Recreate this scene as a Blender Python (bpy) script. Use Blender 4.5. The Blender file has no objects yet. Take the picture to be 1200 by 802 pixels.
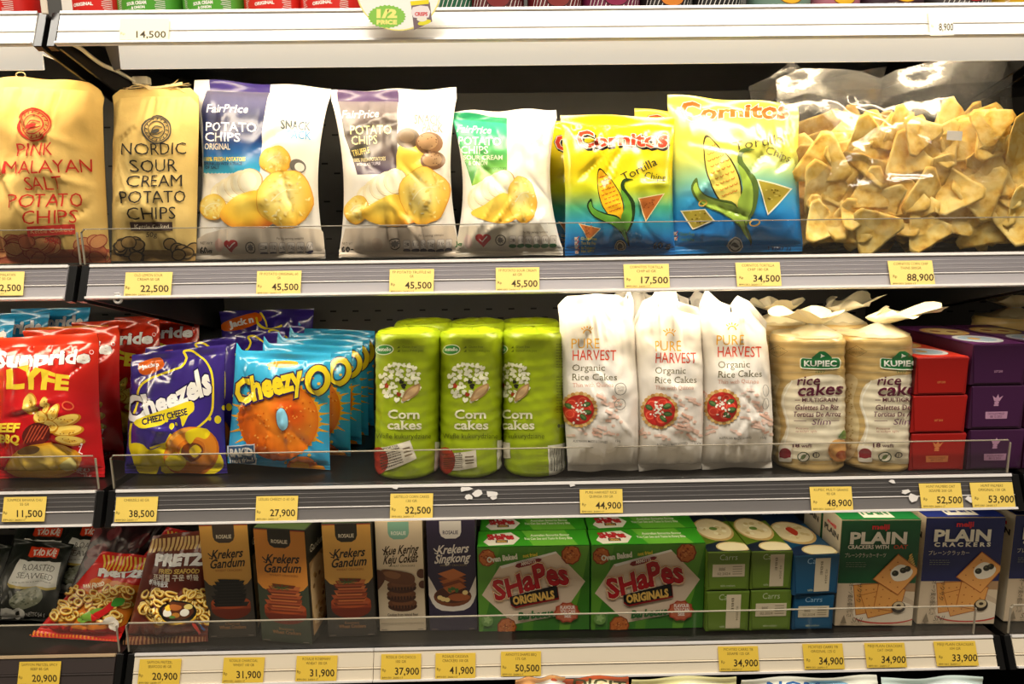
import bpy, bmesh, math, random
import numpy as np
from mathutils import Vector, Matrix, noise
from mathutils.geometry import tessellate_polygon

SC = bpy.context.scene
COL = SC.collection
PI = math.pi

# ------------------------------------------------------------------ camera
IMW, IMH, FOC = 1200.0, 802.0, 770.0
CAM = np.array([-0.0816, -0.808, 1.40])
YAW, PITCH, ROLL = 0.0128, 0.16234, -0.01328
_cy, _sy, _cp, _sp, _cr, _sr = (math.cos(YAW), math.sin(YAW), math.cos(PITCH), math.sin(PITCH), math.cos(ROLL), math.sin(ROLL))
FWD = np.array([_sy * _cp, _cy * _cp, -_sp])
_r0 = np.array([_cy, -_sy, 0.0])
_u0 = np.cross(_r0, FWD)
RGT = _cr * _r0 + _sr * _u0
UPV = -_sr * _r0 + _cr * _u0
cd = bpy.data.cameras.new('camera')
cd.sensor_width = 36.0
cd.lens = FOC / IMW * 36.0
cd.clip_start = 0.02
co = bpy.data.objects.new('camera', cd)
COL.objects.link(co)
co.matrix_world = Matrix(((RGT[0], UPV[0], -FWD[0], CAM[0]), (RGT[1], UPV[1], -FWD[1], CAM[1]), (RGT[2], UPV[2], -FWD[2], CAM[2]), (0, 0, 0, 1)))
SC.camera = co

# ------------------------------------------------------------------ light
SC.view_settings.view_transform = 'Standard'
SC.view_settings.look = 'None'
SC.view_settings.exposure = 0.0
SC.view_settings.gamma = 1.0
SC.view_settings.use_curve_mapping = False
wd = bpy.data.worlds.new('store')
SC.world = wd
wd.use_nodes = True
bg = wd.node_tree.nodes['Background']
bg.inputs[0].default_value = (1.0, 0.83, 0.62, 1)
bg.inputs[1].default_value = 0.11


def area_light(name, loc, target, sx, sy, power, color):
    l = bpy.data.lights.new(name, 'AREA')
    l.shape = 'RECTANGLE'
    l.size, l.size_y, l.energy, l.color = sx, sy, power, color
    o = bpy.data.objects.new(name, l)
    COL.objects.link(o)
    o.location = loc
    d = Vector(target) - Vector(loc)
    o.rotation_euler = d.to_track_quat('-Z', 'Y').to_euler()
    return o


area_light('aisle_light', (0.0, -0.62, 3.0), (0.0, -0.15, 1.2), 3.6, 0.5, 92.0, (1.0, 0.92, 0.80))
LED_POWER = {1: 21.0, 2: 15.0, 3: 3.6}

# ------------------------------------------------------------------ picture rays (only used to measure where things stand)
def rays(p):
    p = np.atleast_2d(np.asarray(p, dtype=float))
    return FWD[None] * FOC + RGT[None] * (p[:, :1] - IMW / 2) - UPV[None] * (p[:, 1:2] - IMH / 2)


def on_plane(p, o, n):
    d = rays(p)
    t = ((np.asarray(o) - CAM) @ np.asarray(n)) / (d @ np.asarray(n))
    return CAM + d * t[:, None]


def at_y(x, y, Y):
    return on_plane([(x, y)], (0, Y, 0), (0, 1, 0))[0]


def at_z(x, y, Z):
    return on_plane([(x, y)], (0, 0, Z), (0, 0, 1))[0]


def proj(P):
    d = np.asarray(P) - CAM
    z = d @ FWD
    return np.stack([IMW / 2 + FOC * (d @ RGT) / z, IMH / 2 - FOC * (d @ UPV) / z], axis=-1)


# ------------------------------------------------------------------ colour and materials
def lin(c):
    if isinstance(c, str):
        c = c.lstrip('#')
        c = tuple(int(c[i:i + 2], 16) / 255 for i in (0, 2, 4))
    return np.array([x / 12.92 if x <= 0.04045 else ((x + 0.055) / 1.055) ** 2.4 for x in c])


MAT = {}


def material(name, color=None, rough=0.5, metal=0.0, spec=0.5, coat=0.0, noise_amt=0.0, noise_scale=60.0, bump=0.0, bump_scale=80.0, emit=0.0, trans=0.0, stretch=None):
    if name in MAT:
        return MAT[name]
    m = bpy.data.materials.new(name)
    m.use_nodes = True
    nt = m.node_tree
    b = nt.nodes['Principled BSDF']
    b.inputs['Roughness'].default_value = rough
    b.inputs['Metallic'].default_value = metal
    b.inputs['Specular IOR Level'].default_value = spec
    b.inputs['Coat Weight'].default_value = coat
    b.inputs['Coat Roughness'].default_value = 0.12
    if color is None:
        src = nt.nodes.new('ShaderNodeAttribute')
        src.attribute_name = 'ink'
    else:
        src = nt.nodes.new('ShaderNodeRGB')
        src.outputs[0].default_value = (*lin(color), 1)
    out = src.outputs[0]
    tc = nt.nodes.new('ShaderNodeTexCoord')
    vec = tc.outputs['Object']
    if stretch:
        mp = nt.nodes.new('ShaderNodeMapping')
        mp.inputs['Scale'].default_value = stretch
        nt.links.new(vec, mp.inputs['Vector'])
        vec = mp.outputs[0]
    if noise_amt:
        n = nt.nodes.new('ShaderNodeTexNoise')
        n.inputs['Scale'].default_value = noise_scale
        n.inputs['Detail'].default_value = 4
        nt.links.new(vec, n.inputs['Vector'])
        r = nt.nodes.new('ShaderNodeMapRange')
        r.inputs['To Min'].default_value = 1 - noise_amt
        r.inputs['To Max'].default_value = 1 + noise_amt
        nt.links.new(n.outputs['Fac'], r.inputs['Value'])
        mx = nt.nodes.new('ShaderNodeVectorMath')
        mx.operation = 'SCALE'
        nt.links.new(out, mx.inputs[0])
        nt.links.new(r.outputs[0], mx.inputs['Scale'])
        out = mx.outputs[0]
    nt.links.new(out, b.inputs['Base Color'])
    if bump:
        n2 = nt.nodes.new('ShaderNodeTexNoise')
        n2.inputs['Scale'].default_value = bump_scale
        n2.inputs['Detail'].default_value = 3
        nt.links.new(vec, n2.inputs['Vector'])
        bp = nt.nodes.new('ShaderNodeBump')
        bp.inputs['Strength'].default_value = bump
        bp.inputs['Distance'].default_value = 0.002
        nt.links.new(n2.outputs['Fac'], bp.inputs['Height'])
        nt.links.new(bp.outputs[0], b.inputs['Normal'])
    if emit:
        nt.links.new(out, b.inputs['Emission Color'])
        b.inputs['Emission Strength'].default_value = emit
    MAT[name] = m
    return m


def clear_material(name, tint, gloss_rough, veil, veil_color, f0=0.045, fmax=0.6, bump=0.0, bump_scale=30):
    """thin clear plastic: mostly see-through, angle-dependent gloss, a little milky veil"""
    m = bpy.data.materials.new(name)
    m.use_nodes = True
    nt = m.node_tree
    nt.nodes.clear()
    out = nt.nodes.new('ShaderNodeOutputMaterial')
    tr = nt.nodes.new('ShaderNodeBsdfTransparent')
    tr.inputs[0].default_value = (*tint, 1)
    df = nt.nodes.new('ShaderNodeBsdfDiffuse')
    df.inputs[0].default_value = (*lin(veil_color), 1)
    gl = nt.nodes.new('ShaderNodeBsdfGlossy')
    gl.inputs['Roughness'].default_value = gloss_rough
    lw = nt.nodes.new('ShaderNodeLayerWeight')
    lw.inputs['Blend'].default_value = 0.5
    pw = nt.nodes.new('ShaderNodeMath'); pw.operation = 'POWER'; pw.inputs[1].default_value = 5.0
    fr = nt.nodes.new('ShaderNodeMapRange')
    fr.inputs['To Min'].default_value = f0
    fr.inputs['To Max'].default_value = fmax
    nt.links.new(lw.outputs['Facing'], pw.inputs[0])
    nt.links.new(pw.outputs[0], fr.inputs['Value'])
    m1 = nt.nodes.new('ShaderNodeMixShader')
    m1.inputs[0].default_value = veil
    m2 = nt.nodes.new('ShaderNodeMixShader')
    nt.links.new(tr.outputs[0], m1.inputs[1])
    nt.links.new(df.outputs[0], m1.inputs[2])
    nt.links.new(fr.outputs[0], m2.inputs[0])
    nt.links.new(m1.outputs[0], m2.inputs[1])
    nt.links.new(gl.outputs[0], m2.inputs[2])
    nt.links.new(m2.outputs[0], out.inputs[0])
    if bump:
        n2 = nt.nodes.new('ShaderNodeTexNoise')
        n2.inputs['Scale'].default_value = bump_scale
        n2.inputs['Detail'].default_value = 4
        bp = nt.nodes.new('ShaderNodeBump')
        bp.inputs['Strength'].default_value = bump
        bp.inputs['Distance'].default_value = 0.004
        tc = nt.nodes.new('ShaderNodeTexCoord')
        nt.links.new(tc.outputs['Object'], n2.inputs['Vector'])
        nt.links.new(n2.outputs['Fac'], bp.inputs['Height'])
        nt.links.new(bp.outputs[0], gl.inputs['Normal'])
        nt.links.new(bp.outputs[0], lw.inputs['Normal'])
    MAT[name] = m
    return m


FILM = material('printed_film', rough=0.32, coat=0.25)
SHINY = material('printed_glossy_film', rough=0.2, coat=0.5, spec=0.6)
MATTE = material('printed_matte_film', rough=0.5)
KRAFT = material('printed_kraft_paper', rough=0.85, spec=0.2, noise_amt=0.10, noise_scale=35, bump=0.25, bump_scale=90)
CARTON = material('printed_carton', rough=0.42, spec=0.4)
LABELM = material('printed_label', rough=0.6, spec=0.3)

# ------------------------------------------------------------------ mesh collector
class MB:
    """collects vertices, faces, ink colours and normals; build() links them as ONE mesh object"""
    def __init__(self):
        self.v, self.n, self.c, self.f, self.m = [], [], [], [], []
        self.nv = 0

    def add(self, pts, nrm, col, faces, mi=0):
        pts = np.asarray(pts, dtype=float).reshape(-1, 3)
        k = len(pts)
        nrm = np.asarray(nrm, dtype=float)
        if nrm.ndim == 1:
            nrm = np.tile(nrm, (k, 1))
        col = np.asarray(col, dtype=float)
        if col.ndim == 1:
            col = np.tile(col, (k, 1))
        self.v.append(pts)
        self.n.append(nrm)
        self.c.append(col)
        b = self.nv
        self.f += [tuple(b + i for i in f) for f in faces]
        self.m += [mi] * len(faces)
        self.nv += k

    def quad(self, p, col, mi=0):
        p = [np.asarray(a, dtype=float) for a in p]
        n = np.cross(p[1] - p[0], p[2] - p[0])
        n = n / (np.linalg.norm(n) + 1e-12)
        self.add(p, n, col, [tuple(range(len(p)))], mi)

    def box(self, lo, hi, col=(1, 1, 1), bev=0.0008, mi=0, M=None):
        """bevelled box, weighted normals"""
        lo, hi = np.asarray(lo, float), np.asarray(hi, float)
        self.hexa([[lo[0], lo[1], lo[2]], [hi[0], lo[1], lo[2]], [hi[0], hi[1], lo[2]], [lo[0], hi[1], lo[2]],
                   [lo[0], lo[1], hi[2]], [hi[0], lo[1], hi[2]], [hi[0], hi[1], hi[2]], [lo[0], hi[1], hi[2]]], col, bev, mi, M)

    def hexa(self, c, col=(1, 1, 1), bev=0.0008, mi=0, M=None):
        """bevelled six-sided solid from eight corners (bottom ring then top ring, counter-clockwise from above)"""
        c = np.asarray(c, float)
        if M is not None:
            c = c @ np.asarray(M)[:3, :3].T + np.asarray(M)[:3, 3]
        F = [(0, 3, 2, 1), (4, 5, 6, 7), (0, 1, 5, 4), (1, 2, 6, 5), (2, 3, 7, 6), (3, 0, 4, 7)]
        cen = c.mean(0)
        P, N, idx, faces = [], [], {}, []
        for fi, f in enumerate(F):
            q = c[list(f)]
            n = np.cross(q[1] - q[0], q[2] - q[0]) + np.cross(q[2] - q[0], q[3] - q[0])
            n /= np.linalg.norm(n) + 1e-12
            for k in range(4):
                a, b, d = q[k], q[(k + 1) % 4], q[(k - 1) % 4]
                e1, e2 = b - a, d - a
                l1, l2 = np.linalg.norm(e1), np.linalg.norm(e2)
                idx[(fi, f[k])] = len(P)
                P.append(a + e1 / l1 * min(bev, l1 * .3) + e2 / l2 * min(bev, l2 * .3))
                N.append(n)
            faces.append(tuple(idx[(fi, k)] for k in f))
        edges = {}
        for fi, f in enumerate(F):
            for k in range(4):
                edges.setdefault(tuple(sorted((f[k], f[(k + 1) % 4]))), []).append((fi, f[k], f[(k + 1) % 4]))
        for (f1, a, b), (f2, _a, _b) in edges.values():
            faces.append((idx[(f1, b)], idx[(f1, a)], idx[(f2, a)], idx[(f2, b)]))
        for vtx in range(8):
            t = [idx[(fi, vtx)] for fi, f in enumerate(F) if vtx in f]
            p = [P[i] for i in t]
            if np.dot(np.cross(p[1] - p[0], p[2] - p[0]), c[vtx] - cen) < 0:
                t = t[::-1]
            faces.append(tuple(t))
        self.add(P, N, col, faces, mi)

    def lathe(self, prof, n=40, cols=None, col=(1, 1, 1), c=(0, 0, 0), mi=0, sharp=True):
        """prof: (r, z) from bottom to top, each segment shaded as its own band"""
        for k in range(len(prof) - 1):
            (r0, z0), (r1, z1) = prof[k], prof[k + 1]
            nr, nz = z1 - z0, r0 - r1
            L = math.hypot(nr, nz) or 1
            P, N = [], []
            for i in range(n):
                a = 2 * PI * i / n
                ca, sa = math.cos(a), math.sin(a)
                P += [(c[0] + r0 * ca, c[1] + r0 * sa, c[2] + z0), (c[0] + r1 * ca, c[1] + r1 * sa, c[2] + z1)]
                N += [(ca * nr / L, sa * nr / L, nz / L)] * 2
            fs = [(2 * i, 2 * ((i + 1) % n), 2 * ((i + 1) % n) + 1, 2 * i + 1) for i in range(n)]
            self.add(P, N, cols[k] if cols else col, fs, mi)

    def tube(self, pts, r, n=10, col=(1, 1, 1), mi=0, cap=True):
        pts = [np.asarray(p, float) for p in pts]
        rr = r if hasattr(r, '__len__') else [r] * len(pts)
        up = np.array([0.123, 0.31, 0.94])
        P, N = [], []
        for i, p in enumerate(pts):
            t = pts[min(i + 1, len(pts) - 1)] - pts[max(i - 1, 0)]
            t = t / (np.linalg.norm(t) + 1e-12)
            a = np.cross(t, up); a /= np.linalg.norm(a) + 1e-12
            b = np.cross(t, a)
            for k in range(n):
                w = 2 * PI * k / n
                d = a * math.cos(w) + b * math.sin(w)
                P.append(p + d * rr[i]); N.append(d)
        fs = []
        for i in range(len(pts) - 1):
            for k in range(n):
                fs.append((i * n + k, i * n + (k + 1) % n, (i + 1) * n + (k + 1) % n, (i + 1) * n + k))
        if cap:
            fs += [tuple(range(n))[::-1], tuple((len(pts) - 1) * n + k for k in range(n))]
        self.add(P, N, col, fs, mi)

    def build(self, name, mats, parent=None, loc=None):
        me = bpy.data.meshes.new(name)
        v = np.concatenate(self.v)
        if loc is not None:
            v = v - np.asarray(loc)
        nf = len(self.f)
        ls = np.fromiter((len(f) for f in self.f), dtype=np.int32, count=nf)
        li = np.fromiter((i for f in self.f for i in f), dtype=np.int32, count=int(ls.sum()))
        me.vertices.add(len(v)); me.vertices.foreach_set('co', v.astype(np.float32).ravel())
        me.loops.add(len(li)); me.loops.foreach_set('vertex_index', li)
        me.polygons.add(nf)
        st = np.zeros(nf, dtype=np.int32); st[1:] = np.cumsum(ls)[:-1]
        me.polygons.foreach_set('loop_start', st)
        me.polygons.foreach_set('material_index', np.array(self.m, dtype=np.int32))
        me.update(calc_edges=True)
        at = me.color_attributes.new('ink', 'FLOAT_COLOR', 'POINT')
        c = np.concatenate(self.c)
        c4 = np.ones((len(c), 4), dtype=np.float32); c4[:, :3] = c
        at.data.foreach_set('color', c4.ravel())
        for m in (mats if isinstance(mats, (list, tuple)) else [mats]):
            me.materials.append(m)
        n = np.concatenate(self.n)
        me.polygons.foreach_set('use_smooth', np.ones(nf, dtype=bool))
        me.normals_split_custom_set_from_vertices(n.tolist())
        o = bpy.data.objects.new(name, me)
        COL.objects.link(o)
        if parent is not None:
            o.parent = parent
        elif loc is not None:
            o.location = loc
        return o


def thing(name, label, cat, loc=(0, 0, 0), rotz=0.0, group=None):
    o = bpy.data.objects.new(name, None)
    o.empty_display_size = 0.03
    COL.objects.link(o)
    o.location = loc
    o.rotation_euler = (0, 0, rotz)
    o['label'] = label
    o['category'] = cat
    if group:
        o['group'] = group
    return o


def tag(o, label, cat, group=None):
    o['label'] = label
    o['category'] = cat
    if group:
        o['group'] = group
    return o


def dup(root, label, off=(0, 0, 0), rotz=0.0, group=None):
    """a copy of a thing with copies of its parts and sub-parts, moved by off"""
    r = root.copy()
    COL.objects.link(r)
    r.location = Vector(root.location) + Vector(off)
    r.rotation_euler = (0, 0, root.rotation_euler.z + rotz)
    r['label'] = label
    if group:
        r['group'] = group
    for ch in list(root.children):
        c = ch.copy(); COL.objects.link(c); c.parent = r
        for g in list(ch.children):
            d = g.copy(); COL.objects.link(d); d.parent = c
    return r


# ------------------------------------------------------------------ printed artwork (flat polygons laid onto a surface)
_glyph = {}


def glyphs(s, bold, res):
    key = (s, bold, res)
    if key not in _glyph:
        cu = bpy.data.curves.new('lettering', 'FONT')
        cu.body = s
        cu.size = 1.0
        cu.offset = bold
        cu.resolution_u = res
        ob = bpy.data.objects.new('lettering', cu)
        me = ob.to_mesh()
        v = np.array([(a.co.x, a.co.y) for a in me.vertices]) if len(me.vertices) else np.zeros((0, 2))
        f = [tuple(p.vertices) for p in me.polygons]
        ob.to_mesh_clear()
        bpy.data.objects.remove(ob)
        bpy.data.curves.remove(cu)
        _glyph[key] = (v, f)
    return _glyph[key]


CAPH = 0.682


def serif_marks(v, f):
    """slab serifs on every straight stem end of a word"""
    cnt = {}
    for t in f:
        for k in range(len(t)):
            e = tuple(sorted((t[k], t[(k + 1) % len(t)])))
            cnt[e] = cnt.get(e, 0) + 1
    out = []
    for (a, b), n in cnt.items():
        if n == 1 and abs(v[a][1] - v[b][1]) < 1e-4:
            L = abs(v[a][0] - v[b][0])
            y = v[a][1]
            if 0.05 < L < 0.15 and (abs(y) < 0.02 or y > 0.45):
                x = (v[a][0] + v[b][0]) / 2
                w = L * 1.05
                y0, y1 = (y, y + .055) if y < 0.02 else (y - .055, y)
                out.append(((x - w, y0), (x + w, y0), (x + w, y1), (x - w, y1)))
    return out


class Art:
    """artwork in the pixel frame of the photograph; polys are convex"""
    def __init__(self):
        self.e = []

    def _put(self, polys, col):
        if polys:
            self.e.append((polys, col if callable(col) else lin(col)))
        return self

    def poly(self, pts, col, smooth=0):
        if smooth:
            pts = spline(pts, smooth)
        tri = tessellate_polygon([[Vector((p[0], p[1], 0)) for p in pts]])
        return self._put([[pts[i] for i in t] for t in tri], col)

    def rect(self, x0, y0, x1, y1, col, rot=0.0, r=0.0):
        cx, cy = (x0 + x1) / 2, (y0 + y1) / 2
        if r:
            pts = []
            for (sx, sy, a0) in ((1, 1, 0), (-1, 1, 90), (-1, -1, 180), (1, -1, 270)):
                for k in range(4):
                    a = math.radians(a0 + 30 * k)
                    pts.append(((x1 - r if sx > 0 else x0 + r) + r * math.cos(a), (y1 - r if sy > 0 else y0 + r) + r * math.sin(a)))
        else:
            pts = [(x0, y0), (x1, y0), (x1, y1), (x0, y1)]
        if rot:
            pts = [rotp(p, (cx, cy), rot) for p in pts]
        return self._put([pts], col)

    def ell(self, cx, cy, rx, ry, col, rot=0.0, n=20, a0=0.0, a1=360.0):
        pts = [(cx + rx * math.cos(math.radians(a0 + (a1 - a0) * k / n)), cy + ry * math.sin(math.radians(a0 + (a1 - a0) * k / n))) for k in range(n + (a1 - a0 < 360))]
        if rot:
            pts = [rotp(p, (cx, cy), rot) for p in pts]
        return self._put([pts], col)

    def ring(self, cx, cy, rx, ry, w, col, n=24, a0=0.0, a1=360.0, rot=0.0):
        pl = []
        for k in range(n):
            q = []
            for (kk, s) in ((k, 0), (k + 1, 0), (k + 1, 1), (k, 1)):
                a = math.radians(a0 + (a1 - a0) * kk / n)
                q.append((cx + (rx - s * w) * math.cos(a), cy + (ry - s * w) * math.sin(a)))
            if rot:
                q = [rotp(p, (cx, cy), rot) for p in q]
            pl.append(q)
        return self._put(pl, col)

    def line(self, pts, w, col, smooth=0, taper=False):
        if smooth:
            pts = spline(pts, smooth, False)
        L, R = [], []
        for i, p in enumerate(pts):
            a, b = pts[max(i - 1, 0)], pts[min(i + 1, len(pts) - 1)]
            dx, dy = b[0] - a[0], b[1] - a[1]
            l = math.hypot(dx, dy) or 1
            ww = w / 2 * (1 - .85 * i / max(1, len(pts) - 1) if taper else 1)
            L.append((p[0] - dy / l * ww, p[1] + dx / l * ww))
            R.append((p[0] + dy / l * ww, p[1] - dx / l * ww))
        return self._put([[L[i], L[i + 1], R[i + 1], R[i]] for i in range(len(pts) - 1)], col)

    def star(self, cx, cy, r0, r1, n, col, ry=1.0):
        pts = [(cx + (r0 if k % 2 else r1) * math.cos(PI * k / n), cy + ry * (r0 if k % 2 else r1) * math.sin(PI * k / n)) for k in range(2 * n)]
        return self._put([[(cx, cy), pts[k], pts[(k + 1) % (2 * n)]] for k in range(2 * n)], col)

    def text(self, s, x, y, h, col, w=None, bold=0.0, shear=0.0, rot=0.0, al='c', out=(), warp=None, res=2, slab=False, shadow=None):
        """baseline at y, cap height h, fitted to width w; out: [(extra weight, colour), ...] outlines from the widest inwards"""
        v0, _f = glyphs(s, bold, res)
        if not len(v0):
            return self
        k = h / CAPH
        x0, x1 = v0[:, 0].min(), v0[:, 0].max()
        kx = w / (x1 - x0) if w else k
        sx = x - (0.5 * (x1 - x0) * kx if al == 'c' else (x1 - x0) * kx if al == 'r' else 0)
        layers = [(b, c, 0, 0) for b, c in out] + [(0.0, col, 0, 0)]
        if shadow:
            layers = [(shadow[0], shadow[1], shadow[2], shadow[3])] + layers
        for b, c, ox, oy in layers:
            v, f = glyphs(s, bold + b, res)
            if slab:
                q = serif_marks(v, f)
            else:
                q = []
            P = np.array(v)
            polys = [[P[i] for i in t] for t in f] + [[np.array(p) for p in t] for t in q]
            res_p = []
            for t in polys:
                o = []
                for p in t:
                    px, py = (p[0] - x0) * kx + p[1] * shear * k, -p[1] * k
                    if warp:
                        px, py = warp(px / max(1e-6, (x1 - x0) * kx), px, py)
                    X, Y = sx + px + ox, y + py + oy
                    if rot:
                        X, Y = rotp((X, Y), (x, y), rot)
                    o.append((X, Y))
                res_p.append(o)
            self._put(res_p, c)
        return self

    def moved(self, fn):
        a = Art()
        a.e = [([[fn(p) for p in pl] for pl in polys], col) for polys, col in self.e]
        return a


def rotp(p, c, deg):
    a = math.radians(deg)
    dx, dy = p[0] - c[0], p[1] - c[1]
    return (c[0] + dx * math.cos(a) - dy * math.sin(a), c[1] + dx * math.sin(a) + dy * math.cos(a))


def spline(pts, n=4, closed=True):
    m = len(pts)
    out = []
    rng = range(m) if closed else range(m - 1)
    for i in rng:
        if closed:
            p0, p1, p2, p3 = pts[(i - 1) % m], pts[i], pts[(i + 1) % m], pts[(i + 2) % m]
        else:
            p0, p1, p2, p3 = pts[max(i - 1, 0)], pts[i], pts[i + 1], pts[min(i + 2, m - 1)]
        for k in range(n):
            t = k / n
            out.append(tuple(0.5 * ((2 * p1[d]) + (-p0[d] + p2[d]) * t + (2 * p0[d] - 5 * p1[d] + 4 * p2[d] - p3[d]) * t * t + (-p0[d] + 3 * p1[d] - 3 * p2[d] + p3[d]) * t ** 3) for d in range(2)))
    if not closed:
        out.append(tuple(pts[-1]))
    return out


def vgrad(stops):
    """colour printed as a blend down the pack: [(y, colour), ...]"""
    ys = np.array([s[0] for s in stops], float)
    cs = np.array([lin(s[1]) for s in stops])
    return lambda P: np.stack([np.interp(P[:, 1], ys, cs[:, i]) for i in range(3)], axis=1)


def rgrad(cx, cy, rx, ry, stops):
    """colour printed as a blend outwards from (cx, cy): [(0..1, colour), ...]"""
    rs = np.array([s[0] for s in stops], float)
    cs = np.array([lin(s[1]) for s in stops])
    def g(P):
        d = np.hypot((P[:, 0] - cx) / rx, (P[:, 1] - cy) / ry)
        return np.stack([np.interp(d, rs, cs[:, i]) for i in range(3)], axis=1)
    return g


def homography(src, dst):
    A, b = [], []
    for (x, y), (u, v) in zip(src, dst):
        A.append([x, y, 1, 0, 0, 0, -u * x, -u * y]); b.append(u)
        A.append([0, 0, 0, x, y, 1, -v * x, -v * y]); b.append(v)
    h = np.append(np.linalg.solve(np.array(A, float), np.array(b, float)), 1).reshape(3, 3)
    def f(P):
        P = np.asarray(P, float)
        q = np.c_[P, np.ones(len(P))] @ h.T
        return q[:, :2] / q[:, 2:]
    return f


def split_polys(polys, f, eps=1e-7):
    out = []
    for pl in polys:
        vals = [f(p) for p in pl]
        lo, hi = min(vals), max(vals)
        k = math.ceil(lo + eps)
        cur, cv = pl, vals
        while k < hi - eps:
            A, B, va, vb = [], [], [], []
            n = len(cur)
            for i in range(n):
                p, q, a, b = cur[i], cur[(i + 1) % n], cv[i] - k, cv[(i + 1) % n] - k
                if a <= 0:
                    A.append(p); va.append(cv[i])
                if a >= 0:
                    B.append(p); vb.append(cv[i])
                if (a < 0 < b) or (b < 0 < a):
                    t = a / (a - b)
                    m = (p[0] + (q[0] - p[0]) * t, p[1] + (q[1] - p[1]) * t)
                    A.append(m); B.append(m); va.append(k); vb.append(k)
            if len(A) > 2:
                out.append(A)
            cur, cv = B, vb
            k += 1
            if len(cur) < 3:
                break
        if len(cur) > 2:
            out.append(cur)
    return out


class Patch:
    """a surface given by a grid of points; v runs upwards, u to the viewer's right, normals outwards"""
    def __init__(self, P, flip=False):
        self.P = np.asarray(P, float)            # (nv+1, nu+1, 3)
        self.nv, self.nu = self.P.shape[0] - 1, self.P.shape[1] - 1
        du = np.gradient(self.P, axis=1)
        dv = np.gradient(self.P, axis=0)
        n = np.cross(du, dv)
        n /= np.linalg.norm(n, axis=2, keepdims=True) + 1e-12
        self.N = -n if flip else n

    def base(self, mb, col, mi=0):
        """col: one colour or fn(u, v arrays) -> colours"""
        nv, nu = self.nv, self.nu
        if callable(col):
            U, V = np.meshgrid(np.linspace(0, 1, nu + 1), np.linspace(0, 1, nv + 1))
            c = col(U.ravel(), V.ravel())
        else:
            c = lin(col)
        fs = []
        for j in range(nv):
            for i in range(nu):
                a = j * (nu + 1) + i
                fs += [(a, a + 1, a + nu + 1), (a + 1, a + nu + 2, a + nu + 1)]
        mb.add(self.P.reshape(-1, 3), self.N.reshape(-1, 3), c, fs, mi)

    def at(self, S, T):
        i = np.clip(np.floor(S + 1e-9).astype(int), 0, self.nu - 1)
        j = np.clip(np.floor(T + 1e-9).astype(int), 0, self.nv - 1)
        a, b = S - i, T - j
        up = (a + b) > 1.0
        def ip(G):
            p00, p10, p01, p11 = G[j, i], G[j, i + 1], G[j + 1, i], G[j + 1, i + 1]
            A, B = a[:, None], b[:, None]
            lo = p00 + (p10 - p00) * A + (p01 - p00) * B
            hi = p11 + (p01 - p11) * (1 - A) + (p10 - p11) * (1 - B)
            return np.where(up[:, None], hi, lo)
        return ip(self.P), ip(self.N)

    def print(self, mb, art, to_uv, lift=0.00006, step=0.00002, mi=0, v0=0.0, v1=1.0):
        """lay artwork on; to_uv maps art points to the whole surface's (u, v), this patch holding v0..v1 of it"""
        nu, nv = self.nu, self.nv
        flat = nu == 1 and nv == 1
        for polys, col in art.e:
            cnt = [len(p) for p in polys]
            flatp = np.array([q for p in polys for q in p], float)
            uv = to_uv(flatp)
            uv[:, 1] = (uv[:, 1] - v0) / (v1 - v0)
            cl = col(flatp) if callable(col) else None
            lift += step
            if uv[:, 0].max() < 0 or uv[:, 0].min() > 1 or uv[:, 1].max() < 0 or uv[:, 1].min() > 1:
                continue
            st = uv * (nu, nv)
            pl, k = [], 0
            for n in cnt:
                pl.append([tuple(q) for q in st[k:k + n]]); k += n
            if not flat:
                pl = split_polys(pl, lambda p: p[0])
                pl = split_polys(pl, lambda p: p[1])
                pl = split_polys(pl, lambda p: p[0] + p[1])
            else:
                if uv.min() < -1e-4 or uv.max() > 1.0001:
                    pl = split_polys(split_polys(pl, lambda p: p[0]), lambda p: p[1])
            keep = []
            for p in pl:
                cx = sum(q[0] for q in p) / len(p); cy = sum(q[1] for q in p) / len(p)
                if 0 <= cx <= nu and 0 <= cy <= nv:
                    keep.append(p)
            if not keep:
                continue
            ST = np.array([q for p in keep for q in p])
            S, T = np.clip(ST[:, 0], 0, nu), np.clip(ST[:, 1], 0, nv)
            # sample each piece slightly inside its own triangle so that seams stay exact
            X, N = self.at(S, T)
            X = X + N * lift
            fs, k, areas = [], 0, []
            for p in keep:
                n = len(p)
                ar = sum(p[i][0] * p[(i + 1) % n][1] - p[(i + 1) % n][0] * p[i][1] for i in range(n))
                fs.append(tuple(range(k, k + n)) if ar > 0 else tuple(range(k + n - 1, k - 1, -1)))
                k += n
            if cl is not None:
                # colour of cut points: evaluate through the inverse of the map by nearest original point blend
                inv = self._inv(flatp, uv)
                c = col(inv(np.c_[ST[:, 0] / nu, ST[:, 1] / nv]))
            else:
                c = col
            mb.add(X, N, c, fs, mi)

    @staticmethod
    def _inv(P, uv):
        """affine-plus-quadratic fit from uv back to art points (for printed colour blends)"""
        u, v = uv[:, 0], uv[:, 1]
        def B(u, v):
            return np.stack([np.ones_like(u), u, v], axis=1)
        if len(P) >= 12:
            B = lambda u, v: np.stack([np.ones_like(u), u, v, u * v, u * u, v * v], axis=1)
        c = np.linalg.lstsq(B(u, v), P, rcond=1e-6)[0]
        return lambda q: B(q[:, 0], q[:, 1]) @ c

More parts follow.
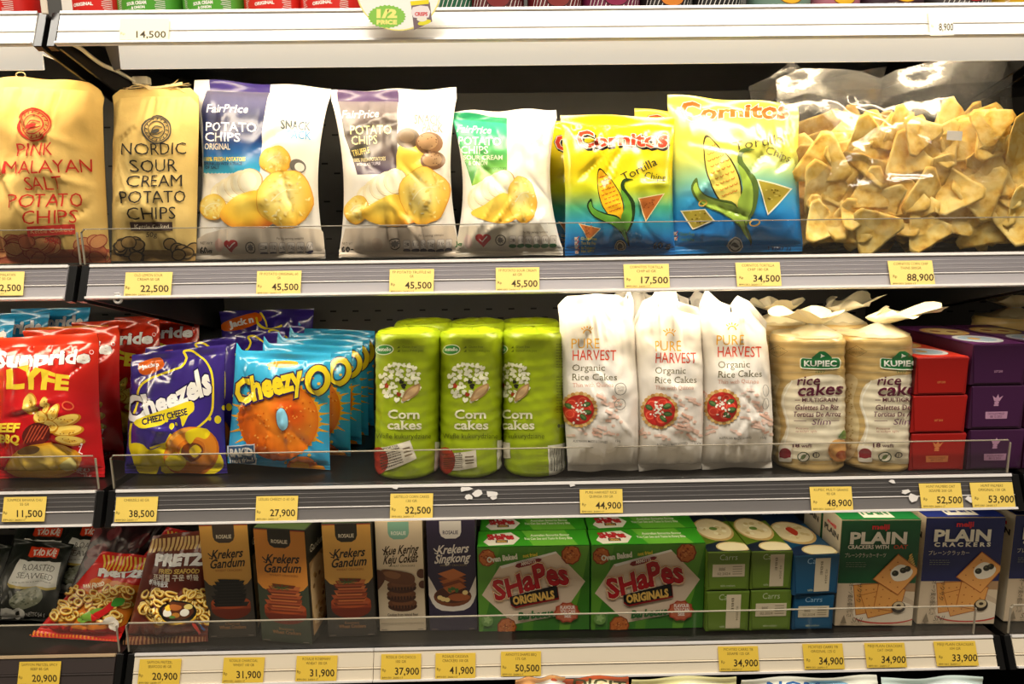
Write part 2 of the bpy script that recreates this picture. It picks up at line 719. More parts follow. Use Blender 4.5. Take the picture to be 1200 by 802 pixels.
# ================================================================== THE SETTING
BLACK = material('black_shelf_paint', '#141312', rough=0.45, noise_amt=0.15, noise_scale=25)
SHELF_TOP = material('dark_shelf_top', '#110f0d', rough=0.28, noise_amt=0.2, noise_scale=18)
PANEL = material('charcoal_back_panel', '#4a4844', rough=0.6, noise_amt=0.12, noise_scale=12)
SLOT = material('slot_black', '#050505', rough=0.9)
RAIL_GREY = material('grey_brushed_rail', '#7d7977', rough=0.34, metal=0.35, noise_amt=0.08, noise_scale=40, stretch=(0.6, 60, 60))
RAIL_DARK = material('dark_rail_channel', '#4c4948', rough=0.3, metal=0.25, noise_amt=0.08, noise_scale=40, stretch=(0.6, 60, 60), coat=0.4)
RAIL_SILVER = material('silver_rail_channel', '#858083', rough=0.3, metal=0.25, noise_amt=0.12, noise_scale=40, stretch=(0.6, 60, 60), coat=0.4)
RAIL_PALE = material('pale_silver_rail', '#b3aeb0', rough=0.34, metal=0.3, noise_amt=0.08, noise_scale=40, stretch=(0.6, 60, 60))
RAIL_LIP = material('pale_rail_lip', '#d9d4cf', rough=0.25, coat=0.4)
RAIL_WHITE = material('white_rail_plastic', '#fbf6ec', rough=0.35, coat=0.2)
RAIL_WHITE_DIMMED = material('dimmed_white_rail_plastic', '#ddd0b8', rough=0.35, coat=0.2)  # separate rail, its white toned down to cream for light falling off lower
RAIL_BROWN = material('dark_taupe_rail', '#3a3230', rough=0.4, coat=0.3)
CAP = material('black_end_cap', '#0c0c0c', rough=0.3, coat=0.2)
LEDW = material('translucent_lamp_housing', '#f4ecdc', rough=0.5, emit=0.55)
LED = {k: material('lit_lamp_diffuser_%s' % n, '#fff0d4', emit=LED_POWER[k]) for k, n in ((1, 'bright'), (2, 'medium'), (3, 'dim'))}
ACRYL = clear_material('clear_acrylic', (0.965, 0.96, 0.945), 0.02, 0.012, '#b0a89c', f0=.03, fmax=.5)
EDGE = material('acrylic_edge', '#9a917f', rough=0.2, coat=0.6)
FLOORM = material('pale_floor_tile', '#cfc6b6', rough=0.4, noise_amt=0.05, noise_scale=3)

YT, RH = 0.017, 0.0415
ZRB = [None, 1.6226, 1.3287, 1.0341, 0.8025]           # lower edge of each price rail
ZS = [None]
for k, p in ((1, (62, 14)), (2, (100, 311)), (3, (126.8, 575)), (4, (157.5, 766.7))):
    ZS.append(float(at_y(p[0], p[1], YT)[2]))
RHS = [None] + [ZS[k] - ZRB[k] for k in (1, 2, 3, 4)]
Z5 = 0.515
YB = 0.40                                                # back panel
HALF = 0.598

m = MB(); m.box((-2.6, -2.6, -0.02), (2.6, 0.5, 0.0), bev=.001)
o = m.build('floor', FLOORM); o['kind'] = 'structure'

def back_panel(name, x0, x1):
    m = MB()
    m.box((x0, YB, 0.0), (x1, YB + 0.02, 2.3), bev=.001, mi=0)
    z = 0.85
    while z < 1.62:
        for r in (0, 1):
            x = x0 + 0.02 + 0.02 * r
            while x < x1 - 0.02:
                m.box((x, YB - 0.0006, z + 0.017 * r), (x + 0.011, YB + 0.002, z + 0.017 * r + 0.0028), bev=.0002, mi=1)
                x += 0.041
        z += 0.066
    o = m.build(name, [PANEL, SLOT]); o['kind'] = 'structure'

back_panel('wall_back', -HALF - .006, HALF + .006)
back_panel('wall_back_beside', -1.80, -HALF - .006)
back_panel('wall_back_beyond', HALF + .006, 1.80)


def rail_frame(k):
    s = np.array([0.0, YT, RHS[k]]); L = np.linalg.norm(s); s = s / L
    n = np.array([0.0, -s[2], s[1]])
    return np.array([0.0, 0.0, ZRB[k]]), s, n, L


def rail_piece(mb, k, x0, x1, s0, s1, n0, n1, mi=0, bev=.0004):
    O, s, n, L = rail_frame(k)
    def P(x, a, b):
        return O + np.array([x, 0, 0]) + s * a * L + n * b
    mb.hexa([P(x0, s0, n1), P(x1, s0, n1), P(x1, s0, n0), P(x0, s0, n0), P(x0, s1, n1), P(x1, s1, n1), P(x1, s1, n0), P(x0, s1, n0)], bev=bev, mi=mi)


def shelf(k, x0, x1, label, look, guard, splits=(), lamp=None):
    z = ZS[k]
    t = thing('shelf', label, 'shelf', ((x0 + x1) / 2, 0.0, z), 0, 'shelves of the gondola')
    L = (( x0 + x1) / 2, 0.0, z)
    m = MB(); m.box((x0, 0.019, z - 0.018), (x1, YB - 0.001, z - 0.0005), bev=.001)
    m.build('board', SHELF_TOP, t, L)
    for xb in (x0 + 0.004, x1 - 0.004):
        m = MB()
        zb = ZRB[k] - 0.002
        m.hexa([(xb - .0018, 0.012, zb), (xb + .0018, 0.012, zb), (xb + .0018, YB - .002, zb - .095), (xb - .0018, YB - .002, zb - .095),
                (xb - .0018, 0.020, z - .018), (xb + .0018, 0.020, z - .018), (xb + .0018, YB - .002, z - .018), (xb - .0018, YB - .002, z - .018)], bev=.0004)
        m.build('bracket', BLACK, t, L)
    cuts = [x0 + .006] + list(splits) + [x1 - .006]
    for a, b in zip(cuts[:-1], cuts[1:]):
        m = MB()
        body = {'white': RAIL_WHITE, 'cream': RAIL_WHITE_DIMMED, 'silver': RAIL_PALE, 'grey': RAIL_GREY, 'dark': RAIL_BROWN}[look]
        chan = {'white': RAIL_WHITE, 'cream': RAIL_WHITE_DIMMED, 'silver': RAIL_SILVER, 'grey': RAIL_DARK, 'dark': RAIL_BROWN}[look]
        rail_piece(m, k, a, b - .0006, 0.00, 1.0, -.004, -.001, 0)
        rail_piece(m, k, a, b - .0006, 0.00, 0.07, -.002, .0022, 2)          # bottom lip
        rail_piece(m, k, a, b - .0006, 0.93, 1.02, -.005, .0012, 2)          # top lip
        rail_piece(m, k, a, b - .0006, 0.40, 0.43, -.002, .0004, 2 if look in ('grey', 'silver') else 0)
        rail_piece(m, k, a, b - .0006, 0.455, 0.90, -.002, -.0004, 1)
        if look in ('grey', 'silver'):
            for q in (0.55, 0.68, 0.80):
                rail_piece(m, k, a, b - .0006, q, q + .02, -.002, .0000, 0)
        if k == 3 and x0 < 0 < x1:
            # torn remains of old stickers on the rail
            rr = random.Random(2)
            for (rx, sa, sc) in ((-.228, .95, .006), (-.135, .86, .011), (-.13, .62, .007), (-.118, .72, .009), (-.10, .70, .010), (-.098, .60, .006), (.005, .93, .008), (.43, .86, .007), (.445, .55, .008), (.452, .40, .010), (.475, .30, .008), (.468, .62, .004), (.488, .28, .012), (.505, .36, .014), (.53, .32, .009)):
                O, s_, n_, L_ = rail_frame(k)
                c_ = O + np.array([rx, 0, 0]) + s_ * sa * L_ + n_ * .00135
                pts_ = [c_ + np.array([math.cos(q * .785) * sc * rr.uniform(.3, 1), 0, 0]) + s_ * math.sin(q * .785) * sc * rr.uniform(.2, .7) for q in range(8)]
                m.add(pts_, n_, (1, 1, 1), [tuple(range(8))], 2)
        m.build('price_rail', [body, chan, RAIL_LIP if look != 'dark' else material('tan_rail_lip', '#b29a78', rough=.4)], t, L)
    for a, b in ((x0 - .004, x0 + .0055), (x1 - .0055, x1 + .004)):
        m = MB(); rail_piece(m, k, a, b, -.05, 1.0, -.010, -.0005, 0, .0008)
        m.build('end_cap', CAP, t, L)
    if guard:
        g0, g1, gh = guard
        zg0, zg1 = z + .0005, z + gh
        yg0, yg1 = 0.0205, 0.0232
        m = MB(); m.box((g0 + .002, yg0, zg0), (g1 - .002, yg1, zg1 - .0012), bev=.0002)
        g = m.build('acrylic_guard', ACRYL, t, L)
        m = MB(); m.box((g0 + .004, yg0, zg1 - .0012), (g1 - .004, yg1, zg1), bev=.0002)
        for xa, sg in ((g0, 1), (g1 - .0016, 1)):
            m.box((xa, yg0, zg0), (xa + .0016, yg1, zg1 - .004), bev=.0003)
        for xa, xb in ((g0, g0 + .0045), (g1 - .0045, g1)):
            lo, hi = (xa, xb)
            if xa == g0:
                m.hexa([(lo, yg0, zg1 - .0045), (lo + .002, yg0, zg1 - .0045), (lo + .002, yg1, zg1 - .0045), (lo, yg1, zg1 - .0045),
                        (hi, yg0, zg1 - .002), (hi, yg0, zg1), (hi, yg1, zg1), (hi, yg1, zg1 - .002)], bev=.0001)
        e = m.build('polished_edge', EDGE, t, L)
        e.parent = g
    if lamp:
        # strip lamp behind the front edge: a white trough whose front lip hides the diffuser
        a, b, drop = lamp
        zt = ZRB[k] + .012
        y0 = .0235
        m = MB()
        m.box((a, y0, zt - drop), (b, y0 + .003, zt), bev=.0008)
        m.box((a, y0 + .0032, zt - .004), (b, y0 + .040, zt), bev=.0008)
        for xa in (a, b - .004):
            m.box((xa, y0 + .0032, zt - min(drop, .016)), (xa + .004, y0 + .040, zt - .0042), bev=.0008)
        lm = m.build('shelf_light', LEDW, t, L)
        m = MB(); m.box((a + .006, y0 + .008, zt - .0085), (b - .006, y0 + .036, zt - .0045), bev=.001)
        d = m.build('diffuser', LED[k], t, L); d.parent = lm
        if k == 1 and a > -1:
            m = MB()
            m.hexa([(a - .012, .03, zt - .034), (a + .004, .03, zt - .030), (a + .004, .034, zt - .030), (a - .012, .034, zt - .034),
                    (a - .020, .03, zt - .004), (a + .002, .03, zt - .002), (a + .002, .034, zt - .002), (a - .020, .034, zt - .004)], bev=.0006)
            d = m.build('mounting_clip', RAIL_GREY, t, L); d.parent = lm
    return t


def rail_tab(t, x, y):
    c = at_y(x, y, .001)
    m = MB()
    m.tube([c + np.array([.0042 * math.cos(a), 0, .0042 * math.sin(a)]) for a in np.linspace(0, 2 * PI, 21)], .0016, 8, cap=False)
    m.box(c + np.array([-.0035, -.0008, .002]), c + np.array([.0035, .0008, .008]), bev=.0004)
    m.build('hanging_tab', RAIL_LIP, t, np.array(t.location))


SPLIT4 = float(at_y(438, 780, 0.01)[0])
gxl = lambda x, y: float(at_y(x, y, .021)[0])
shelf(1, -HALF, HALF, 'topmost long shelf with a bright white price rail, holding crisp canisters', 'white', None, lamp=(float(at_y(140, 58, .026)[0]), HALF - .03, .034))
rail_tab(shelf(2, -HALF, HALF, 'grey-railed long shelf holding the big chip bags, second from the top', 'silver', (gxl(96, 290), HALF - .01, .0445), lamp=(-HALF + .05, HALF - .03, .010)), 138, 351)
shelf(3, -HALF, HALF, 'grey-railed long shelf holding the rice cakes and corn cakes', 'grey', (gxl(130, 550), HALF - .008, .0465), lamp=(-HALF + .05, HALF - .03, .010))
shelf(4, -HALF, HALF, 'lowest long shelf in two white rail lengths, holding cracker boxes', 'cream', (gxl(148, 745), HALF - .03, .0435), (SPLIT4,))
XL1, XL0 = -HALF - .0135, -1.60
shelf(1, XL0, XL1, 'neighbouring white-railed top shelf end with red canisters, beyond the bracket', 'white', None, lamp=(XL0, XL1 - .012, .034))
shelf(2, XL0, XL1, 'neighbouring grey-railed shelf end under the pink salt chips bag', 'silver', (XL0, gxl(92.5, 290), .0445), lamp=(XL0, XL1 - .02, .010))
shelf(3, XL0, XL1, 'neighbouring grey-railed shelf end under the red banana chip bags', 'grey', (XL0, gxl(114, 555), .0465), lamp=(XL0, XL1 - .02, .010))
shelf(4, XL0, XL1, 'neighbouring dark-railed shelf end under the seaweed bags', 'dark', (XL0, gxl(138, 745), .0435))
XR0, XR1 = HALF + .0135, 1.60
shelf(1, XR0, XR1, 'white-railed top shelf of the next bay, past the mustard canister', 'white', None)
shelf(2, XR0, XR1, 'silver-railed shelf of the next bay, past the clear chip bags', 'silver', (XR0 + .004, XR1, .0445))
shelf(3, XR0, XR1, 'grey-railed shelf of the next bay, past the purple boxes', 'grey', (XR0 + .004, XR1, .0465))
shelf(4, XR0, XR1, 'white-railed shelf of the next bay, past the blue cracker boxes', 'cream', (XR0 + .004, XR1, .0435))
# the deep base deck under everything
t = thing('base_deck', 'deep base deck of the gondola carrying the pale snack bags at the bottom', 'shelf', (0, -.1, 0.0))
m = MB(); m.box((-1.6, -.16, Z5 - .03), (1.6, YB - .001, Z5), bev=.002); m.build('deck_board', SHELF_TOP, t, (0, -.1, 0))
m = MB(); m.box((-1.6, -.12, 0.0), (1.6, YB - .001, Z5 - .03), bev=.002); m.build('plinth', BLACK, t, (0, -.1, 0))


# ================================================================== PRODUCT BUILDERS
def frame_of(bl, br, zb, Y, yaw):
    mid = ((bl[0] + br[0]) / 2, (bl[1] + br[1]) / 2)
    if Y is None:
        O = at_z(mid[0], mid[1], zb)
    else:
        O = at_y(mid[0], mid[1], Y)
    O = np.array([O[0], O[1], zb])
    return O


def local(P, O, yaw):
    c, s = math.cos(-yaw), math.sin(-yaw)
    Q = np.asarray(P, float) - O
    R = Q.copy()
    R[..., 0] = Q[..., 0] * c - Q[..., 1] * s
    R[..., 1] = Q[..., 0] * s + Q[..., 1] * c
    return R


def sstep(x):
    x = np.clip(x, 0, 1)
    return x * x * (3 - 2 * x)


def bag(name, label, cat, q, zb, Y=None, lean=8, yaw=0, thick=.03, back=.8, vb=.06, vt=.07, pinch=.05, ink='#cccccc', art=None, mat=None,
        seed=1, nu=38, nv=50, wr=1.0, group=None, crimp=.0004, seal_ink=None, fold=None, belly=.8, edge_pow=.65, back_ink=None, parts=('pouch', 'top_seal', 'bottom_seal'), wave=.003, free=False, top_edge=None, spread=None, top_y=None, bow=0.0, seal_mat=None):
    """a pillow pack: q = its corners [TL, TR, BR, BL]; front and back sheets, crimped seals top and bottom"""
    rnd = random.Random(seed)
    yaw, lean = math.radians(yaw), math.radians(lean)
    O = frame_of(q[3], q[2], zb, Y, yaw)
    n = np.array([math.sin(yaw) * math.cos(lean), -math.cos(yaw) * math.cos(lean), math.sin(lean)])
    C = on_plane(q, O, n)
    TL, TR, BR, BL = C
    if top_y is not None:
        TL, TR = at_y(q[0][0], q[0][1], top_y), at_y(q[1][0], q[1][1], top_y)
    if not free:
        dz = zb + .0012 - min(BR[2], BL[2])
        TL, TR, BR, BL = [c + np.array([0, 0, dz]) for c in C]
    nh = np.array([math.sin(yaw), -math.cos(yaw), 0.0])

    def flat(U, V):
        w = np.clip((V - vb) / (1 - vt - vb), 0, 1)
        Ue = .5 + (U - .5) * (1 - pinch * np.sin(PI * w) ** .8)
        if spread is not None:
            vs_, ss_ = zip(*spread)
            Ue = .5 + (Ue - .5) * np.interp(V, vs_, ss_)
        if top_edge is not None:
            us_, ds_ = zip(*top_edge)
            V = V + np.interp(U, us_, ds_) * sstep((V - .62) / .38)
        U3, V3 = Ue[..., None], V[..., None]
        return (BL * (1 - U3) + BR * U3) * (1 - V3) + (TL * (1 - U3) + TR * U3) * V3 + np.array([0, bow, 0]) * np.sin(PI * np.clip(V3, 0, 1))

    def T(U, V):
        w = np.clip((V - vb) / (1 - vt - vb), 0, 1)
        return .0004 + thick * np.sin(PI * np.clip(U, 0, 1)) ** edge_pow * np.sin(PI * w ** belly) ** .62

    def smooth(U, V):
        return flat(U, V) + nh * T(U, V)[..., None]

    pl = [(rnd.uniform(.06, .94), rnd.uniform(-.5, .5), rnd.uniform(.012, .03), rnd.uniform(.10, .30), rnd.uniform(.4, 1) * rnd.choice((-1, -1, 1)), k % 2) for k in range(22)]
    cr = []
    for _ in range(15):
        a = rnd.uniform(0, PI)
        cr.append((rnd.uniform(.1, .9), rnd.uniform(.12, .9), math.cos(a), math.sin(a), rnd.uniform(.08, .28), rnd.uniform(.012, .03), rnd.uniform(.2, 1) * rnd.choice((-1, 1))))

    def rough(U, V, s=0.0):
        w = np.clip((V - vb) / (1 - vt - vb), 0, 1)
        ed = np.sin(PI * np.clip(U, 0, 1)) ** .35
        inner = np.sin(PI * w) ** .3
        d = np.zeros_like(U)
        for (u0, sl, sg, ln, am, top) in pl:
            ww = (1 - w) if top else w
            d += .0032 * am * np.exp(-((U - u0 - sl * ww * .3) / (sg * (1 + 3 * ww))) ** 2) * np.exp(-ww / ln) * sstep(ww / .04)
        asp = np.linalg.norm(TL - BL) / max(1e-6, np.linalg.norm(BR - BL))
        for (cu, cv, dx, dy, ln, wd, am) in cr:
            x, y = U - cu, (V - cv) * asp
            a, b = x * dx + y * dy, -x * dy + y * dx
            d += .0034 * am * np.exp(-np.abs(b) / wd) * np.exp(-(a / ln) ** 2) * inner
        f = np.vectorize(lambda u, v: noise.noise((u * 3.1 + s, v * 3.1 * asp, seed * 3.7)) * .0030 + noise.noise((u * 8 + s, v * 8 * asp, seed * 1.3)) * .0010)
        d += f(U, V) * inner
        return wr * d * ed

    sw, sp = rnd.uniform(1.2, 2.2), rnd.uniform(0, 6)

    def seal_wave(U, V):
        top = sstep((V - (1 - vt) + .02) / (vt + .02)) if vt > 0 else 0 * U
        bot = sstep((vb - V + .02) / (vb + .02)) if vb > 0 else 0 * U
        return wave * (top + bot * .6) * np.sin(2 * PI * sw * U + sp) + crimp * np.where(V > 1 - vt, np.sin(2 * PI * 7 * (V - 1 + vt) / max(vt, 1e-6)), np.where(V < vb, np.sin(2 * PI * 6 * V / max(vb, 1e-6)), 0))

    ej = [noise.noise((0.0, k * .35, seed * 2.2)) for k in range(nv + 2)]

    def surf(U, V, side):
        P = flat(U, V) + n * (seal_wave(U, V))[..., None]
        if side > 0:
            return P + nh * (T(U, V) + rough(U, V))[..., None]
        return P - nh * (T(U, V) * back + .3 * rough(U, V, 9.0) * (back > 0))[..., None]

    H = homography(q, [(0, 1), (1, 1), (1, 0), (0, 0)])

    def to_uv(P):
        P = np.asarray(P, float)
        t = H(P)
        uv = t.copy()
        for _ in range(4):
            U, V = np.clip(uv[:, 0], -.2, 1.2), np.clip(uv[:, 1], -.1, 1.1)
            uv = uv + (t - H(proj(smooth(U, V)))) * .9
        return uv

    root = thing(name, label, cat, O, yaw, group)
    rows = [(parts[0], vb, 1 - vt, nv)]
    if vt > 0:
        rows.append((parts[1], 1 - vt, 1.0, 8))
    if vb > 0:
        rows.append((parts[2], 0.0, vb, 8))
    for pn, v0, v1, k in rows:
        mb = MB()
        U, V = np.meshgrid(np.linspace(0, 1, nu + 1), np.linspace(v0, v1, k + 1))
        front = surf(U, V, 1)
        fp = Patch(local(front, O, yaw))
        c = ink if pn == parts[0] or seal_ink is None else seal_ink
        fp.base(mb, c if not callable(c) else (lambda u, v, c=c, v0=v0, v1=v1: c(u, v0 + v * (v1 - v0))))
        U2, V2 = np.meshgrid(np.linspace(0, 1, nu + 1)[::2], np.linspace(v0, v1, k + 1))
        bp = Patch(local(surf(U2, V2, -1), O, yaw), flip=True)
        bp.base(mb, back_ink or (c if not callable(c) else '#888888'))
        # close the rim between front and back sheets
        for i in (0, -1):
            e = fp.P[:, i]; f2 = bp.P[:, i]
            k2 = len(e)
            nn = np.array([-1.0 if i == 0 else 1.0, 0, 0])
            mb.add(np.concatenate([e, f2]), nn, lin(c) if not callable(c) else lin('#999999'), [(j, j + 1, k2 + j + 1, k2 + j) for j in range(k2 - 1)])
        if art is not None:
            fp.print(mb, art, to_uv, v0=v0, v1=v1)
        mb.build(pn, (seal_mat if seal_mat and pn == parts[1] else mat) or FILM, root)
    return root


def panel_uv(q):
    return homography(q, [(0, 1), (1, 1), (1, 0), (0, 0)])


def flat_patch(p, k=1):
    """p: TL, TR, BR, BL in 3D"""
    TL, TR, BR, BL = [np.asarray(a, float) for a in p]
    P = np.zeros((k + 1, k + 1, 3))
    for j in range(k + 1):
        for i in range(k + 1):
            u, v = i / k, j / k
            P[j, i] = (BL * (1 - u) + BR * u) * (1 - v) + (TL * (1 - u) + TR * u) * v
    return Patch(P)


def print_flat(mb, p, art, quad, mi=0, lift=.00006):
    """print art on a flat panel; blends get their own finer grid"""
    uvf = panel_uv(quad)
    f1, f2 = flat_patch(p, 1), None
    for k, e in enumerate(art.e):
        a = Art(); a.e = [e]
        if callable(e[1]):
            f2 = f2 or flat_patch(p, 24)
            f2.print(mb, a, uvf, lift=lift + .00002 * k, mi=mi)
        else:
            f1.print(mb, a, uvf, lift=lift + .00002 * k, mi=mi)


def carton(name, label, cat, q, zb, Y=None, yaw=0, depth=.05, ink='#888888', art=None, side=None, top=None, group=None, mat=None, side_ink=None, top_ink=None,
           lean=0, flap=None, bev=.0008, lid=True, parts=('carton', 'top_flap')):
    """a paperboard box; q = its front corners [TL, TR, BR, BL]; side/top: (which, quad in the photo, art)"""
    mat = mat or CARTON
    yawr, ln = math.radians(yaw), math.radians(lean)
    O = frame_of(q[3], q[2], zb, Y, yawr)
    n = np.array([math.sin(yawr), -math.cos(yawr), 0.0])
    C = on_plane(q, O, n)
    ux = np.array([math.cos(yawr), math.sin(yawr), 0.0])
    xs = (C - O) @ ux
    x0, x1 = (xs[0] + xs[3]) / 2, (xs[1] + xs[2]) / 2
    h = (C[0][2] + C[1][2]) / 2 - zb
    O = O + ux * (x0 + x1) / 2
    w = (x1 - x0) / 2
    root = thing(name, label, cat, O, yawr, group)
    mb = MB()
    M = Matrix.Rotation(-ln, 4, 'X')
    cs = [(-w, 0, 0.0006), (w, 0, 0.0006), (w, depth, 0.0006), (-w, depth, 0.0006), (-w, 0, h), (w, 0, h), (w, depth, h), (-w, depth, h)]
    cs = [np.array(M @ Vector(c)) for c in cs]
    mb.hexa(cs, lin(ink), bev)
    i = bev
    def panel(a, b, c, d):
        return [cs[k] for k in (a, b, c, d)]
    F = dict(front=panel(4, 5, 1, 0), left=panel(7, 4, 0, 3), right=panel(5, 6, 2, 1), top=panel(7, 6, 5, 4))
    ins = {}
    for k, p in F.items():
        c = sum(p) / 4
        ins[k] = [a + (c - a) / np.linalg.norm(c - a) * bev * 1.3 for a in p]
    unit = [(0, 0), (1, 0), (1, 1), (0, 1)]
    if side_ink is not None:
        for k in ('left', 'right'):
            a = Art().rect(0, 0, 1, 1, side_ink)
            print_flat(mb, ins[k], a, unit, lift=.00003)
    if art is not None:
        print_flat(mb, ins['front'], art, q)
    if side is not None:
        print_flat(mb, ins[side[0]], side[2], side[1])
    mb.build(parts[0], mat, root)
    if lid:
        mb = MB()
        t = ins['top']
        up = np.array(M @ Vector((0, 0, 1)))
        lo = [t[3], t[2], t[1], t[0]]
        mb.hexa([a + up * .0001 for a in lo] + [a + up * .0006 for a in lo], lin(top_ink or ink), .0002)
        if top is not None:
            print_flat(mb, [a + up * .0006 for a in t], top[1], top[0])
        mb.build(parts[1], mat, root)
    if flap is not None:
        flap(root, cs, w, h, depth)
    return root


def end_flap(ink, art=None, quad=None, lip=.72, th=.0006, name='end_flap'):
    """the tucked end flap of a box that lies with its end to the front"""
    def f(root, cs, w, h, depth):
        mb = MB()
        b = [(-w * .99, -.0003, h * .985), (w * .99, -.0003, h * .985), (w * .86, -.0003, h * .06), (-w * .86, -.0003, h * .06)]
        P = [np.array(p) for p in b]
        nb = np.array([0, -th, 0])
        # ring order: bottom first
        mb.hexa([P[3] + nb, P[2] + nb, P[2], P[3], P[0] + nb, P[1] + nb, P[1], P[0]], lin(ink), .0002)
        if art is not None:
            print_flat(mb, [p + nb for p in P], art, quad)
        mb.build(name, CARTON, root)
    return f


def sticker(root, name, P4, ink, art=None, quad=None, mat=None, th=.0002):
    """a thin label on a flat face, P4 = TL, TR, BR, BL local"""
    P = [np.asarray(p, float) for p in P4]
    n = np.cross(P[1] - P[0], P[3] - P[0]); n = -n / np.linalg.norm(n)
    mb = MB()
    mb.hexa([P[3] + n * th, P[2] + n * th, P[2], P[3], P[0] + n * th, P[1] + n * th, P[1], P[0]], lin(ink), .00008)
    if art is not None:
        print_flat(mb, [p + n * th for p in P], art, quad)
    return mb.build(name, mat or LABELM, root)


def roll(name, label, cat, q, zb, Y=None, ink='#a8c020', art=None, mat=None, seed=1, group=None, ripple=.0008, rips=13, labels=(), turn=0.0, top_ink=None, nu=56, nv=60, parts=('wrapper', 'folded_top')):
    """a film-wrapped round stack; q = left/right outline corners [TL, TR, BR, BL] at the widest"""
    O = frame_of(q[3], q[2], zb, Y, 0)
    n = np.array([0, -1.0, 0])
    C = on_plane(q, O, n)
    r = (C[2][0] - C[3][0]) / 2
    r2 = (C[1][0] - C[0][0]) / 2
    h = (C[0][2] + C[1][2]) / 2 - zb
    cx = (C[2][0] + C[3][0]) / 2
    cxt = (C[0][0] + C[1][0]) / 2
    O = np.array([cx, O[1], zb])
    rr = (r + r2) / 2
    A = math.radians(122)
    phi = math.atan2(O[0] - CAM[0], O[1] - CAM[1])
    root = thing(name, label, cat, O, 0, group)

    def surf(U, V, a0, a1, rough=True):
        ang = a0 + (a1 - a0) * U
        R = rr * np.ones_like(U)
        if rough:
            f = np.vectorize(lambda a, v: noise.noise((math.cos(a) * 2, math.sin(a) * 2, v * 9 + seed * 5)) * .0011 + noise.noise((math.cos(a) * 5, math.sin(a) * 5, v * 22 + seed * 2)) * .0006)
            R = R + f(ang, V) + ripple * np.sin(2 * PI * rips * V + 1.5 * np.sin(ang * 1.5 + seed))
            e = np.clip(V / .03, 0, 1); R = R - .003 * (1 - e) ** 2
            e = np.clip((1 - V) / .035, 0, 1); R = R - .0035 * (1 - e) ** 2
        X = R * np.sin(ang) + (cxt - cx) * V
        Yv = -R * np.cos(ang)
        return np.stack([X, Yv, .0008 + (h - .0008) * V], axis=-1)

    def px2uv(P):
        P = np.asarray(P, float)
        yb, yt = proj(np.array([[O[0], O[1], zb]]))[0][1], proj(np.array([[O[0], O[1], zb + h]]))[0][1]
        V = (yb - P[:, 1]) / (yb - yt)
        xl = q[3][0] + (q[0][0] - q[3][0]) * V; xr = q[2][0] + (q[1][0] - q[2][0]) * V
        t = (P[:, 0] - (xl + xr) / 2) / ((xr - xl) / 2)
        ang = np.where(np.abs(t) < .96, np.arcsin(np.clip(t, -.96, .96)), np.sign(t) * (math.asin(.96) + (np.abs(t) - .96) * 3.5))
        U = (ang - phi + A) / (2 * A)
        for _ in range(5):
            S = proj(surf(np.clip(U, 0, 1), V, -A, A, False) + O)
            K = (proj(surf(np.clip(U, 0, 1), V + 1e-3, -A, A, False) + O) - S) / 1e-3
            V = V + (P[:, 1] - S[:, 1]) / K[:, 1]
        return np.stack([U + turn, V], axis=1)

    mb = MB()
    U, V = np.meshgrid(np.linspace(0, 1, nu + 1), np.linspace(0, 1, nv + 1))
    fp = Patch(surf(U, V, -A, A))
    fp.base(mb, ink)
    U, V = np.meshgrid(np.linspace(0, 1, 17), np.linspace(0, 1, nv + 1))
    Patch(surf(U, V, A, 2 * PI - A)).base(mb, ink if not callable(ink) else '#cccccc')
    if art is not None:
        fp.print(mb, art, px2uv)
    mb.build(parts[0], mat or FILM, root)
    # gathered film over the top: pleats running to the middle
    mb = MB()
    rnd = random.Random(seed)
    na, nr = 72, 10
    ph = rnd.uniform(0, 6)
    P = np.zeros((nr + 1, na + 1, 3))
    for j in range(nr + 1):
        s = 1 - j / nr
        for i in range(na + 1):
            a = 2 * PI * i / na
            R = (rr - .0030) * s
            z = h - .0002 + .0028 * (1 - s) ** .6 + .0014 * math.sin(9 * a + ph + 4 * s) * s * (1 - s) * 3 + .0012 * noise.noise((math.cos(a) * 3 * s, math.sin(a) * 3 * s, seed * 3.3))
            P[j, i] = (R * math.cos(a) + (cxt - cx), R * math.sin(a), z)
    Patch(P).base(mb, top_ink or ink)
    mb.build(parts[1], mat or FILM, root)
    for (nm, quad, lk, la) in labels:
        # a paper label wrapped on the round side
        mb = MB()
        a = Art().poly(quad, lk)
        if la:
            a.e += la.e
        fp.print(mb, a, px2uv, lift=.0009, step=.00003)
        mb.build(nm, LABELM, root)
    return root

# ================================================================== SECOND SHELF: BIG CHIP BAGS
Z2 = ZS[2]
RED, NAVY = '#b8281e', '#262b4e'


def stamp(a, cx, cy, r, col):
    a.ring(cx, cy, r, r, r * .10, col, 28).ring(cx, cy, r * .84, r * .84, r * .05, col, 28)
    a.ring(cx, cy, r * .60, r * .60, r * .07, col, 24)
    for k in range(16):                                    # ring of tiny strokes between the circles
        an = 2 * PI * k / 16
        a.line([(cx + r * .66 * math.cos(an), cy + r * .66 * math.sin(an)), (cx + r * .78 * math.cos(an + .12), cy + r * .78 * math.sin(an + .12))], r * .07, col)
    a.ell(cx - r * .08, cy + r * .12, r * .30, r * .13, col, rot=-20, n=12)
    a.line([(cx - r * .42, cy + r * .28), (cx - r * .1, cy - r * .2), (cx + r * .4, cy - r * .12)], r * .08, col, smooth=3)
    a.line([(cx - r * .3, cy + r * .38), (cx + r * .1, cy + r * .30), (cx + r * .45, cy + r * .1)], r * .07, col, smooth=3)
    return a


# --- kraft bags
a = Art()
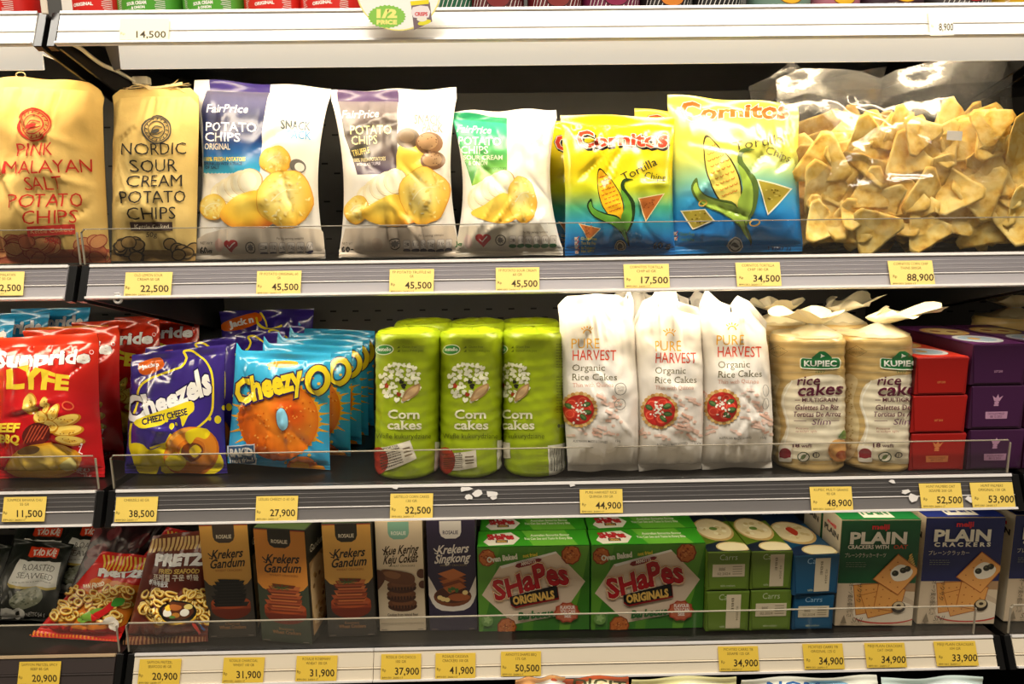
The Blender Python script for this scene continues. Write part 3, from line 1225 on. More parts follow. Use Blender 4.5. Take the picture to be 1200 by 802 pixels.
# printed pattern of chips along the foot
rnd = random.Random(4)
a.rect(-14, 292, 135, 309, '#a8573a')
for k in range(26):
    x, y = rnd.uniform(-8, 128), rnd.uniform(281, 304)
    a.ell(x, y, 11, 8, '#b9653f' if k % 2 else '#c98a55', rot=rnd.uniform(-40, 40), n=14).ring(x, y, 11, 8, 1.1, '#96382a', 16, rot=rnd.uniform(-40, 40))
stamp(a, 38, 146, 19.5, RED)
for s, x, y, h, w in (('PINK', 41, 183, 15.5, 45), ('HIMALAYAN', 45, 203.5, 15, 126), ('SALT', 50, 222.5, 15.5, 45), ('POTATO', 54, 243, 16, 83), ('CHIPS', 58, 262, 15.5, 62)):
    a.text(s, x, y, h, RED, w=w, bold=-.005, rot=-1.5)
a.rect(33, 264, 87, 276, '#b8342a', rot=-3)
a.text('Kettle Cooked', 60, 272.5, 5, '#d9a06a', w=46, rot=-3)
a.text('50g', 61, 284, 6, RED, w=15)
pink = bag('kraft_chip_bag', 'kraft paper chip bag with red lettering, folded over at the top', 'chip bag',
           [(-6, 92), (119, 92), (129, 306), (-12, 308)], Z2, Y=.068, lean=5, thick=.036, vb=.03, vt=.05, pinch=.015, ink='#d4b064', art=a, mat=KRAFT, seed=11, wr=3.0, crimp=0, wave=.004, top_edge=[(0, .01), (.3, .015), (.62, .0), (.88, -.01), (.97, -.05), (1, -.09)], parts=('pouch', 'folded_top', 'bottom_seal'))
a = Art()
a.rect(125, 293, 240, 310, '#8d6f3e')
for k in range(20):
    x, y = rnd.uniform(138, 228), rnd.uniform(283, 304)
    a.ell(x, y, 9, 7.5, '#a5844c', n=14).ring(x, y, 9, 7.5, 1.6, '#3f3322', 16)
stamp(a, 183.5, 152, 17, '#4a4844')
for s, x, y, h, w in (('NORDIC', 181, 181.5, 13.5, 73), ('SOUR', 180, 201.5, 14.5, 55), ('CREAM', 181, 219, 13.5, 64), ('POTATO', 180, 238, 14, 74), ('CHIPS', 178, 257, 14, 56)):
    a.text(s, x, y, h, '#2b2826', w=w, bold=-.005, rot=-1)
a.rect(152, 260, 202, 270.5, '#4a3a34')
a.text('Kettle Cooked', 177, 267.5, 4.6, '#d8c8a8', w=40)
a.text('50g', 175, 277.5, 5.5, '#2b2826', w=13)
bag('kraft_chip_bag', 'narrow kraft paper chip bag with black lettering and dark bar', 'chip bag',
    [(134, 104), (234, 104), (230, 307), (131, 307)], Z2, Y=.075, lean=7, thick=.034, vb=.035, vt=.05, pinch=.0, ink='#d6b870', art=a, mat=KRAFT, seed=12, wr=2.2, crimp=0, wave=.003, top_edge=[(0, -.05), (.08, -.01), (.3, .0), (.9, .0), (1, -.05)], parts=('pouch', 'folded_top', 'bottom_seal'))


# --- white potato chip bags
def crisp(a, cx, cy, rx, ry, rot=0, dark='#dd9a2c', n=30):
    r2 = random.Random(int(cx * 7 + cy))
    pts = []
    for k in range(n):
        an = 2 * PI * k / n
        m = 1 + .055 * noise.noise((math.cos(an) * 1.6 + cx, math.sin(an) * 1.6, cy)) * 2
        pts.append(rotp((cx + rx * m * math.cos(an), cy + ry * m * math.sin(an)), (cx, cy), rot))
    a.poly(pts, dark)
    pts = [(cx + (p[0] - cx) * .965 - .3, cy + (p[1] - cy) * .965 - .4) for p in pts]
    a._put([pts], rgrad(cx - rx * .1, cy - ry * .15, rx * 1.1, ry * 1.1, [(0, '#f8eba8'), (.45, '#f5de7c'), (.75, '#f0cb52'), (1, '#e6ad38')]))
    for k in range(int(rx * 2.2)):
        an, d = r2.uniform(0, 2 * PI), math.sqrt(r2.uniform(.02, .75))
        a.ell(cx + rx * d * math.cos(an), cy + ry * d * math.sin(an), r2.uniform(1, 3.2), r2.uniform(.6, 1.5), r2.choice(('#f0d264', '#f6e6a0', '#eec85c', '#f5de86')), rot=r2.uniform(0, 180), n=8)
    a.line([(cx - rx * .5, cy + ry * .1), (cx - rx * .1, cy - ry * .25), (cx + rx * .45, cy - ry * .3)], 1.2, '#fbf4cc', smooth=4, taper=True)


def snack_icons(a, x, y, w, dark):
    a.text('Per 30g serving contains', x + w * .55, y - 11, 2.6, '#6a5d55', w=w * .5)
    for k in range(6):
        cx = x + w * (k + .5) / 6
        r = w / 14
        a.rect(cx - r, y - 8, cx + r, y + 2, '#b7aaa0', r=2).rect(cx - r + .7, y - 7.2, cx + r - .7, y + 1.5, '#e2d8cc', r=1.6)
        a.text(['3', '112', '0.4g', '7.2g', '3.4g', '11%'][k], cx, y - 1.2, 3.4, '#5a4d48', w=r * 1.4)
        a.ell(cx, y + 3.4, r * 1.15, 2.2, dark, n=12)


def fairprice(name_line, panel, pgrad, tx, wx, greenish, foot, small):
    """shared art; positions in tx"""
    a = Art()
    a.poly(panel, pgrad)
    return a


WHITE = '#f1ece2'
a = Art()
a.poly([(246, 92), (317, 96), (316, 109), (246, 107)], '#3c2f78')
a.poly([(243, 106), (315, 108), (305, 204), (238.5, 204), (236, 130)], vgrad([(106, '#6a6680'), (122, '#57577a'), (140, NAVY), (165, '#1f2f66'), (182, '#1b62a8'), (204, '#35b0d8')]))  # grey-lilac top of the blend is a light reflection painted in
for k in range(17):
    a.ell(240 + k * 4, 204, 1.6, 1.4, WHITE, n=8)
a.text('FairPrice', 266, 132, 9, '#f4f4f4', w=47, bold=.012, shear=.22)
a.text('POTATO', 270.5, 154, 10, '#ffffff', w=58, bold=.012, rot=1)
a.text('CHIPS', 261, 166, 10, '#ffffff', w=40, bold=.012, rot=1)
a.text('ORIGINAL', 255.5, 175.5, 7, '#f2e8d8', w=29, bold=.01)
a.text('100% FRESH POTATOES', 264, 189, 4.6, '#f4e04a', w=48, bold=.02)
a.text('SPRINKLED WITH A TRACE', 262, 193.6, 3.2, '#122b5a', w=44, bold=.02)
a.text('OF SALT', 249, 198, 3.2, '#122b5a', w=16, bold=.02)
a.text('SNACK', 346, 152, 10, '#4a5560', w=34, bold=.015, rot=4)
a.text('PACK', 350, 163, 9.5, '#5fa2cf', w=28, bold=.015, rot=4)
crisp(a, 322, 188, 18, 17, 10)
a.ell(348, 195, 10, 8, '#6d675f', rot=30).ell(350, 196, 6, 5, '#e9e2d6', rot=30)
for k, (cx, cy) in enumerate(((262, 228), (269, 223), (277, 218), (285, 215), (294, 213))):
    a.ell(cx, cy, 15, 15, '#c9a067', n=20).ell(cx - .8, cy - .3, 14, 14.4, '#f3e6bd', n=20).ell(cx - 2, cy, 10, 11, '#f7eecf', n=16)
crisp(a, 250, 243, 15, 15, 20)
a.poly([(258, 250), (275, 232), (300, 224), (318, 231), (326, 250), (315, 265), (292, 268), (268, 264)], rgrad(285, 238, 42, 34, [(0, '#f8d95e'), (.6, '#f2bf3a'), (1, '#e2772a')]), smooth=4)
crisp(a, 334, 233, 33, 34, 0)
a.poly([(230, 284), (268, 268), (360, 268), (378, 276), (380, 306), (226, 306)], '#dccdb8', smooth=4)  # tan foot: shadow on the lower bag put into the colour
a.text('NET WT', 244, 286, 3, '#3a3330', w=13).text('60g', 243, 296, 7, '#2b2624', w=14, bold=.03)
a.ell(258, 286, 6, 7, '#e4b9a8', n=12)
a.ell(268.5, 285, 4.2, 4, '#b3262a', n=12, rot=15).ell(275.5, 284.5, 4.2, 4, '#b3262a', n=12, rot=-20).poly([(264.5, 286.5), (279.5, 286), (273, 293)], '#b3262a').line([(269, 286), (272, 289), (277, 283)], 1, '#f4e6e0')
a.ring(294.5, 288, 6.2, 6.2, 1.2, '#4a423c', 18).star(294.5, 288, 2.5, 4.2, 8, '#6a615a')
snack_icons(a, 304, 291, 64, '#2e2a48')
FP = dict(wr=2.3, thick=.034, vb=.045, vt=.06, mat=FILM, wave=.004)
orig = bag('potato_chip_bag', 'white potato chip bag with a navy to sky blue panel', 'chip bag', [(227, 94), (387, 104), (381, 304), (226, 307)], Z2, Y=.085, lean=9, pinch=.14, ink=WHITE, art=a, seed=21, **FP)

a = Art()
a.poly([(396, 106), (467, 106), (467, 120), (396, 120)], '#5d4a70')
a.poly([(396, 119), (466, 119), (467, 205), (419, 205), (404, 160)], vgrad([(119, '#857c80'), (135, '#6d6262'), (150, '#4d433f'), (185, '#57484a'), (205, '#4b3a52')]))
a.text('FairPrice', 422, 138, 9, '#e9e4e2', w=43, bold=.012, shear=.22, rot=-2)
a.text('POTATO', 434.5, 157, 10, '#e3dfa0', w=48, bold=.012, rot=-1)
a.text('CHIPS', 427, 169, 10, '#e3dfa0', w=30, bold=.012, rot=-3)
a.poly([(411, 174), (428, 168), (434, 182), (424, 188), (414, 186)], '#2e2818', smooth=3)
a.text('TRUFFLE', 423.5, 181, 7, '#d9c66a', w=20, bold=.01, rot=-14)
a.text('100% FRESH POTATOES', 433, 189, 4.2, '#dccf9a', w=38, bold=.02, rot=-3)
a.text('WITH BLACK TRUFFLE', 432, 194, 3.4, '#dcd2da', w=28, bold=.02, rot=-3)
a.text('SNACK', 501, 145.5, 10.5, '#80736a', w=32, bold=.02, rot=2)
a.text('PACK', 507, 155, 9, '#80736a', w=24, bold=.02, rot=2)
a.poly([(467, 172), (488, 171), (498, 186), (496, 206), (467, 206)], '#efcf4c', smooth=3)
a.ell(478, 162, 14, 12, '#5a4632', n=18).ell(477, 160, 9, 7, '#6f5a42')
a.ell(503, 168, 16, 13, '#8a6240', n=20).ell(501, 166, 12, 9.5, '#b58f68', n=18)
a.ell(507, 188, 15, 11, '#7a5436', n=20).ell(506, 187, 11.5, 8, '#ab855c', n=18)
for k in range(30):
    a.ell(500 + rnd.uniform(-11, 14), 168 + rnd.uniform(-8, 26), .9, .7, '#6b4a30', n=6)
for k, (cx, cy) in enumerate(((432, 232), (440, 226), (448, 220), (456, 216), (464, 213))):
    a.ell(cx, cy, 14, 15, '#c9a067', n=20).ell(cx - .8, cy - .3, 13, 14.4, '#f3e6bd', n=20).ell(cx - 2, cy, 9, 11, '#f7eecf', n=16)
crisp(a, 419, 246, 14, 17, 25)
a.poly([(424, 252), (440, 238), (462, 228), (480, 236), (488, 256), (474, 264), (448, 264)], rgrad(448, 240, 42, 34, [(0, '#f8d95e'), (.6, '#f2bf3a'), (1, '#e2872a')]), smooth=4)
crisp(a, 497, 230, 29, 33, 0)
a.poly([(406, 268), (530, 265), (540, 304), (398, 304)], '#d3c2ac')  # tan foot again paints the shade low on the white film
a.text('NET WT', 408, 287, 3, '#3a3330', w=11).text('60g', 408, 296, 7, '#2b2624', w=14, bold=.03)
a.ell(443, 285, 5, 7, '#cdb6a0', n=12)
a.ring(463, 284.5, 6.2, 6.2, 1.2, '#4a423c', 18).star(463, 284.5, 2.5, 4.2, 8, '#6a615a')
snack_icons(a, 472, 288, 58, '#342a40')
truf = bag('potato_chip_bag', 'white potato chip bag with a brown and plum panel', 'chip bag', [(388, 108), (535, 105), (540, 303), (398, 304)], Z2, Y=.085, lean=9, pinch=.13, ink=WHITE, art=a, seed=22, **FP)

a = Art()
a.poly([(529, 131), (594, 138), (594, 146), (529, 140)], '#2c9a6a')
a.poly([(529, 139), (594, 145), (594.5, 204), (553, 218), (538, 170)], vgrad([(139, '#3fc293'), (160, '#37b47c'), (180, '#4fb860'), (218, '#9ccb48')]))
a.poly([(534, 165), (545, 190), (560, 195), (553, 217)], '#3f9a3c')
a.text('FairPrice', 555, 156, 8.5, '#eafaf2', w=40, bold=.012, shear=.22, rot=4)
a.text('POTATO', 562, 170, 9, '#ffffff', w=50, bold=.012, rot=2)
a.text('CHIPS', 556, 180, 8.5, '#ffffff', w=32, bold=.012, rot=1)
a.text('SOUR CREAM', 566, 187, 5, '#f3fbe8', w=46, bold=.02).text('& ONION', 560, 193.5, 5, '#f3fbe8', w=22, bold=.02, rot=0)
a.text('100% FRESH POTATOES', 576, 199, 3.2, '#3a7a2c', w=34)
a.text('SNACK', 626, 163, 8, '#cfe4d4', w=26).text('PACK', 628, 171, 7, '#cfe4d4', w=20)
for k, (cx, cy) in enumerate(((561, 234), (568, 227), (576, 221), (584, 217), (591, 214))):
    a.ell(cx, cy, 13, 15, '#c9a067', n=20).ell(cx - .8, cy - .3, 12.2, 14.4, '#f3e6bd', n=20).ell(cx - 2, cy, 8.5, 11, '#f7eecf', n=16)
a.poly([(552, 250), (568, 240), (590, 226), (602, 236), (606, 254), (592, 262), (570, 259)], rgrad(575, 238, 40, 32, [(0, '#f8d95e'), (.6, '#f2c23e'), (1, '#e2972a')]), smooth=4)
crisp(a, 612, 234, 17, 28, -8)
a.poly([(540, 266), (632, 262), (660, 302), (534, 302)], '#d6cbb6')  # painted shade at the foot, as on the other white bags
a.text('60g', 535, 290, 7, '#3a6a38', w=14, bold=.03)
a.ell(549, 283, 5, 8, '#dcc0b4', n=12)
a.ell(562, 278.5, 5, 4.6, '#c3262a', n=12, rot=15).ell(570.5, 278.5, 5, 4.6, '#c3262a', n=12, rot=-15).poly([(557.5, 280), (575, 280), (566.5, 289)], '#c3262a').line([(562, 280), (565, 283), (571, 276)], 1.2, '#f4e6e0')
a.ring(586.5, 281, 6.2, 6.2, 1.2, '#4a423c', 18).star(586.5, 281, 2.5, 4.2, 8, '#6a615a')
snack_icons(a, 596, 284, 56, '#2f6a38')
sour = bag('potato_chip_bag', 'white potato chip bag with a green panel', 'chip bag', [(530, 132), (652, 129), (660, 300), (532, 303)], Z2, Y=.08, lean=12, pinch=.18, ink=WHITE, art=a, seed=23, **FP)
dup(truf, 'white potato chip bag mostly hidden behind the brown-panelled one', (-.012, .075, 0), .06, 'hidden white chip bags')
dup(sour, 'white potato chip bag showing only its corner behind the green-panelled one', (.004, .078, .0), -.05, 'hidden white chip bags')


# --- yellow and blue tortilla chip bags
def corn(a, cx, cy, s, rot, pale):
    """a plain ear of corn in its husk"""
    b = Art()
    yel, dk = ('#f5e36a', '#e0913a') if pale else ('#f2b81e', '#b8321a')
    b.poly([(-9, 62), (9, 62), (21, 30), (19, -4), (8, -38), (0, -50), (-9, -38), (-20, -4), (-21, 30)], '#3d3216', smooth=4)
    b.poly([(-8, 60), (8, 60), (19, 29), (17, -4), (7, -36), (0, -46), (-8, -36), (-18, -4), (-19, 29)], yel, smooth=4)
    for j in range(9):
        y = -34 + j * 9
        wd = 16 * math.sin(PI * min(1, max(.12, (y + 52) / 122)))
        for i in range(4):
            x = -wd + (i + .5 + .3 * (j % 2)) * wd / 2
            if x < wd:
                b.ring(x, y, 3.2, 3.6, 1.3, dk, 8, 20, 160)
    hk, hd = ('#a8c84e', '#5c7434') if pale else ('#5f9a34', '#223a18')
    b.poly([(0, 96), (-18, 66), (-44, 40), (-50, 14), (-36, 2), (-38, 22), (-20, 40), (2, 58)], hd, smooth=4)
    b.poly([(0, 92), (-17, 65), (-42, 39), (-47, 16), (-39, 8), (-39, 23), (-22, 42), (2, 62)], hk, smooth=4)
    b.poly([(0, 96), (20, 70), (34, 40), (26, 4), (38, -12), (56, -4), (40, -6), (34, 6), (42, 40), (26, 74)], hd, smooth=4)
    b.poly([(0, 92), (4, 60), (20, 40), (25, 6), (34, 36), (23, 70)], hk, smooth=4)
    b.poly([(-6, 84), (6, 84), (0, 122)], hd).poly([(-4, 84), (4, 84), (0, 112)], hk)
    m = b.moved(lambda p: rotp((cx + p[0] * s, cy + p[1] * s), (cx, cy), rot))
    # printed blends are all flat colours here, so the shapes can simply be moved
    a.e += m.e


def wob(amp, n, h):
    return lambda t, x, y: (x, y + amp * math.sin(t * n) + 0 * h)


def cornitos(pale, grad, word, ww):
    a = Art()
    return a


CG = [(110, '#f6d81e'), (200, '#f2d81c'), (225, '#c9d42a'), (243, '#4fae7c'), (262, '#2a93b8'), (285, '#1b74c4'), (303, '#1c7ccf')]
a = Art()
a.poly([(650, 130), (796, 130), (796, 306), (650, 306)], vgrad(CG))
a.text('Cornitos', 729, 171, 13.5, '#d8432a', w=106, bold=.035, warp=lambda t, x, y: (x, y * (1.15 + .25 * math.cos(6.3 * t)) + 1.5 * math.sin(9 * t)), out=[(.055, '#1e1a18'), (.032, '#f8f0dc')], shadow=(.06, '#1e1a18', 1.5, 2.2))
corn(a, 713, 224, .58, -20, False)
a.text('Tortilla', 751, 203, 9.5, '#2a2416', w=44, bold=.0, rot=-27)
a.text('Chips', 767, 211, 8, '#2a2416', w=24, bold=.0, rot=8)
for tri in ([(749, 233), (777, 228), (757, 258)], [(680, 263), (703, 268), (690, 281)]):
    c = (sum(p[0] for p in tri) / 3, sum(p[1] for p in tri) / 3)
    a.poly([(c[0] + (p[0] - c[0]) * 1.12, c[1] + (p[1] - c[1]) * 1.12) for p in tri], '#e8d8a0').poly(tri, '#b8682e')
    for k in range(10):
        a.ell(c[0] + rnd.uniform(-6, 6), c[1] + rnd.uniform(-6, 5), 1, .8, '#8f4a20', n=6)
for k in range(4):
    y = 281 + k * 5
    a.rect(674, y - 3, 678, y + 1, '#e9e0d0').line([(674.5, y - 1), (676, y + .5), (679, y - 4)], .9, '#c23a2a').text(['Gluten Free', 'Trans Fat Free', 'No Cholesterol', 'Non GMO'][k], 681, y, 3.2, '#d8d84a', w=18 - k, al='l', bold=.01)
a.ell(727, 287.5, 7, 7, '#c7bda0', n=18).ring(727, 287.5, 6, 6, 1, '#3d3a30', 18).ell(727, 287.5, 3.4, 3.4, '#5a5648', n=12)
a.text('60 g', 775, 290, 6.5, '#16243a', w=20, bold=.02)
CO = dict(lean=8, thick=.034, vb=.05, vt=.07, pinch=.04, mat=SHINY, wave=.004, wr=2.4)
csm = bag('tortilla_chip_bag', 'smaller yellow and blue tortilla chip bag with orange lettering', 'chip bag', [(657, 136), (790, 139), (791, 300), (662, 301)], Z2, Y=.08, ink='#e9cf1e', art=a, seed=31, **CO)
dup(csm, 'yellow tortilla chip bag peeking out behind the smaller yellow and blue one', (-.022, .075, .004), .12, 'hidden tortilla chip bags')

a = Art()
a.poly([(776, 105), (945, 105), (945, 305), (776, 305)], vgrad([(105, '#f7ee5a'), (160, '#f4ea58'), (190, '#d9e36a'), (215, '#8cc9a8'), (235, '#3fa4d8'), (262, '#1f82d0'), (305, '#2a90dc')]))
a.text('Cornitos', 861, 138, 15, '#e2632a', w=128, bold=.035, warp=lambda t, x, y: (x, y * (1.1 + .25 * math.cos(6.3 * t)) + 1.5 * math.sin(9 * t)), out=[(.05, '#c9b24a'), (.03, '#fbf6da')], rot=-1)
corn(a, 843, 196, .82, -22, True)
a.text('Tortilla', 890, 172, 11, '#5a5434', w=60, bold=-.005, rot=-10)
a.text('Chips', 911, 185, 9, '#5a5434', w=30, bold=-.005, rot=22)
for tri in ([(888, 212), (926, 222), (899, 250)], [(800, 248), (826, 246), (836, 258), (812, 268)]):
    c = (sum(p[0] for p in tri) / len(tri), sum(p[1] for p in tri) / len(tri))
    a.poly([(c[0] + (p[0] - c[0]) * 1.12, c[1] + (p[1] - c[1]) * 1.12) for p in tri], '#f4f0d0').poly(tri, '#b3a03a')
    for k in range(16):
        a.ell(c[0] + rnd.uniform(-9, 9), c[1] + rnd.uniform(-7, 7), 1.4, 1, '#7d6a20' if k % 2 else '#cdbb56', n=6)
for cx, cy in ((824, 238), (884, 261)):
    a.ring(cx, cy, 6, 4, 1.5, '#e3b64a', 16, rot=-20)
for k in range(2):
    y = 276 + k * 6
    a.rect(790, y - 4, 794, y, '#e9e0d0').line([(790.5, y - 2), (792, y - .5), (795, y - 5)], .9, '#c23a2a').text(['Gluten Free', 'Trans Fat Free'][k], 797, y, 3.6, '#5c8f3a', w=16, al='l', bold=.01)
a.ell(861.5, 286.5, 9.5, 9.5, '#e3ded2', n=20).ring(861.5, 286.5, 8, 8, 1.3, '#3d3a36', 20).ell(861.5, 286.5, 5, 3, '#5a5650', n=12, rot=25)
a.text('L7887.22', 913, 294, 4.6, '#123050', w=28, bold=.02)
cbig = bag('tortilla_chip_bag', 'larger pale yellow and blue tortilla chip bag beside the clear bag', 'chip bag', [(782, 111), (936, 122), (941, 294), (787, 298)], Z2, Y=.085, ink='#f4e655', art=a, seed=32, **CO)
dup(cbig, 'yellow tortilla chip bag just showing its top behind the larger one', (-.028, .08, -.004), .08, 'hidden tortilla chip bags')

# --- clear bags of loose tortilla chips
CLEARF = clear_material('clear_bag_film', (0.99, 0.985, 0.97), 0.11, 0.04, '#fffaf0', f0=.085, fmax=.75, bump=1.0, bump_scale=11)
CLEARTOP = clear_material('clear_bag_film_doubled', (0.98, 0.975, 0.96), 0.13, 0.10, '#fffaf0', f0=.10, fmax=.75, bump=1.0, bump_scale=14)
CHIPM = bpy.data.materials.new('toasted_corn')
CHIPM.use_nodes = True
_nt = CHIPM.node_tree
_b = _nt.nodes['Principled BSDF']; _b.inputs['Roughness'].default_value = .65
_n = _nt.nodes.new('ShaderNodeTexNoise'); _n.inputs['Scale'].default_value = 55; _n.inputs['Detail'].default_value = 5
_r = _nt.nodes.new('ShaderNodeValToRGB')
_r.color_ramp.elements[0].position = .30; _r.color_ramp.elements[0].color = (*lin('#cb9032'), 1)
_r.color_ramp.elements[1].position = .62; _r.color_ramp.elements[1].color = (*lin('#fbdf8c'), 1)
_e = _r.color_ramp.elements.new(.45); _e.color = (*lin('#f0c65e'), 1)
_tc = _nt.nodes.new('ShaderNodeTexCoord'); _nt.links.new(_tc.outputs['Object'], _n.inputs['Vector'])
_nt.links.new(_n.outputs['Fac'], _r.inputs[0]); _nt.links.new(_r.outputs[0], _b.inputs['Base Color'])
_bp = _nt.nodes.new('ShaderNodeBump'); _bp.inputs['Strength'].default_value = .5; _bp.inputs['Distance'].default_value = .002
_nt.links.new(_n.outputs['Fac'], _bp.inputs['Height']); _nt.links.new(_bp.outputs[0], _b.inputs['Normal'])


def chip_mesh(seed):
    """a rounded corn triangle, curled and blistered, 1.6 mm thick"""
    rnd = random.Random(seed)
    pts = []
    R = .040
    for k in range(36):
        a = 2 * PI * k / 36
        r = R * min(.93, .60 / max(.3, math.cos(((a + PI / 3) % (2 * PI / 3)) - PI / 3))) * (1 + .05 * noise.noise((math.cos(a) * 2, math.sin(a) * 2, seed)))
        pts.append((r * math.cos(a), r * math.sin(a)))
    cx, cy, cz = rnd.uniform(-3, 3), rnd.uniform(-1, 4.5), rnd.uniform(-3, 3)
    def z(x, y):
        return cx * x * x + cy * y * y + cz * x * y + .0014 * noise.noise((x * 90, y * 90, seed * 2.0))
    rings = 7
    vs, fs = [], []
    for side in (0, 1):
        vs.append((0, 0, z(0, 0) + side * .0013))
        for j in range(1, rings + 1):
            s = j / rings
            for (x, y) in pts:
                X, Y = x * s, y * s
                vs.append((X, Y, z(X, Y) + side * .0013 * (1 if j < rings else .8)))
    n, off = 36, 1 + rings * 36
    for side in (0, 1):
        b = side * off
        for k in range(n):
            f = (b, b + 1 + k, b + 1 + (k + 1) % n)
            fs.append(f if side else f[::-1])
            for j in range(rings - 1):
                p = b + 1 + j * n
                f = (p + k, p + n + k, p + n + (k + 1) % n, p + (k + 1) % n)
                fs.append(f if side else f[::-1])
    p = 1 + (rings - 1) * n
    for k in range(n):
        fs.append((p + k, p + (k + 1) % n, off + p + (k + 1) % n, off + p + k))
    me = bpy.data.meshes.new('tortilla_chip')
    me.from_pydata(vs, [], fs)
    me.polygons.foreach_set('use_smooth', [True] * len(fs))
    me.materials.append(CHIPM)
    return me


CHIPS = [chip_mesh(k) for k in range(9)]
_chips_made = []


def fill_chips(root, span, zspan, layers, step, label, group, seed, lean=8, edge=None, line=None):
    """layers of chips standing in a pouch; span/zspan in the pouch's own frame"""
    rnd = random.Random(seed)
    tl = math.tan(math.radians(lean))
    for li, dy in enumerate(layers):
        z = zspan[0]
        row = 0
        while z < zspan[1]:
            x = span[0] + (.5 if row % 2 else 0) * step + rnd.uniform(-.006, .006)
            while x < span[1]:
                zz = z + rnd.uniform(-.008, .008)
                if edge is None or zz < edge(x):
                    o = bpy.data.objects.new('tortilla_chip', rnd.choice(CHIPS))
                    COL.objects.link(o)
                    tag(o, label, 'chip', group)
                    b = rnd.uniform(-.004, .004)
                    o.location = Vector(root.location) + Vector((x, dy + b + (line(zz) if line else zz * tl), zz))
                    o.rotation_euler = (PI / 2 + rnd.uniform(-.45, .45), rnd.uniform(0, 6.28), rnd.uniform(-.5, .5))
                    o.rotation_mode = 'XYZ'
                    m = Matrix.Rotation(rnd.uniform(-.22, .22), 4, 'Z') @ Matrix.Rotation(PI / 2 - (math.atan((line(zz + .01) - line(zz - .01)) / .02) if line else math.radians(lean)) + rnd.uniform(-.2, .2), 4, 'X') @ Matrix.Rotation(rnd.uniform(0, 6.28), 4, 'Z')
                    o.rotation_euler = m.to_euler()
                    s = rnd.uniform(.8, 1.1)
                    o.scale = (s, s, s)
                x += step * rnd.uniform(.85, 1.15)
            z += step * .62
            row += 1


CLP = dict(mat=CLEARF, seal_mat=CLEARTOP, ink='#ffffff', back=.9, parts=('film_pouch', 'empty_film_top', 'bottom_seal'), crimp=0, edge_pow=.32)
qb = [(911, 92), (1188, 64), (1195, 286), (926, 296)]
cl = bag('clear_chip_bag', 'big clear bag of loose tortilla chips, its empty top standing up', 'chip bag', qb, Z2, Y=.105, lean=0, top_y=.084, bow=.012, thick=.056, vb=.03, vt=.13, pinch=-.02,
         seed=41, wr=4.2, wave=.010, top_edge=[(0, 0), (.12, .05), (.3, .0), (.42, -.06), (.5, -.02), (.7, .02), (1, 0)], **CLP)
W2 = .140
fill_chips(cl, (-.132, .148), (.036, .225), (-.022, .0, .022), .036, 'golden triangular tortilla chip piled inside the big clear bag', 'tortilla chips in the big clear bag', 5,
           lean=0, edge=lambda x: .132 + .040 * math.cos((x - .04) * 9), line=lambda z: -.021 * z / .27 + .012 * math.sin(PI * z / .27))
_n0 = np.array([0, -1.0, 0])
_P = local(on_plane([(1110, 153), (1128, 154), (1127, 165), (1109, 164)], np.array(cl.location) + _n0 * .054, _n0), np.array(cl.location), 0)
sticker(cl, 'price_sticker', list(_P), '#e9e2d6')
cl2 = bag('clear_chip_bag', 'clear chip bag standing behind the big one, its corner poking out above', 'chip bag', [(880, 92), (1040, 70), (1010, 285), (925, 285)], Z2, Y=.20, lean=0, top_y=.085, bow=.03, thick=.036, vb=.03, vt=.12, pinch=-.02,
          seed=42, wr=4.0, wave=.008, top_edge=[(0, 0), (.15, .03), (.3, .10), (.5, -.02), (1, 0)], **CLP)
fill_chips(cl2, (-.058, .050), (.042, .18), (-.008, .012), .040, 'golden tortilla chip inside the clear bag that stands behind', 'tortilla chips in the rear clear bag', 6, lean=0, line=lambda z: -.115 * z / .28 + .03 * math.sin(PI * z / .28))
cl3 = bag('clear_chip_bag', 'clear chip bag cut off by the edge of the view, past the big one', 'chip bag', [(1172, 105), (1320, 100), (1330, 280), (1195, 282)], Z2, Y=.19, lean=6, thick=.04, vb=.03, vt=.12, pinch=-.02,
          seed=43, wr=3.5, wave=.006, **CLP)
fill_chips(cl3, (-.055, .065), (.042, .19), (-.010, .012), .048, 'golden tortilla chip inside the clear bag at the far end', 'tortilla chips in the end clear bag', 7, lean=6)

# --- lamp cable and raffia
WIRE = material('cream_cable', '#e8dcc0', rough=.5)
RAFF = material('straw_raffia', '#cdb583', rough=.9)
cab = thing('power_cable', 'cream lamp cable drooping from the bright top rail to a plug', 'cable', at_y(110, 66, .06))
L = np.array(cab.location)
pts = [at_y(84, 51, .018), at_y(95, 57, .030), at_y(106, 66, .055), at_y(120, 76, .085), at_y(136, 83, .115), at_y(150, 91, .145), at_y(160, 96, .155)]
pp = []
for i in range(len(pts) - 1):
    for k in range(4):
        t = k / 4
        p0, p1, p2, p3 = pts[max(0, i - 1)], pts[i], pts[i + 1], pts[min(len(pts) - 1, i + 2)]
        pp.append(.5 * (2 * p1 + (p2 - p0) * t + (2 * p0 - 5 * p1 + 4 * p2 - p3) * t * t + (3 * p1 - p0 - 3 * p2 + p3) * t ** 3))
pp.append(pts[-1])
m = MB(); m.tube(pp, .0026, 10); m.build('cord', WIRE, cab, L)
m = MB(); c = at_y(166, 95.5, .158); m.box(c - np.array([.011, .006, .005]), c + np.array([.011, .006, .006]), bev=.0015); m.build('plug', WIRE, cab, L)
raf = MB()
r2 = random.Random(3)
c0 = at_y(186, 106, .105)
for k in range(26):
    a0 = c0 + np.array([r2.uniform(-.034, .034), r2.uniform(-.004, .01), r2.uniform(-.002, .003)])
    d = np.array([r2.uniform(-.03, .03), r2.uniform(-.01, .006), r2.uniform(-.002, .014) if k % 3 == 0 else r2.uniform(-.002, .004)])
    raf.tube([a0 - d * .6, a0 + np.array([0, 0, .004]), a0 + d * .7, a0 + d], [.0005, .0007, .0005, .0003], 5)
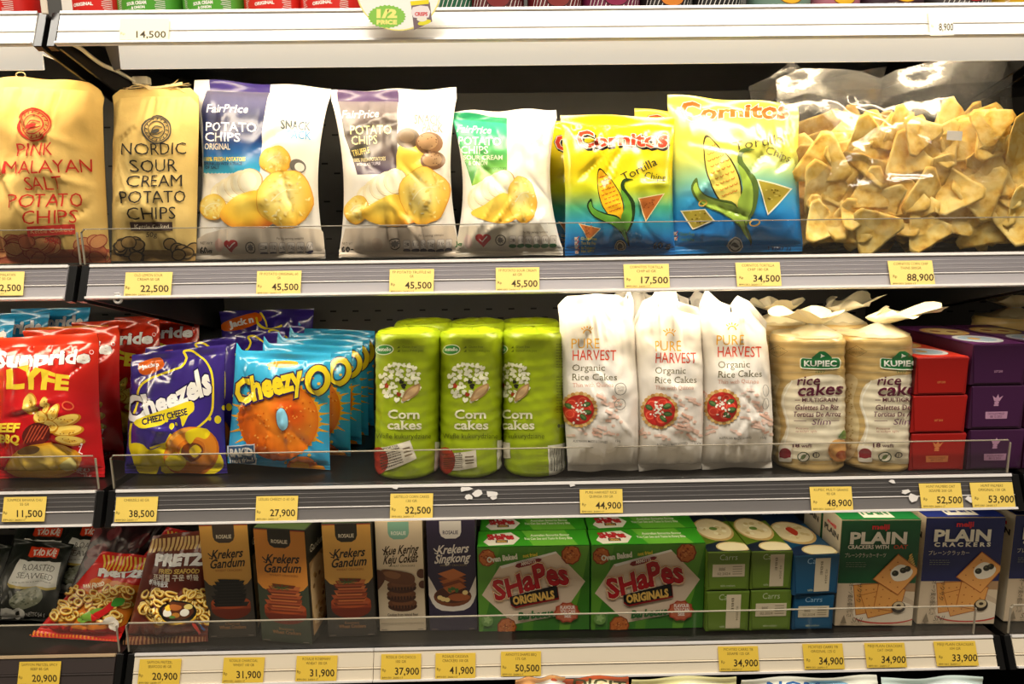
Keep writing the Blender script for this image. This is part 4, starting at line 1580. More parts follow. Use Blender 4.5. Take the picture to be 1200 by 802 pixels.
for k in range(3):
    raf.tube([at_y(160 + k * 3, 99, .10), at_y(175, 103 + k, .10), at_y(195, 101 + k * .5, .10), at_y(214, 97 + k, .10)], .0011, 6)
o = raf.build('raffia_tie', RAFF, None, c0)
tag(o, 'frayed straw raffia lying on top of the black-lettered kraft bag', 'string')
tw = MB(); c1 = at_y(25, 92, .11)
tw.tube([c1 + np.array([.006 * math.cos(t), 0, .004 + .004 * math.sin(t)]) for t in np.linspace(-.5, 4, 10)], .0009, 6)
tw.tube([c1 + np.array([.004, 0, .001]), c1 + np.array([-.012, .0, -.001]), c1 + np.array([-.022, 0, .000])], .0009, 6)
o = tw.build('twine_loop', RAFF, None, c1)
tag(o, 'small loop of pale twine on the folded kraft bag with red lettering', 'string')

# ================================================================== THIRD SHELF
Z3 = ZS[3]
a = Art()
a.poly([(-14, 385), (128, 385), (132, 470), (-14, 470)], vgrad([(385, '#e2401c'), (430, '#d8261c'), (470, '#c4141c')]))
a.text('Sunpride', 49, 428, 17, '#ffffff', w=112, bold=.045, shear=.18, rot=-3, out=[(.03, '#8f1418')], warp=lambda t, x, y: (x, y * (1.05 - .2 * t)))
a.ring(107, 413, 2.6, 2.6, .6, '#ffffff', 12)
a.text('LYFE', 44, 456, 20, '#f7d93a', w=72, bold=.045, rot=2, warp=lambda t, x, y: (x, y * (1.0 + .25 * math.sin(5 * t))))
for (x, y, rx, ry, r) in ((35, 474, 9, 13, 0), (53, 476, 5, 11, -10), (65, 484, 6, 12, 25), (48, 490, 10, 8, 0), (78, 493, 19, 7, -18), (80, 505, 19, 6.5, -6), (82, 516, 18, 6, 4), (60, 500, 9, 8, 20)):
    a.ell(x, y, rx, ry, '#c9871e', rot=r).ell(x - .8, y - 1, rx * .9, ry * .82, '#f2cf62', rot=r).ell(x + 1, y + .5, rx * .45, ry * .35, '#e8b744', rot=r)
    for k in range(5):
        a.ell(x + rnd.uniform(-.5, .5) * rx, y + rnd.uniform(-.5, .5) * ry, .9, .8, '#a5661c', n=6)
a.ell(43, 509, 16, 13, '#5a1a14', rot=-20)
for k in range(6):
    a.line([(29 + k * 4, 520 - k), (38 + k * 4, 499)], 1.3, '#b0472a')
a.ring(82, 475, 7, 5, 1.6, '#e0603a', 14, rot=20)
a.poly([(8, 548), (22, 528), (46, 520), (75, 522), (96, 534), (90, 552), (70, 560), (40, 562), (18, 558)], '#c9871e', smooth=4).poly([(10, 546), (24, 530), (46, 522), (73, 524), (92, 535), (84, 550), (66, 557), (40, 559), (20, 556)], rgrad(50, 540, 45, 20, [(0, '#f7d867'), (.7, '#efbf3e'), (1, '#d99a26')]), smooth=4)
a.ell(36, 527, 13, 5, '#6d4b1e', rot=-10)
a.poly([(70, 545), (86, 536), (92, 548), (78, 552)], '#f0e08a', smooth=3)
a.text('BEEF', 10, 505, 9, '#f2cf3a', w=28, bold=.04, rot=4).text('BBQ', 14, 518, 9, '#f2cf3a', w=22, bold=.04, rot=4)
a.ring(96, 551, 10, 5, .8, '#f0d4c8', 4).text('HALAL', 96, 552.5, 3, '#f4dcd4', w=12).text('55 gr', 103, 559, 4, '#f4dcd4', w=10)
a.line([(92, 524), (95, 522), (93, 530), (97, 532)], 1.2, '#f4e0d8').ell(95, 520.5, 1.4, 1.4, '#f4e0d8', n=8)
BG3 = dict(mat=SHINY, vb=.06, vt=.07, wave=.004, wr=2.2)
lyfe = bag('banana_chip_bag', 'front red banana chip bag with yellow lettering, beside the purple bag', 'chip bag', [(-8, 398), (116, 391), (124, 560), (-2, 562)], Z3, lean=10, thick=.034, pinch=.05, ink='#c0151b', art=a, seed=51, group='red banana chip bags', **BG3)
for k, (dx, dy, dz, rz, lb) in enumerate(((-.012, .072, .0, -.05, 'red banana chip bag directly behind the front one, its edge showing'),
                                          (.0, .165, .0, -.05, 'third red banana chip bag from the front of its row'),
                                          (.035, .228, .0, -.03, 'rearmost red banana chip bag in the row behind the purple bags'))):
    dup(lyfe, lb, (dx, dy, dz), rz, 'red banana chip bags')

a = Art()
a.poly([(-90, 380), (10, 380), (12, 470), (-90, 470)], '#f08a1c')
a.text('Sunpride', -34, 428, 16, '#ffffff', w=70, bold=.045, shear=.18, rot=-3, out=[(.03, '#b84a10')])
a.ell(-20, 500, 26, 18, '#f6c84a', rot=-20).ell(-50, 520, 22, 14, '#f6c84a')
orange = bag('banana_chip_bag', 'orange banana chip bag cut off by the edge of the view', 'chip bag', [(-105, 400), (2, 396), (8, 558), (-100, 560)], Z3, lean=10, thick=.032, pinch=.05, ink='#ee6a12', art=a, seed=52, **BG3)
dup(orange, 'orange banana chip bag just showing its top between red ones', (.078, .117, 0), .03, 'orange banana chip bags')

a = Art()
a.text('Sunpride', 60, 385, 13, '#ffffff', w=74, bold=.05, shear=.18, rot=-2, out=[(.03, '#1f78b8')])
a.ell(60, 440, 26, 18, '#f6c84a', rot=-20)
blue = bag('banana_chip_bag', 'sky blue banana chip bag at the back, its lettered top showing', 'chip bag', [(14, 363), (105, 361), (98, 500), (14, 502)], Z3, Y=.27, lean=5, thick=.03, pinch=.04, ink='#2ea3dc', art=a, seed=53, group='sky blue banana chip bags', free=True, **BG3)
blue.location.z = Z3 + .001
dup(blue, 'sky blue banana chip bag in front of the rear one, lower lettering half hidden', (-.035, -.05, -.002), .04, 'sky blue banana chip bags')
dup(blue, 'sky blue banana chip bag nearest the red ones, only a strip showing', (-.055, -.098, -.006), .02, 'sky blue banana chip bags')

# purple cheese ring bags
a = Art()
PUR = '#3b2a86'
a.line([(160, 545), (152, 520), (158, 480), (166, 450), (200, 435), (212, 430), (218, 420), (214, 412), (226, 412), (240, 424), (248, 440), (250, 468), (244, 490), (215, 512), (175, 526)], 2.6, '#f2dc2a', smooth=5)
a.poly([(163, 426), (188, 419), (190, 430), (180, 437), (165, 440)], '#ea6a1c', smooth=3)
a.text('Jack n', 176, 431, 4.5, '#ffffff', w=20, bold=.04, rot=-10)
a.text('Cheezels', 200, 478, 26, '#ffffff', w=106, bold=.045, shear=.12, rot=-21, out=[(.045, '#221a52')], warp=lambda t, x, y: (x, y * (.95 + .2 * math.cos(6.28 * t))))
a.poly([(160, 492), (200, 478), (224, 470), (228, 480), (222, 487), (215, 500), (212, 488), (204, 492), (196, 492), (190, 498), (170, 502), (162, 500)], '#f2dc2a', smooth=3)
a.text('CHEEZY CHEESE', 194, 492, 7, '#241c4a', w=56, bold=.04, rot=-14)
for x, y, r in ((201, 500, 3.2), (207, 497, 2), (195, 493, 2), (255, 492, 4), (245, 491, 2.2), (262, 478, 2.5)):
    a.ell(x, y, r, r * 1.2, '#f2dc2a', n=12)
a.poly([(152, 522), (163, 520), (176, 528), (192, 520), (200, 508), (204, 520), (198, 532), (188, 540), (184, 556), (164, 556), (156, 540)], '#f4dc1e', smooth=4)
a.poly([(182, 536), (200, 520), (216, 514), (236, 516), (256, 530), (262, 546), (250, 556), (225, 562), (195, 556)], '#f4dc1e', smooth=4)
a.ell(226, 529, 14, 12, '#7a3a10', rot=-20)
a.ring(224, 530, 33, 30, 19, '#d9761c', 30, rot=-20).ring(223, 528, 31, 27.5, 14, '#f0922a', 30, rot=-20).ring(222, 526, 28, 24, 4, '#f7ae4a', 20, 170, 320, rot=-20)
a.poly([(219, 506), (233, 501), (246, 507), (240, 515), (231, 512), (224, 520), (218, 515)], '#f4dc1e', smooth=4)
a.poly([(194, 540), (203, 531), (214, 534), (218, 543), (210, 552), (200, 550)], '#f4dc1e', smooth=4)
a.poly([(222, 527), (230, 521), (236, 528), (230, 536), (224, 534)], '#f0cc1e', smooth=4)
chz = bag('cheese_ring_bag', 'front purple bag of cheese rings, white slanted lettering and yellow splashes', 'snack bag', [(154, 417), (264, 405), (266, 556), (146, 556)], Z3, lean=9, yaw=-3, thick=.034, pinch=.03, ink=PUR, art=a, seed=54, group='purple cheese ring bags', **BG3)
for dx, dy, rz, lb in ((-.012, .064, .05, 'purple cheese ring bag right behind the front purple one'), (.040, .128, -.04, 'purple cheese ring bag third in its row'), (.052, .192, .03, 'purple cheese ring bag fourth in its row, leaning left')):
    dup(chz, lb, (dx, dy, 0), rz, 'purple cheese ring bags')

_ya = Art()
_ya.poly([(262, 378), (300, 366), (306, 376), (284, 386), (262, 388)], '#ea6a1c', smooth=3).text('Jack n', 283, 381, 7, '#ffffff', w=30, bold=.05, rot=-14)
_ya.line([(300, 372), (306, 384), (318, 386), (330, 382)], 2.6, '#f2dc2a', smooth=4).line([(306, 366), (312, 384)], 2.2, '#f2dc2a')
_ya.text('Cheezels', 315, 440, 22, '#ffffff', w=96, bold=.035, shear=.12, rot=-21)
bag('cheese_ring_bag', 'upright purple cheese ring bag standing highest at the back of its row', 'snack bag', [(258, 365), (368, 362), (362, 492), (264, 494)], Z3, Y=.335, lean=2, thick=.026, pinch=.03, ink=PUR, art=_ya, seed=58, group='purple cheese ring bags', **BG3)

a = Art()
a.ell(331, 427, 19, 4, '#e8b02a', rot=-3).ell(331, 427, 13, 2, '#d9942a', rot=-3)
a.star(327, 492, 47, 50.5, 44, '#f6b22a', ry=.95)
for an in (-20, -8, 6, 15, 30, 150, 165, 185, 200, 215):
    ca, sa = math.cos(math.radians(an)), math.sin(math.radians(an))
    a.line([(327 + 45 * ca, 492 + 43 * sa), (327 + 60 * ca, 492 + 56 * sa)], 4.2, '#f6b22a', taper=True)
for k in range(16):
    an = rnd.uniform(0, 6.28)
    a.ell(328 + 62 * math.cos(an), 487 + 56 * math.sin(an), rnd.uniform(1, 2.4), rnd.uniform(1, 2), '#f6c24a', n=8)
a.ell(326, 493, 47, 46, rgrad(331, 494, 48, 47, [(0, '#d9480e'), (.3, '#e8661a'), (.62, '#f28c24'), (.85, '#ee7a1c'), (1, '#d9600f')]), n=36)
for k in range(90):
    an, d = rnd.uniform(0, 6.28), rnd.uniform(12, 45)
    a.ell(326 + d * math.cos(an), 493 + d * math.sin(an), 1.3, 1, '#f6a640' if k % 2 else '#d9600f', rot=rnd.uniform(0, 180), n=7)
a.ell(331, 491, 6.5, 13.5, '#8a3410', rot=-6).ell(331, 491, 5.6, 12.6, '#8fd0ea', rot=-6)
a.ell(355, 548, 18, 14, '#e8781a', rot=10).ell(352, 546, 11, 7, '#f6b22a', rot=10).ell(372, 552, 10, 8, '#f09a24')
a.text('Cheezy', 318, 464, 24, '#f6dc2a', w=80, bold=.045, rot=-15, shear=.1, out=[(.05, '#3a2450')], warp=lambda t, x, y: (x, y * 1.08))
a.line([(352, 447), (359, 444)], 4.4, '#3a2450').line([(353, 446.6), (358, 444.6)], 2.4, '#f6dc2a')
a.ring(372, 446, 15.5, 19, 9.6, '#3a2450', 28, rot=16).ring(372, 446, 14.2, 17.6, 6.8, '#f6dc2a', 28, rot=16)
a.rect(269, 521, 300, 545, '#e6eef0', rot=-5).rect(270.3, 522.3, 298.7, 543.7, '#3a5f86', rot=-5)
a.text('BAKED', 284.5, 533, 7.5, '#f2f2ea', w=26, bold=.05, rot=-5).text('not fried', 285, 541.5, 6, '#f2f2ea', w=25, bold=.03, rot=-5)
cho = bag('corn_ring_bag', 'front sky blue bag of corn rings with a big orange ring', 'snack bag', [(277, 418), (388, 420), (387, 558), (267, 550)], Z3, lean=8, yaw=3, thick=.029, pinch=.015, ink='#3ab4ea', art=a, seed=55, group='sky blue corn ring bags', top_edge=[(0, .07), (.06, .0), (.5, .0), (1, -.01)], **BG3)
for k, (dx, dy, rz, lb) in enumerate(((.016, .058, -.02, 'sky blue corn ring bag second in its row, its yellow letter edge showing'), (.021, .110, .02, 'sky blue corn ring bag third in its row'),
                                      (.022, .160, -.02, 'sky blue corn ring bag fourth in its row, beside the green rolls'), (.020, .215, .0, 'rearmost sky blue corn ring bag in the row'))):
    dup(cho, lb, (dx, dy, 0), rz, 'sky blue corn ring bags')

# --- green corn cake rolls
GRN = '#9fb41a'


def corn_art(cx, tx, sx, full=True):
    """printed film of a corn cake roll; cx centre of the mosaic disc, tx centre of the words"""
    a = Art()
    r3 = random.Random(8)
    a.ell(tx - 22, 410, 10.5, 6.2, '#e8efd2', rot=-4).ell(tx - 22, 410, 9.4, 5.2, '#3f9a44', rot=-4)
    a.text('lestello', tx - 22, 411.5, 4.2, '#ffffff', w=15, bold=.02)
    for k in range(2):
        a.poly([(tx - 8, 408.5 + k * 4.5), (tx - 5, 405.5 + k * 4.5), (tx - 4.6, 408 + k * 4.5)], '#5d6e12')
        a.text(['Gluten free', 'Source of whole grains'][k], tx - 2, 408 + k * 4.5, 2.8, '#6d7d1a', w=[16, 24][k], al='l')
    pts = []
    for k in range(2500):
        an, d = r3.uniform(0, 6.283), 22.5 * math.sqrt(r3.random())
        p = (cx + d * math.cos(an) * sx, 448 + d * math.sin(an))
        if (p[0] - cx - 12 * sx) ** 2 / sx ** 2 + (p[1] - 460) ** 2 < 70:
            continue
        if all(((p[0] - q[0]) / sx) ** 2 + (p[1] - q[1]) ** 2 > 24 for q in pts):
            pts.append(p)
    special = {3: '#b03c1e', 9: '#2c2a20', 15: '#b03c1e', 20: '#2c2a20'}
    for i, p in enumerate(pts):
        c = special.get(i, '#f0efd0')
        rr = r3.uniform(2.5, 3.3)
        rt = r3.uniform(0, 180)
        hp = [(-.1, -.6), (.5, -1), (1, -.6), (.9, .2), (0, 1), (-.9, .2), (-1, -.6), (-.5, -1)]
        a.poly([rotp((p[0] + x * rr * sx, p[1] + y * rr), p, rt) for x, y in hp], c)
    a.poly([(cx + 2 * sx, 470), (cx + 6 * sx, 458), (cx + 14 * sx, 452), (cx + 22 * sx, 450), (cx + 20 * sx, 460), (cx + 12 * sx, 467)], '#b08a5a', smooth=3)
    a.poly([(cx + 5 * sx, 467), (cx + 8 * sx, 459), (cx + 15 * sx, 454), (cx + 20 * sx, 452), (cx + 18 * sx, 459), (cx + 11 * sx, 465)], '#d0ad7c', smooth=3)
    a.text('Corn', tx, 490.5, 10, '#f3efcf', w=34, bold=.022, slab=True)
    a.text('cakes', tx + 1, 503, 10, '#f3efcf', w=37, bold=.022, slab=True)
    a.text('Wafle kukurydziane', tx, 514, 6, '#55600f', w=60, bold=.0)
    a.ell(tx - 27, 540, 11, 16, '#a8321e')
    return a


def code_lines(a, x0, y0, x1, y1, col='#2a2a22', n=11, ver=True, seed=2):
    r = random.Random(seed)
    if ver:
        x = x0
        while x < x1:
            w = r.uniform(.5, 1.3)
            a.rect(x, y0, min(x + w, x1), y1, col)
            x += w + r.uniform(.5, 1.2)
    else:
        y = y0
        while y < y1:
            w = r.uniform(.5, 1.3)
            a.rect(x0, y, x1, min(y + w, y1), col)
            y += w + r.uniform(.5, 1.2)
    return a


def small_lines(a, x0, y0, x1, y1, n, col, seed=1, th=.8):
    r = random.Random(seed)
    for k in range(n):
        y = y0 + (y1 - y0) * (k + .5) / n
        x = x0
        while x < x1 - 1:
            w = min(r.uniform(1.5, 5), x1 - x)
            a.rect(x, y - th / 2, x + w, y + th / 2, col)
            x += w + .9
    return a


def lbl_imp(q, seed):
    a = Art()
    (x0, y0), (x1, y1), (x2, y2), (x3, y3) = q
    h = homography([(0, 0), (100, 0), (100, 100), (0, 100)], q)
    b = small_lines(Art(), 6, 20, 60, 96, 7, '#4a3a2c', seed, 5).text('IMPORTIR', 34, 18, 11, '#3a2a1c', w=50)
    for k in range(3):
        b.rect(68, 30 + k * 18, 92, 38 + k * 18, '#7a6a54')
    a.e = [([[tuple(h([p])[0]) for p in pl] for pl in polys], c) for polys, c in b.e]
    return a


q1 = [(443, 525), (480, 516), (487, 537), (448, 554)]
q2 = [(519, 530), (557, 527), (558, 547), (521, 551)]
r1 = roll('corn_cake_roll', 'green film-wrapped roll of corn cakes beside the blue bags, tilted white sticker', 'corn cakes', [(440, 387), (518, 387), (514, 560), (442, 560)], Z3, Y=.077, ripple=.0003, ink=GRN, art=corn_art(469, 473, 1), seed=1,
          group='front row of green corn cake rolls', labels=[('sticker', q1, '#e5dcc8', lbl_imp(q1, 1)), ('barcode_label', [(508, 518), (513.5, 518), (512.5, 552), (507, 552)], '#ece8d8', None)])
r2_ = roll('corn_cake_roll', 'middle green film-wrapped roll of corn cakes, level white sticker', 'corn cakes', [(515, 387), (591, 387), (587, 558), (517, 558)], Z3, Y=.077, ripple=.0003, ink=GRN, art=corn_art(549, 551, 1), seed=2,
           group='front row of green corn cake rolls', labels=[('sticker', q2, '#e5dcc8', lbl_imp(q2, 2)), ('barcode_label', [(581, 516), (586.5, 516), (586, 550), (580.5, 550)], '#ece8d8', None)])
a = corn_art(603, 607, .8)
a.e = [e for e in a.e]
small_lines(a, 650, 402, 660, 432, 9, '#6d7a18', 4)
small_lines(a, 650, 440, 660, 485, 13, '#6d7a18', 5)
small_lines(a, 628, 520, 640, 555, 9, '#8a9430', 6, .6)
for k in range(3):
    a.ell(652 + k * 3.6, 499, 1.6, 2.2, '#3a4410')
q3 = [(641, 522), (660, 519), (660, 554), (642, 557)]
r3_ = roll('corn_cake_roll', 'green film-wrapped roll of corn cakes turned to show its barcode, next to the white bags', 'corn cakes', [(588, 387), (665, 386), (663, 559), (591, 560)], Z3, Y=.077, ripple=.0003, ink=GRN, art=a, seed=3,
           group='front row of green corn cake rolls', labels=[('barcode_label', q3, '#e9e6d2', code_lines(Art(), 643, 524, 658, 552, seed=4)), ('sticker', [(589, 517), (600, 519), (600, 537), (589, 537)], '#e5dcc8', None)])
for src, dx, lb in ((r1, .010, 'green corn cake roll in the second row, behind the one with the tilted sticker'), (r2_, .004, 'green corn cake roll in the second row, behind the middle one'),
                    (r3_, -.002, 'green corn cake roll in the second row, behind the one showing its barcode')):
    dup(src, lb, (dx, .094, .0), 0, 'rear row of green corn cake rolls')


# --- white rice cake bags
def rice_art(dx, dy, s, tomx, tomy, narrow=1.0):
    a = Art()
    X = lambda x: 841 + 0 * x + (x - 841) * s + dx
    Y = lambda y: y + dy
    ox = 841 + dx
    a.text('PURE', ox + (856 - 841), Y(404.5), 11.5, '#efb21c', w=33 * s, bold=-.002)
    for k in range(7):
        an = math.radians(-160 + k * 23)
        cx_, cy_ = ox + 17, Y(386)
        if 0 < k < 6:
            a.line([(cx_ + 6 * math.cos(an), cy_ + 5 * math.sin(an)), (cx_ + 9.5 * math.cos(an), cy_ + 8 * math.sin(an))], 1.3, '#efb21c')
    a.ring(ox + 17, Y(387), 5, 5, 1.3, '#efb21c', 12, 180, 360)
    a.text('HARVEST', ox + 25.5 * s, Y(418.5), 12, '#dc4a22', w=51 * s, bold=.002)
    a.text('Organic', ox + 19 * s, Y(431), 7.6, '#6a6238', w=38 * s, bold=-.004, slab=True)
    a.text('Rice Cakes', ox + 26 * s, Y(442), 7.6, '#6a6238', w=52 * s, bold=-.004, slab=True)
    a.text('Thin with Quinoa', ox + 24 * s, Y(449.5), 4.6, '#d9a68e', w=48 * s, bold=.0, slab=True)
    r = random.Random(int(tomx))
    for k in range(44):
        x, y = ox + r.uniform(-20, 58) * s, Y(r.uniform(458, 506))
        if math.hypot(x - tomx, y - tomy) < 24:
            continue
        a.line([(x - r.uniform(2, 6), y - r.uniform(-3, 4)), (x + r.uniform(2, 4), y + r.uniform(-3, 4))], r.choice((2.4, 3.2)), r.choice(('#e9c4b0', '#e3b59e', '#efd3c4'))).ell(x + 5, y + 3, 2.2, 1.7, '#e9c4b0', n=8)
    a.ell(tomx, tomy, 20.5, 20.5, '#cfa25a', n=28)
    for k in range(26):
        an = 2 * PI * k / 26
        a.ell(tomx + 19.3 * math.cos(an), tomy + 19.3 * math.sin(an), 2.6, 2.2, '#dfbb78' if k % 2 else '#c18f48', n=8)
    a.ell(tomx, tomy, 17.5, 17.5, '#b8241a', n=24)
    for (x, y) in ((-8, -7), (4, -10), (9, 0), (-10, 5), (3, 9), (-2, -1)):
        a.ell(tomx + x, tomy + y, 6.2, 5.8, '#cf3322', n=14).ring(tomx + x, tomy + y, 5, 4.6, .9, '#e56a4a', 12)
    for (x, y, rt) in ((-11, -4, 30), (9, -6, -20), (5, 9, 40), (10, 3, 0)):
        a.ell(tomx + x, tomy + y, 5, 3, '#3d5a2c', rot=rt, n=12).ell(tomx + x, tomy + y - .5, 3.4, 1.4, '#5d7f44', rot=rt, n=10)
    for k in range(24):
        a.ell(tomx + r.gauss(0, 4.5), tomy + r.gauss(0, 5.5), r.uniform(1, 1.9), r.uniform(.8, 1.4), '#f7f0de', rot=r.uniform(0, 180), n=7)
    a.text('AUSTRALIAN MADE & OWNED', ox + 21 * s, Y(514), 2.6, '#4a443c', w=38 * s, bold=.01)
    a.text('150g', ox + 52 * s, Y(513), 2.8, '#4a443c', w=6)
    return a


RC = dict(mat=MATTE, ink='#efe8dc', vb=.035, vt=.05, wave=.006, wr=1.9, crimp=.0, thick=.040, back=1.0, edge_pow=.40, belly=.75, parts=('pouch', 'gathered_top', 'bottom_fold'))
a = rice_art(-170, 4, 1.0, 679, 480)
a.ring(726, 456, 7, 7, .9, '#8a8478', 16).text('GLUTEN', 726, 455.5, 2.2, '#8a8478', w=9).text('FREE', 726, 458.5, 2.2, '#8a8478', w=6)
a.ring(726, 474, 7, 7, .9, '#8a8478', 16).text('95%', 726, 474, 3, '#8a8478', w=7)
p1_ = bag('rice_cake_bag', 'white rice cake bag standing next to the green corn cake rolls', 'rice cakes', [(654, 350), (742, 348), (748, 553), (666, 555)], Z3, lean=3, pinch=-.02, art=a, seed=61, yaw=6,
          top_edge=[(0, -.05), (.12, .0), (.5, .01), (.78, .0), (.86, -.02), (.93, .04), (1, -.03)], **RC)
a = rice_art(-73, 7, .93, 773, 482)
p2b = bag('rice_cake_bag', 'white rice cake bag in the middle of its row of three', 'rice cakes', [(741, 350), (821, 348), (822, 551), (748, 553)], Z3, lean=3, pinch=-.02, art=a, seed=62,
          top_edge=[(0, -.12), (.15, -.02), (.3, .0), (.42, .07), (.52, .09), (.62, .05), (.66, -.03), (1, -.07)], **RC)
a = rice_art(0, 0, 1.0, 847, 477)
a.ring(895, 458, 4, 7, .9, '#a8a298', 14).ring(895, 473, 4, 7, .9, '#a8a298', 14)
p3b = bag('rice_cake_bag', 'white rice cake bag beside the cream rice cake rolls', 'rice cakes', [(818, 352), (896, 355), (904, 549), (822, 551)], Z3, lean=3, pinch=-.02, art=a, seed=63,
          top_edge=[(0, -.02), (.1, .06), (.2, .03), (.34, -.01), (.5, -.03), (.6, .03), (.75, .0), (1, -.12)], **RC)
dup(p2b, 'white rice cake bag behind, its crumpled top between two front ones', (-.022, .092, .002), .1, 'rear white rice cake bags')
dup(p3b, 'white rice cake bag behind the middle and last front ones', (-.03, .094, .0), -.1, 'rear white rice cake bags')

# --- cream rice cake rolls with tied tops
def kup_art(cx, s=1.0):
    a = Art()
    c = lambda x: cx + x * s
    for y in range(398, 552, 9):
        a.line([(c(-48), y + 1), (c(-20), y + 2.5), (c(5), y + 2), (c(26), y), (c(40), y - 1)], 1.0, '#d6bd84', smooth=2)
    # printed window panel
    a.poly([(c(-14), 446), (c(34), 440), (c(40), 470), (c(38), 520), (c(30), 536), (c(-26), 534), (c(-20), 500), (c(-26), 470)], '#efe4c6', smooth=4)
    a.line([(c(-14), 446), (c(-24), 470), (c(-18), 500), (c(-26), 534)], 1.5, '#fbf5e2', smooth=4)
    a.poly([(c(-46), 446), (c(-28), 444), (c(-32), 470), (c(-26), 500), (c(-32), 534), (c(-46), 532)], '#e4cf9c', smooth=4)
    for k in range(60):
        a.ell(c(rnd.uniform(-44, -32)), rnd.uniform(450, 528), .9, .8, '#c4a565', n=6)
    a.ring(c(-29), 412, 11, 7, .6, '#8a7440', 4, rot=0).text('BEZ DODATKU', c(-29), 410, 2.4, '#8a7440', w=15).text('CUKRU I SOLI', c(-29), 414, 2.4, '#8a7440', w=15)
    a.rect(c(-6), 419, c(34), 432, '#eaf0d8', r=3).rect(c(-5), 420, c(33), 431, '#1f7038', r=2.5)
    a.poly([(c(6), 421), (c(12), 413), (c(16), 412), (c(20), 413), (c(26), 421)], '#1f7038', smooth=3).star(c(16), 417, 1.2, 3, 3, '#f0f4e0')
    a.text('KUPIEC', c(14), 429, 6.2, '#f6f6ea', w=32, bold=.03)
    a.text('1997', c(14), 437, 2.6, '#4a6a3a', w=9)
    col = '#5a1430'
    a.text('rice', c(2), 451, 10.5, col, w=22, bold=.012, shear=.2, rot=-2)
    a.text('cakes', c(13), 463, 13.5, col, w=44, bold=.018, shear=.2, rot=-3)
    a.line([(c(-11), 468.5), (c(-6), 468.5)], .8, col).text('MULTIGRAIN', c(13), 470.5, 4.2, col, w=34, bold=.02)
    a.text('Galettes De Riz', c(10), 480, 5.5, col, w=42, bold=.015, shear=.15)
    a.text('Tortitas De Arroz', c(10), 488, 5.5, col, w=46, bold=.015, shear=.15)
    a.line([(c(-12), 493), (c(0), 493)], .7, col).line([(c(24), 493), (c(32), 493)], .7, col).text('Slim', c(14), 497.5, 7, '#6a3a5a', w=18, bold=0, shear=.2)
    a.text('Prazone', c(-4), 503, 2.6, '#a05a4a', w=12).text('na suchym ogniu', c(0), 506.5, 2.6, '#a05a4a', w=20)
    a.text('18', c(-10), 524, 5, col, w=7, bold=.03).text('wafli', c(0), 524, 4, col, w=10, bold=.02)
    a.rect(c(-27), 522, c(-14), 541, '#efe6d2', r=2).ell(c(-20.5), 531, 6, 6, '#8a1f2a').rect(c(-26), 531, c(-15), 536, '#8a1f2a')
    a.ell(c(-3), 535, 6, 6, '#efe6d2').ring(c(-3), 535, 6, 6, 1, '#3a4a2a', 18).line([(c(-7), 539), (c(1), 531)], .9, '#3a4a2a').ell(c(-3), 535, 2, 3.5, '#6a7a4a', rot=30)
    a.ring(c(9), 533, 3.6, 3.6, .9, '#4a4036', 12).ring(c(8), 533, 1.6, 3.6, .7, '#4a4036', 10)
    a.ell(c(31), 528, 11, 13, '#c98a4a').ell(c(29), 524, 8, 9, '#e0a860').ell(c(33), 533, 6, 5, '#a8502a').poly([(c(30), 512), (c(36), 504), (c(38), 514)], '#4a7a2a', smooth=3)
    return a


CREAM = '#d3b372'
KFILM = material('cream_translucent_film', rough=.28, coat=.5)


def tied_top(root, h, r, seed, tilt, label=None):
    """the clear film twisted together and fanned out above the roll, with a white tie"""
    rnd = random.Random(seed)
    c = np.array([0, r, h])
    mb = MB()
    nu, nv = 40, 14
    P = np.zeros((nv + 1, nu + 1, 3))
    for j in range(nv + 1):
        t = j / nv
        if t < .3:
            R = .034 * (1 - t / .3) + .007 * (t / .3)
            z = .001 + .014 * (t / .3)
        else:
            s = (t - .3) / .7
            R = .007 + .036 * s ** .6
            z = .015 + .026 * s - .010 * s * s
        for i in range(nu + 1):
            a = 2 * PI * i / nu
            k = 1 + (.22 * math.sin(5 * a + seed) + .22 * noise.noise((math.cos(a) * 3, math.sin(a) * 3, seed * 1.7 + t))) * min(1, t * 1.5)
            flat = 1.0 if t < .3 else 1 - .25 * ((t - .3) / .7)
            P[j, i] = (R * k * math.cos(a) + tilt * max(0, t - .3) * .05, R * k * math.sin(a) * flat, z + .009 * math.sin(4 * a + seed * 2) * max(0, t - .3)  + tilt * .006 * max(0, t - .3) * math.cos(a))
    P += np.array([0, 0, h])
    Patch(P).base(mb, '#efe2bd')
    mb.build('twisted_film_top', KFILM, root)
    mb = MB(); mb.lathe([(.0085, h + .010), (.0095, h + .012), (.0095, h + .018), (.0085, h + .020)], 20, col=lin('#f2efe6'))
    mb.build('white_tie', LABELM, root)


def kupiec(label, q, cx, seed, tilt, group=None, s=1.0):
    root = roll('rice_cake_roll', label, 'rice cakes', q, Z3, Y=.076, ink=CREAM, art=kup_art(cx, s), seed=seed, group=group, ripple=.0005, rips=15, mat=KFILM, top_ink='#e6d3a2')
    P = [c for c in root.children if c.name.startswith('folded_top')][0]
    zz = max(v.co.z for v in P.data.vertices)
    tied_top(root, zz - .004, 0, seed, tilt)
    return root


k1 = kupiec('cream rice cake roll with a green badge, next to the white bags', [(903, 391), (987, 391), (982, 553), (906, 553)], 945, 5, -.3)
k2 = kupiec('cream rice cake roll with its fanned film top leaning over the red boxes', [(979, 391), (1064, 390), (1058, 551), (983, 552)], 1036, 6, 1.0)
dup(k1, 'cream rice cake roll in the second row, beside the white bags', (-.008, .101, .004), .6, 'rear cream rice cake rolls')
dup(k2, 'cream rice cake roll in the second row, behind the pair in front', (-.008, .101, .004), .5, 'rear cream rice cake rolls')
dup(k1, 'cream rice cake roll of the next bay, far behind the purple boxes', (.395, .155, .0), .3)


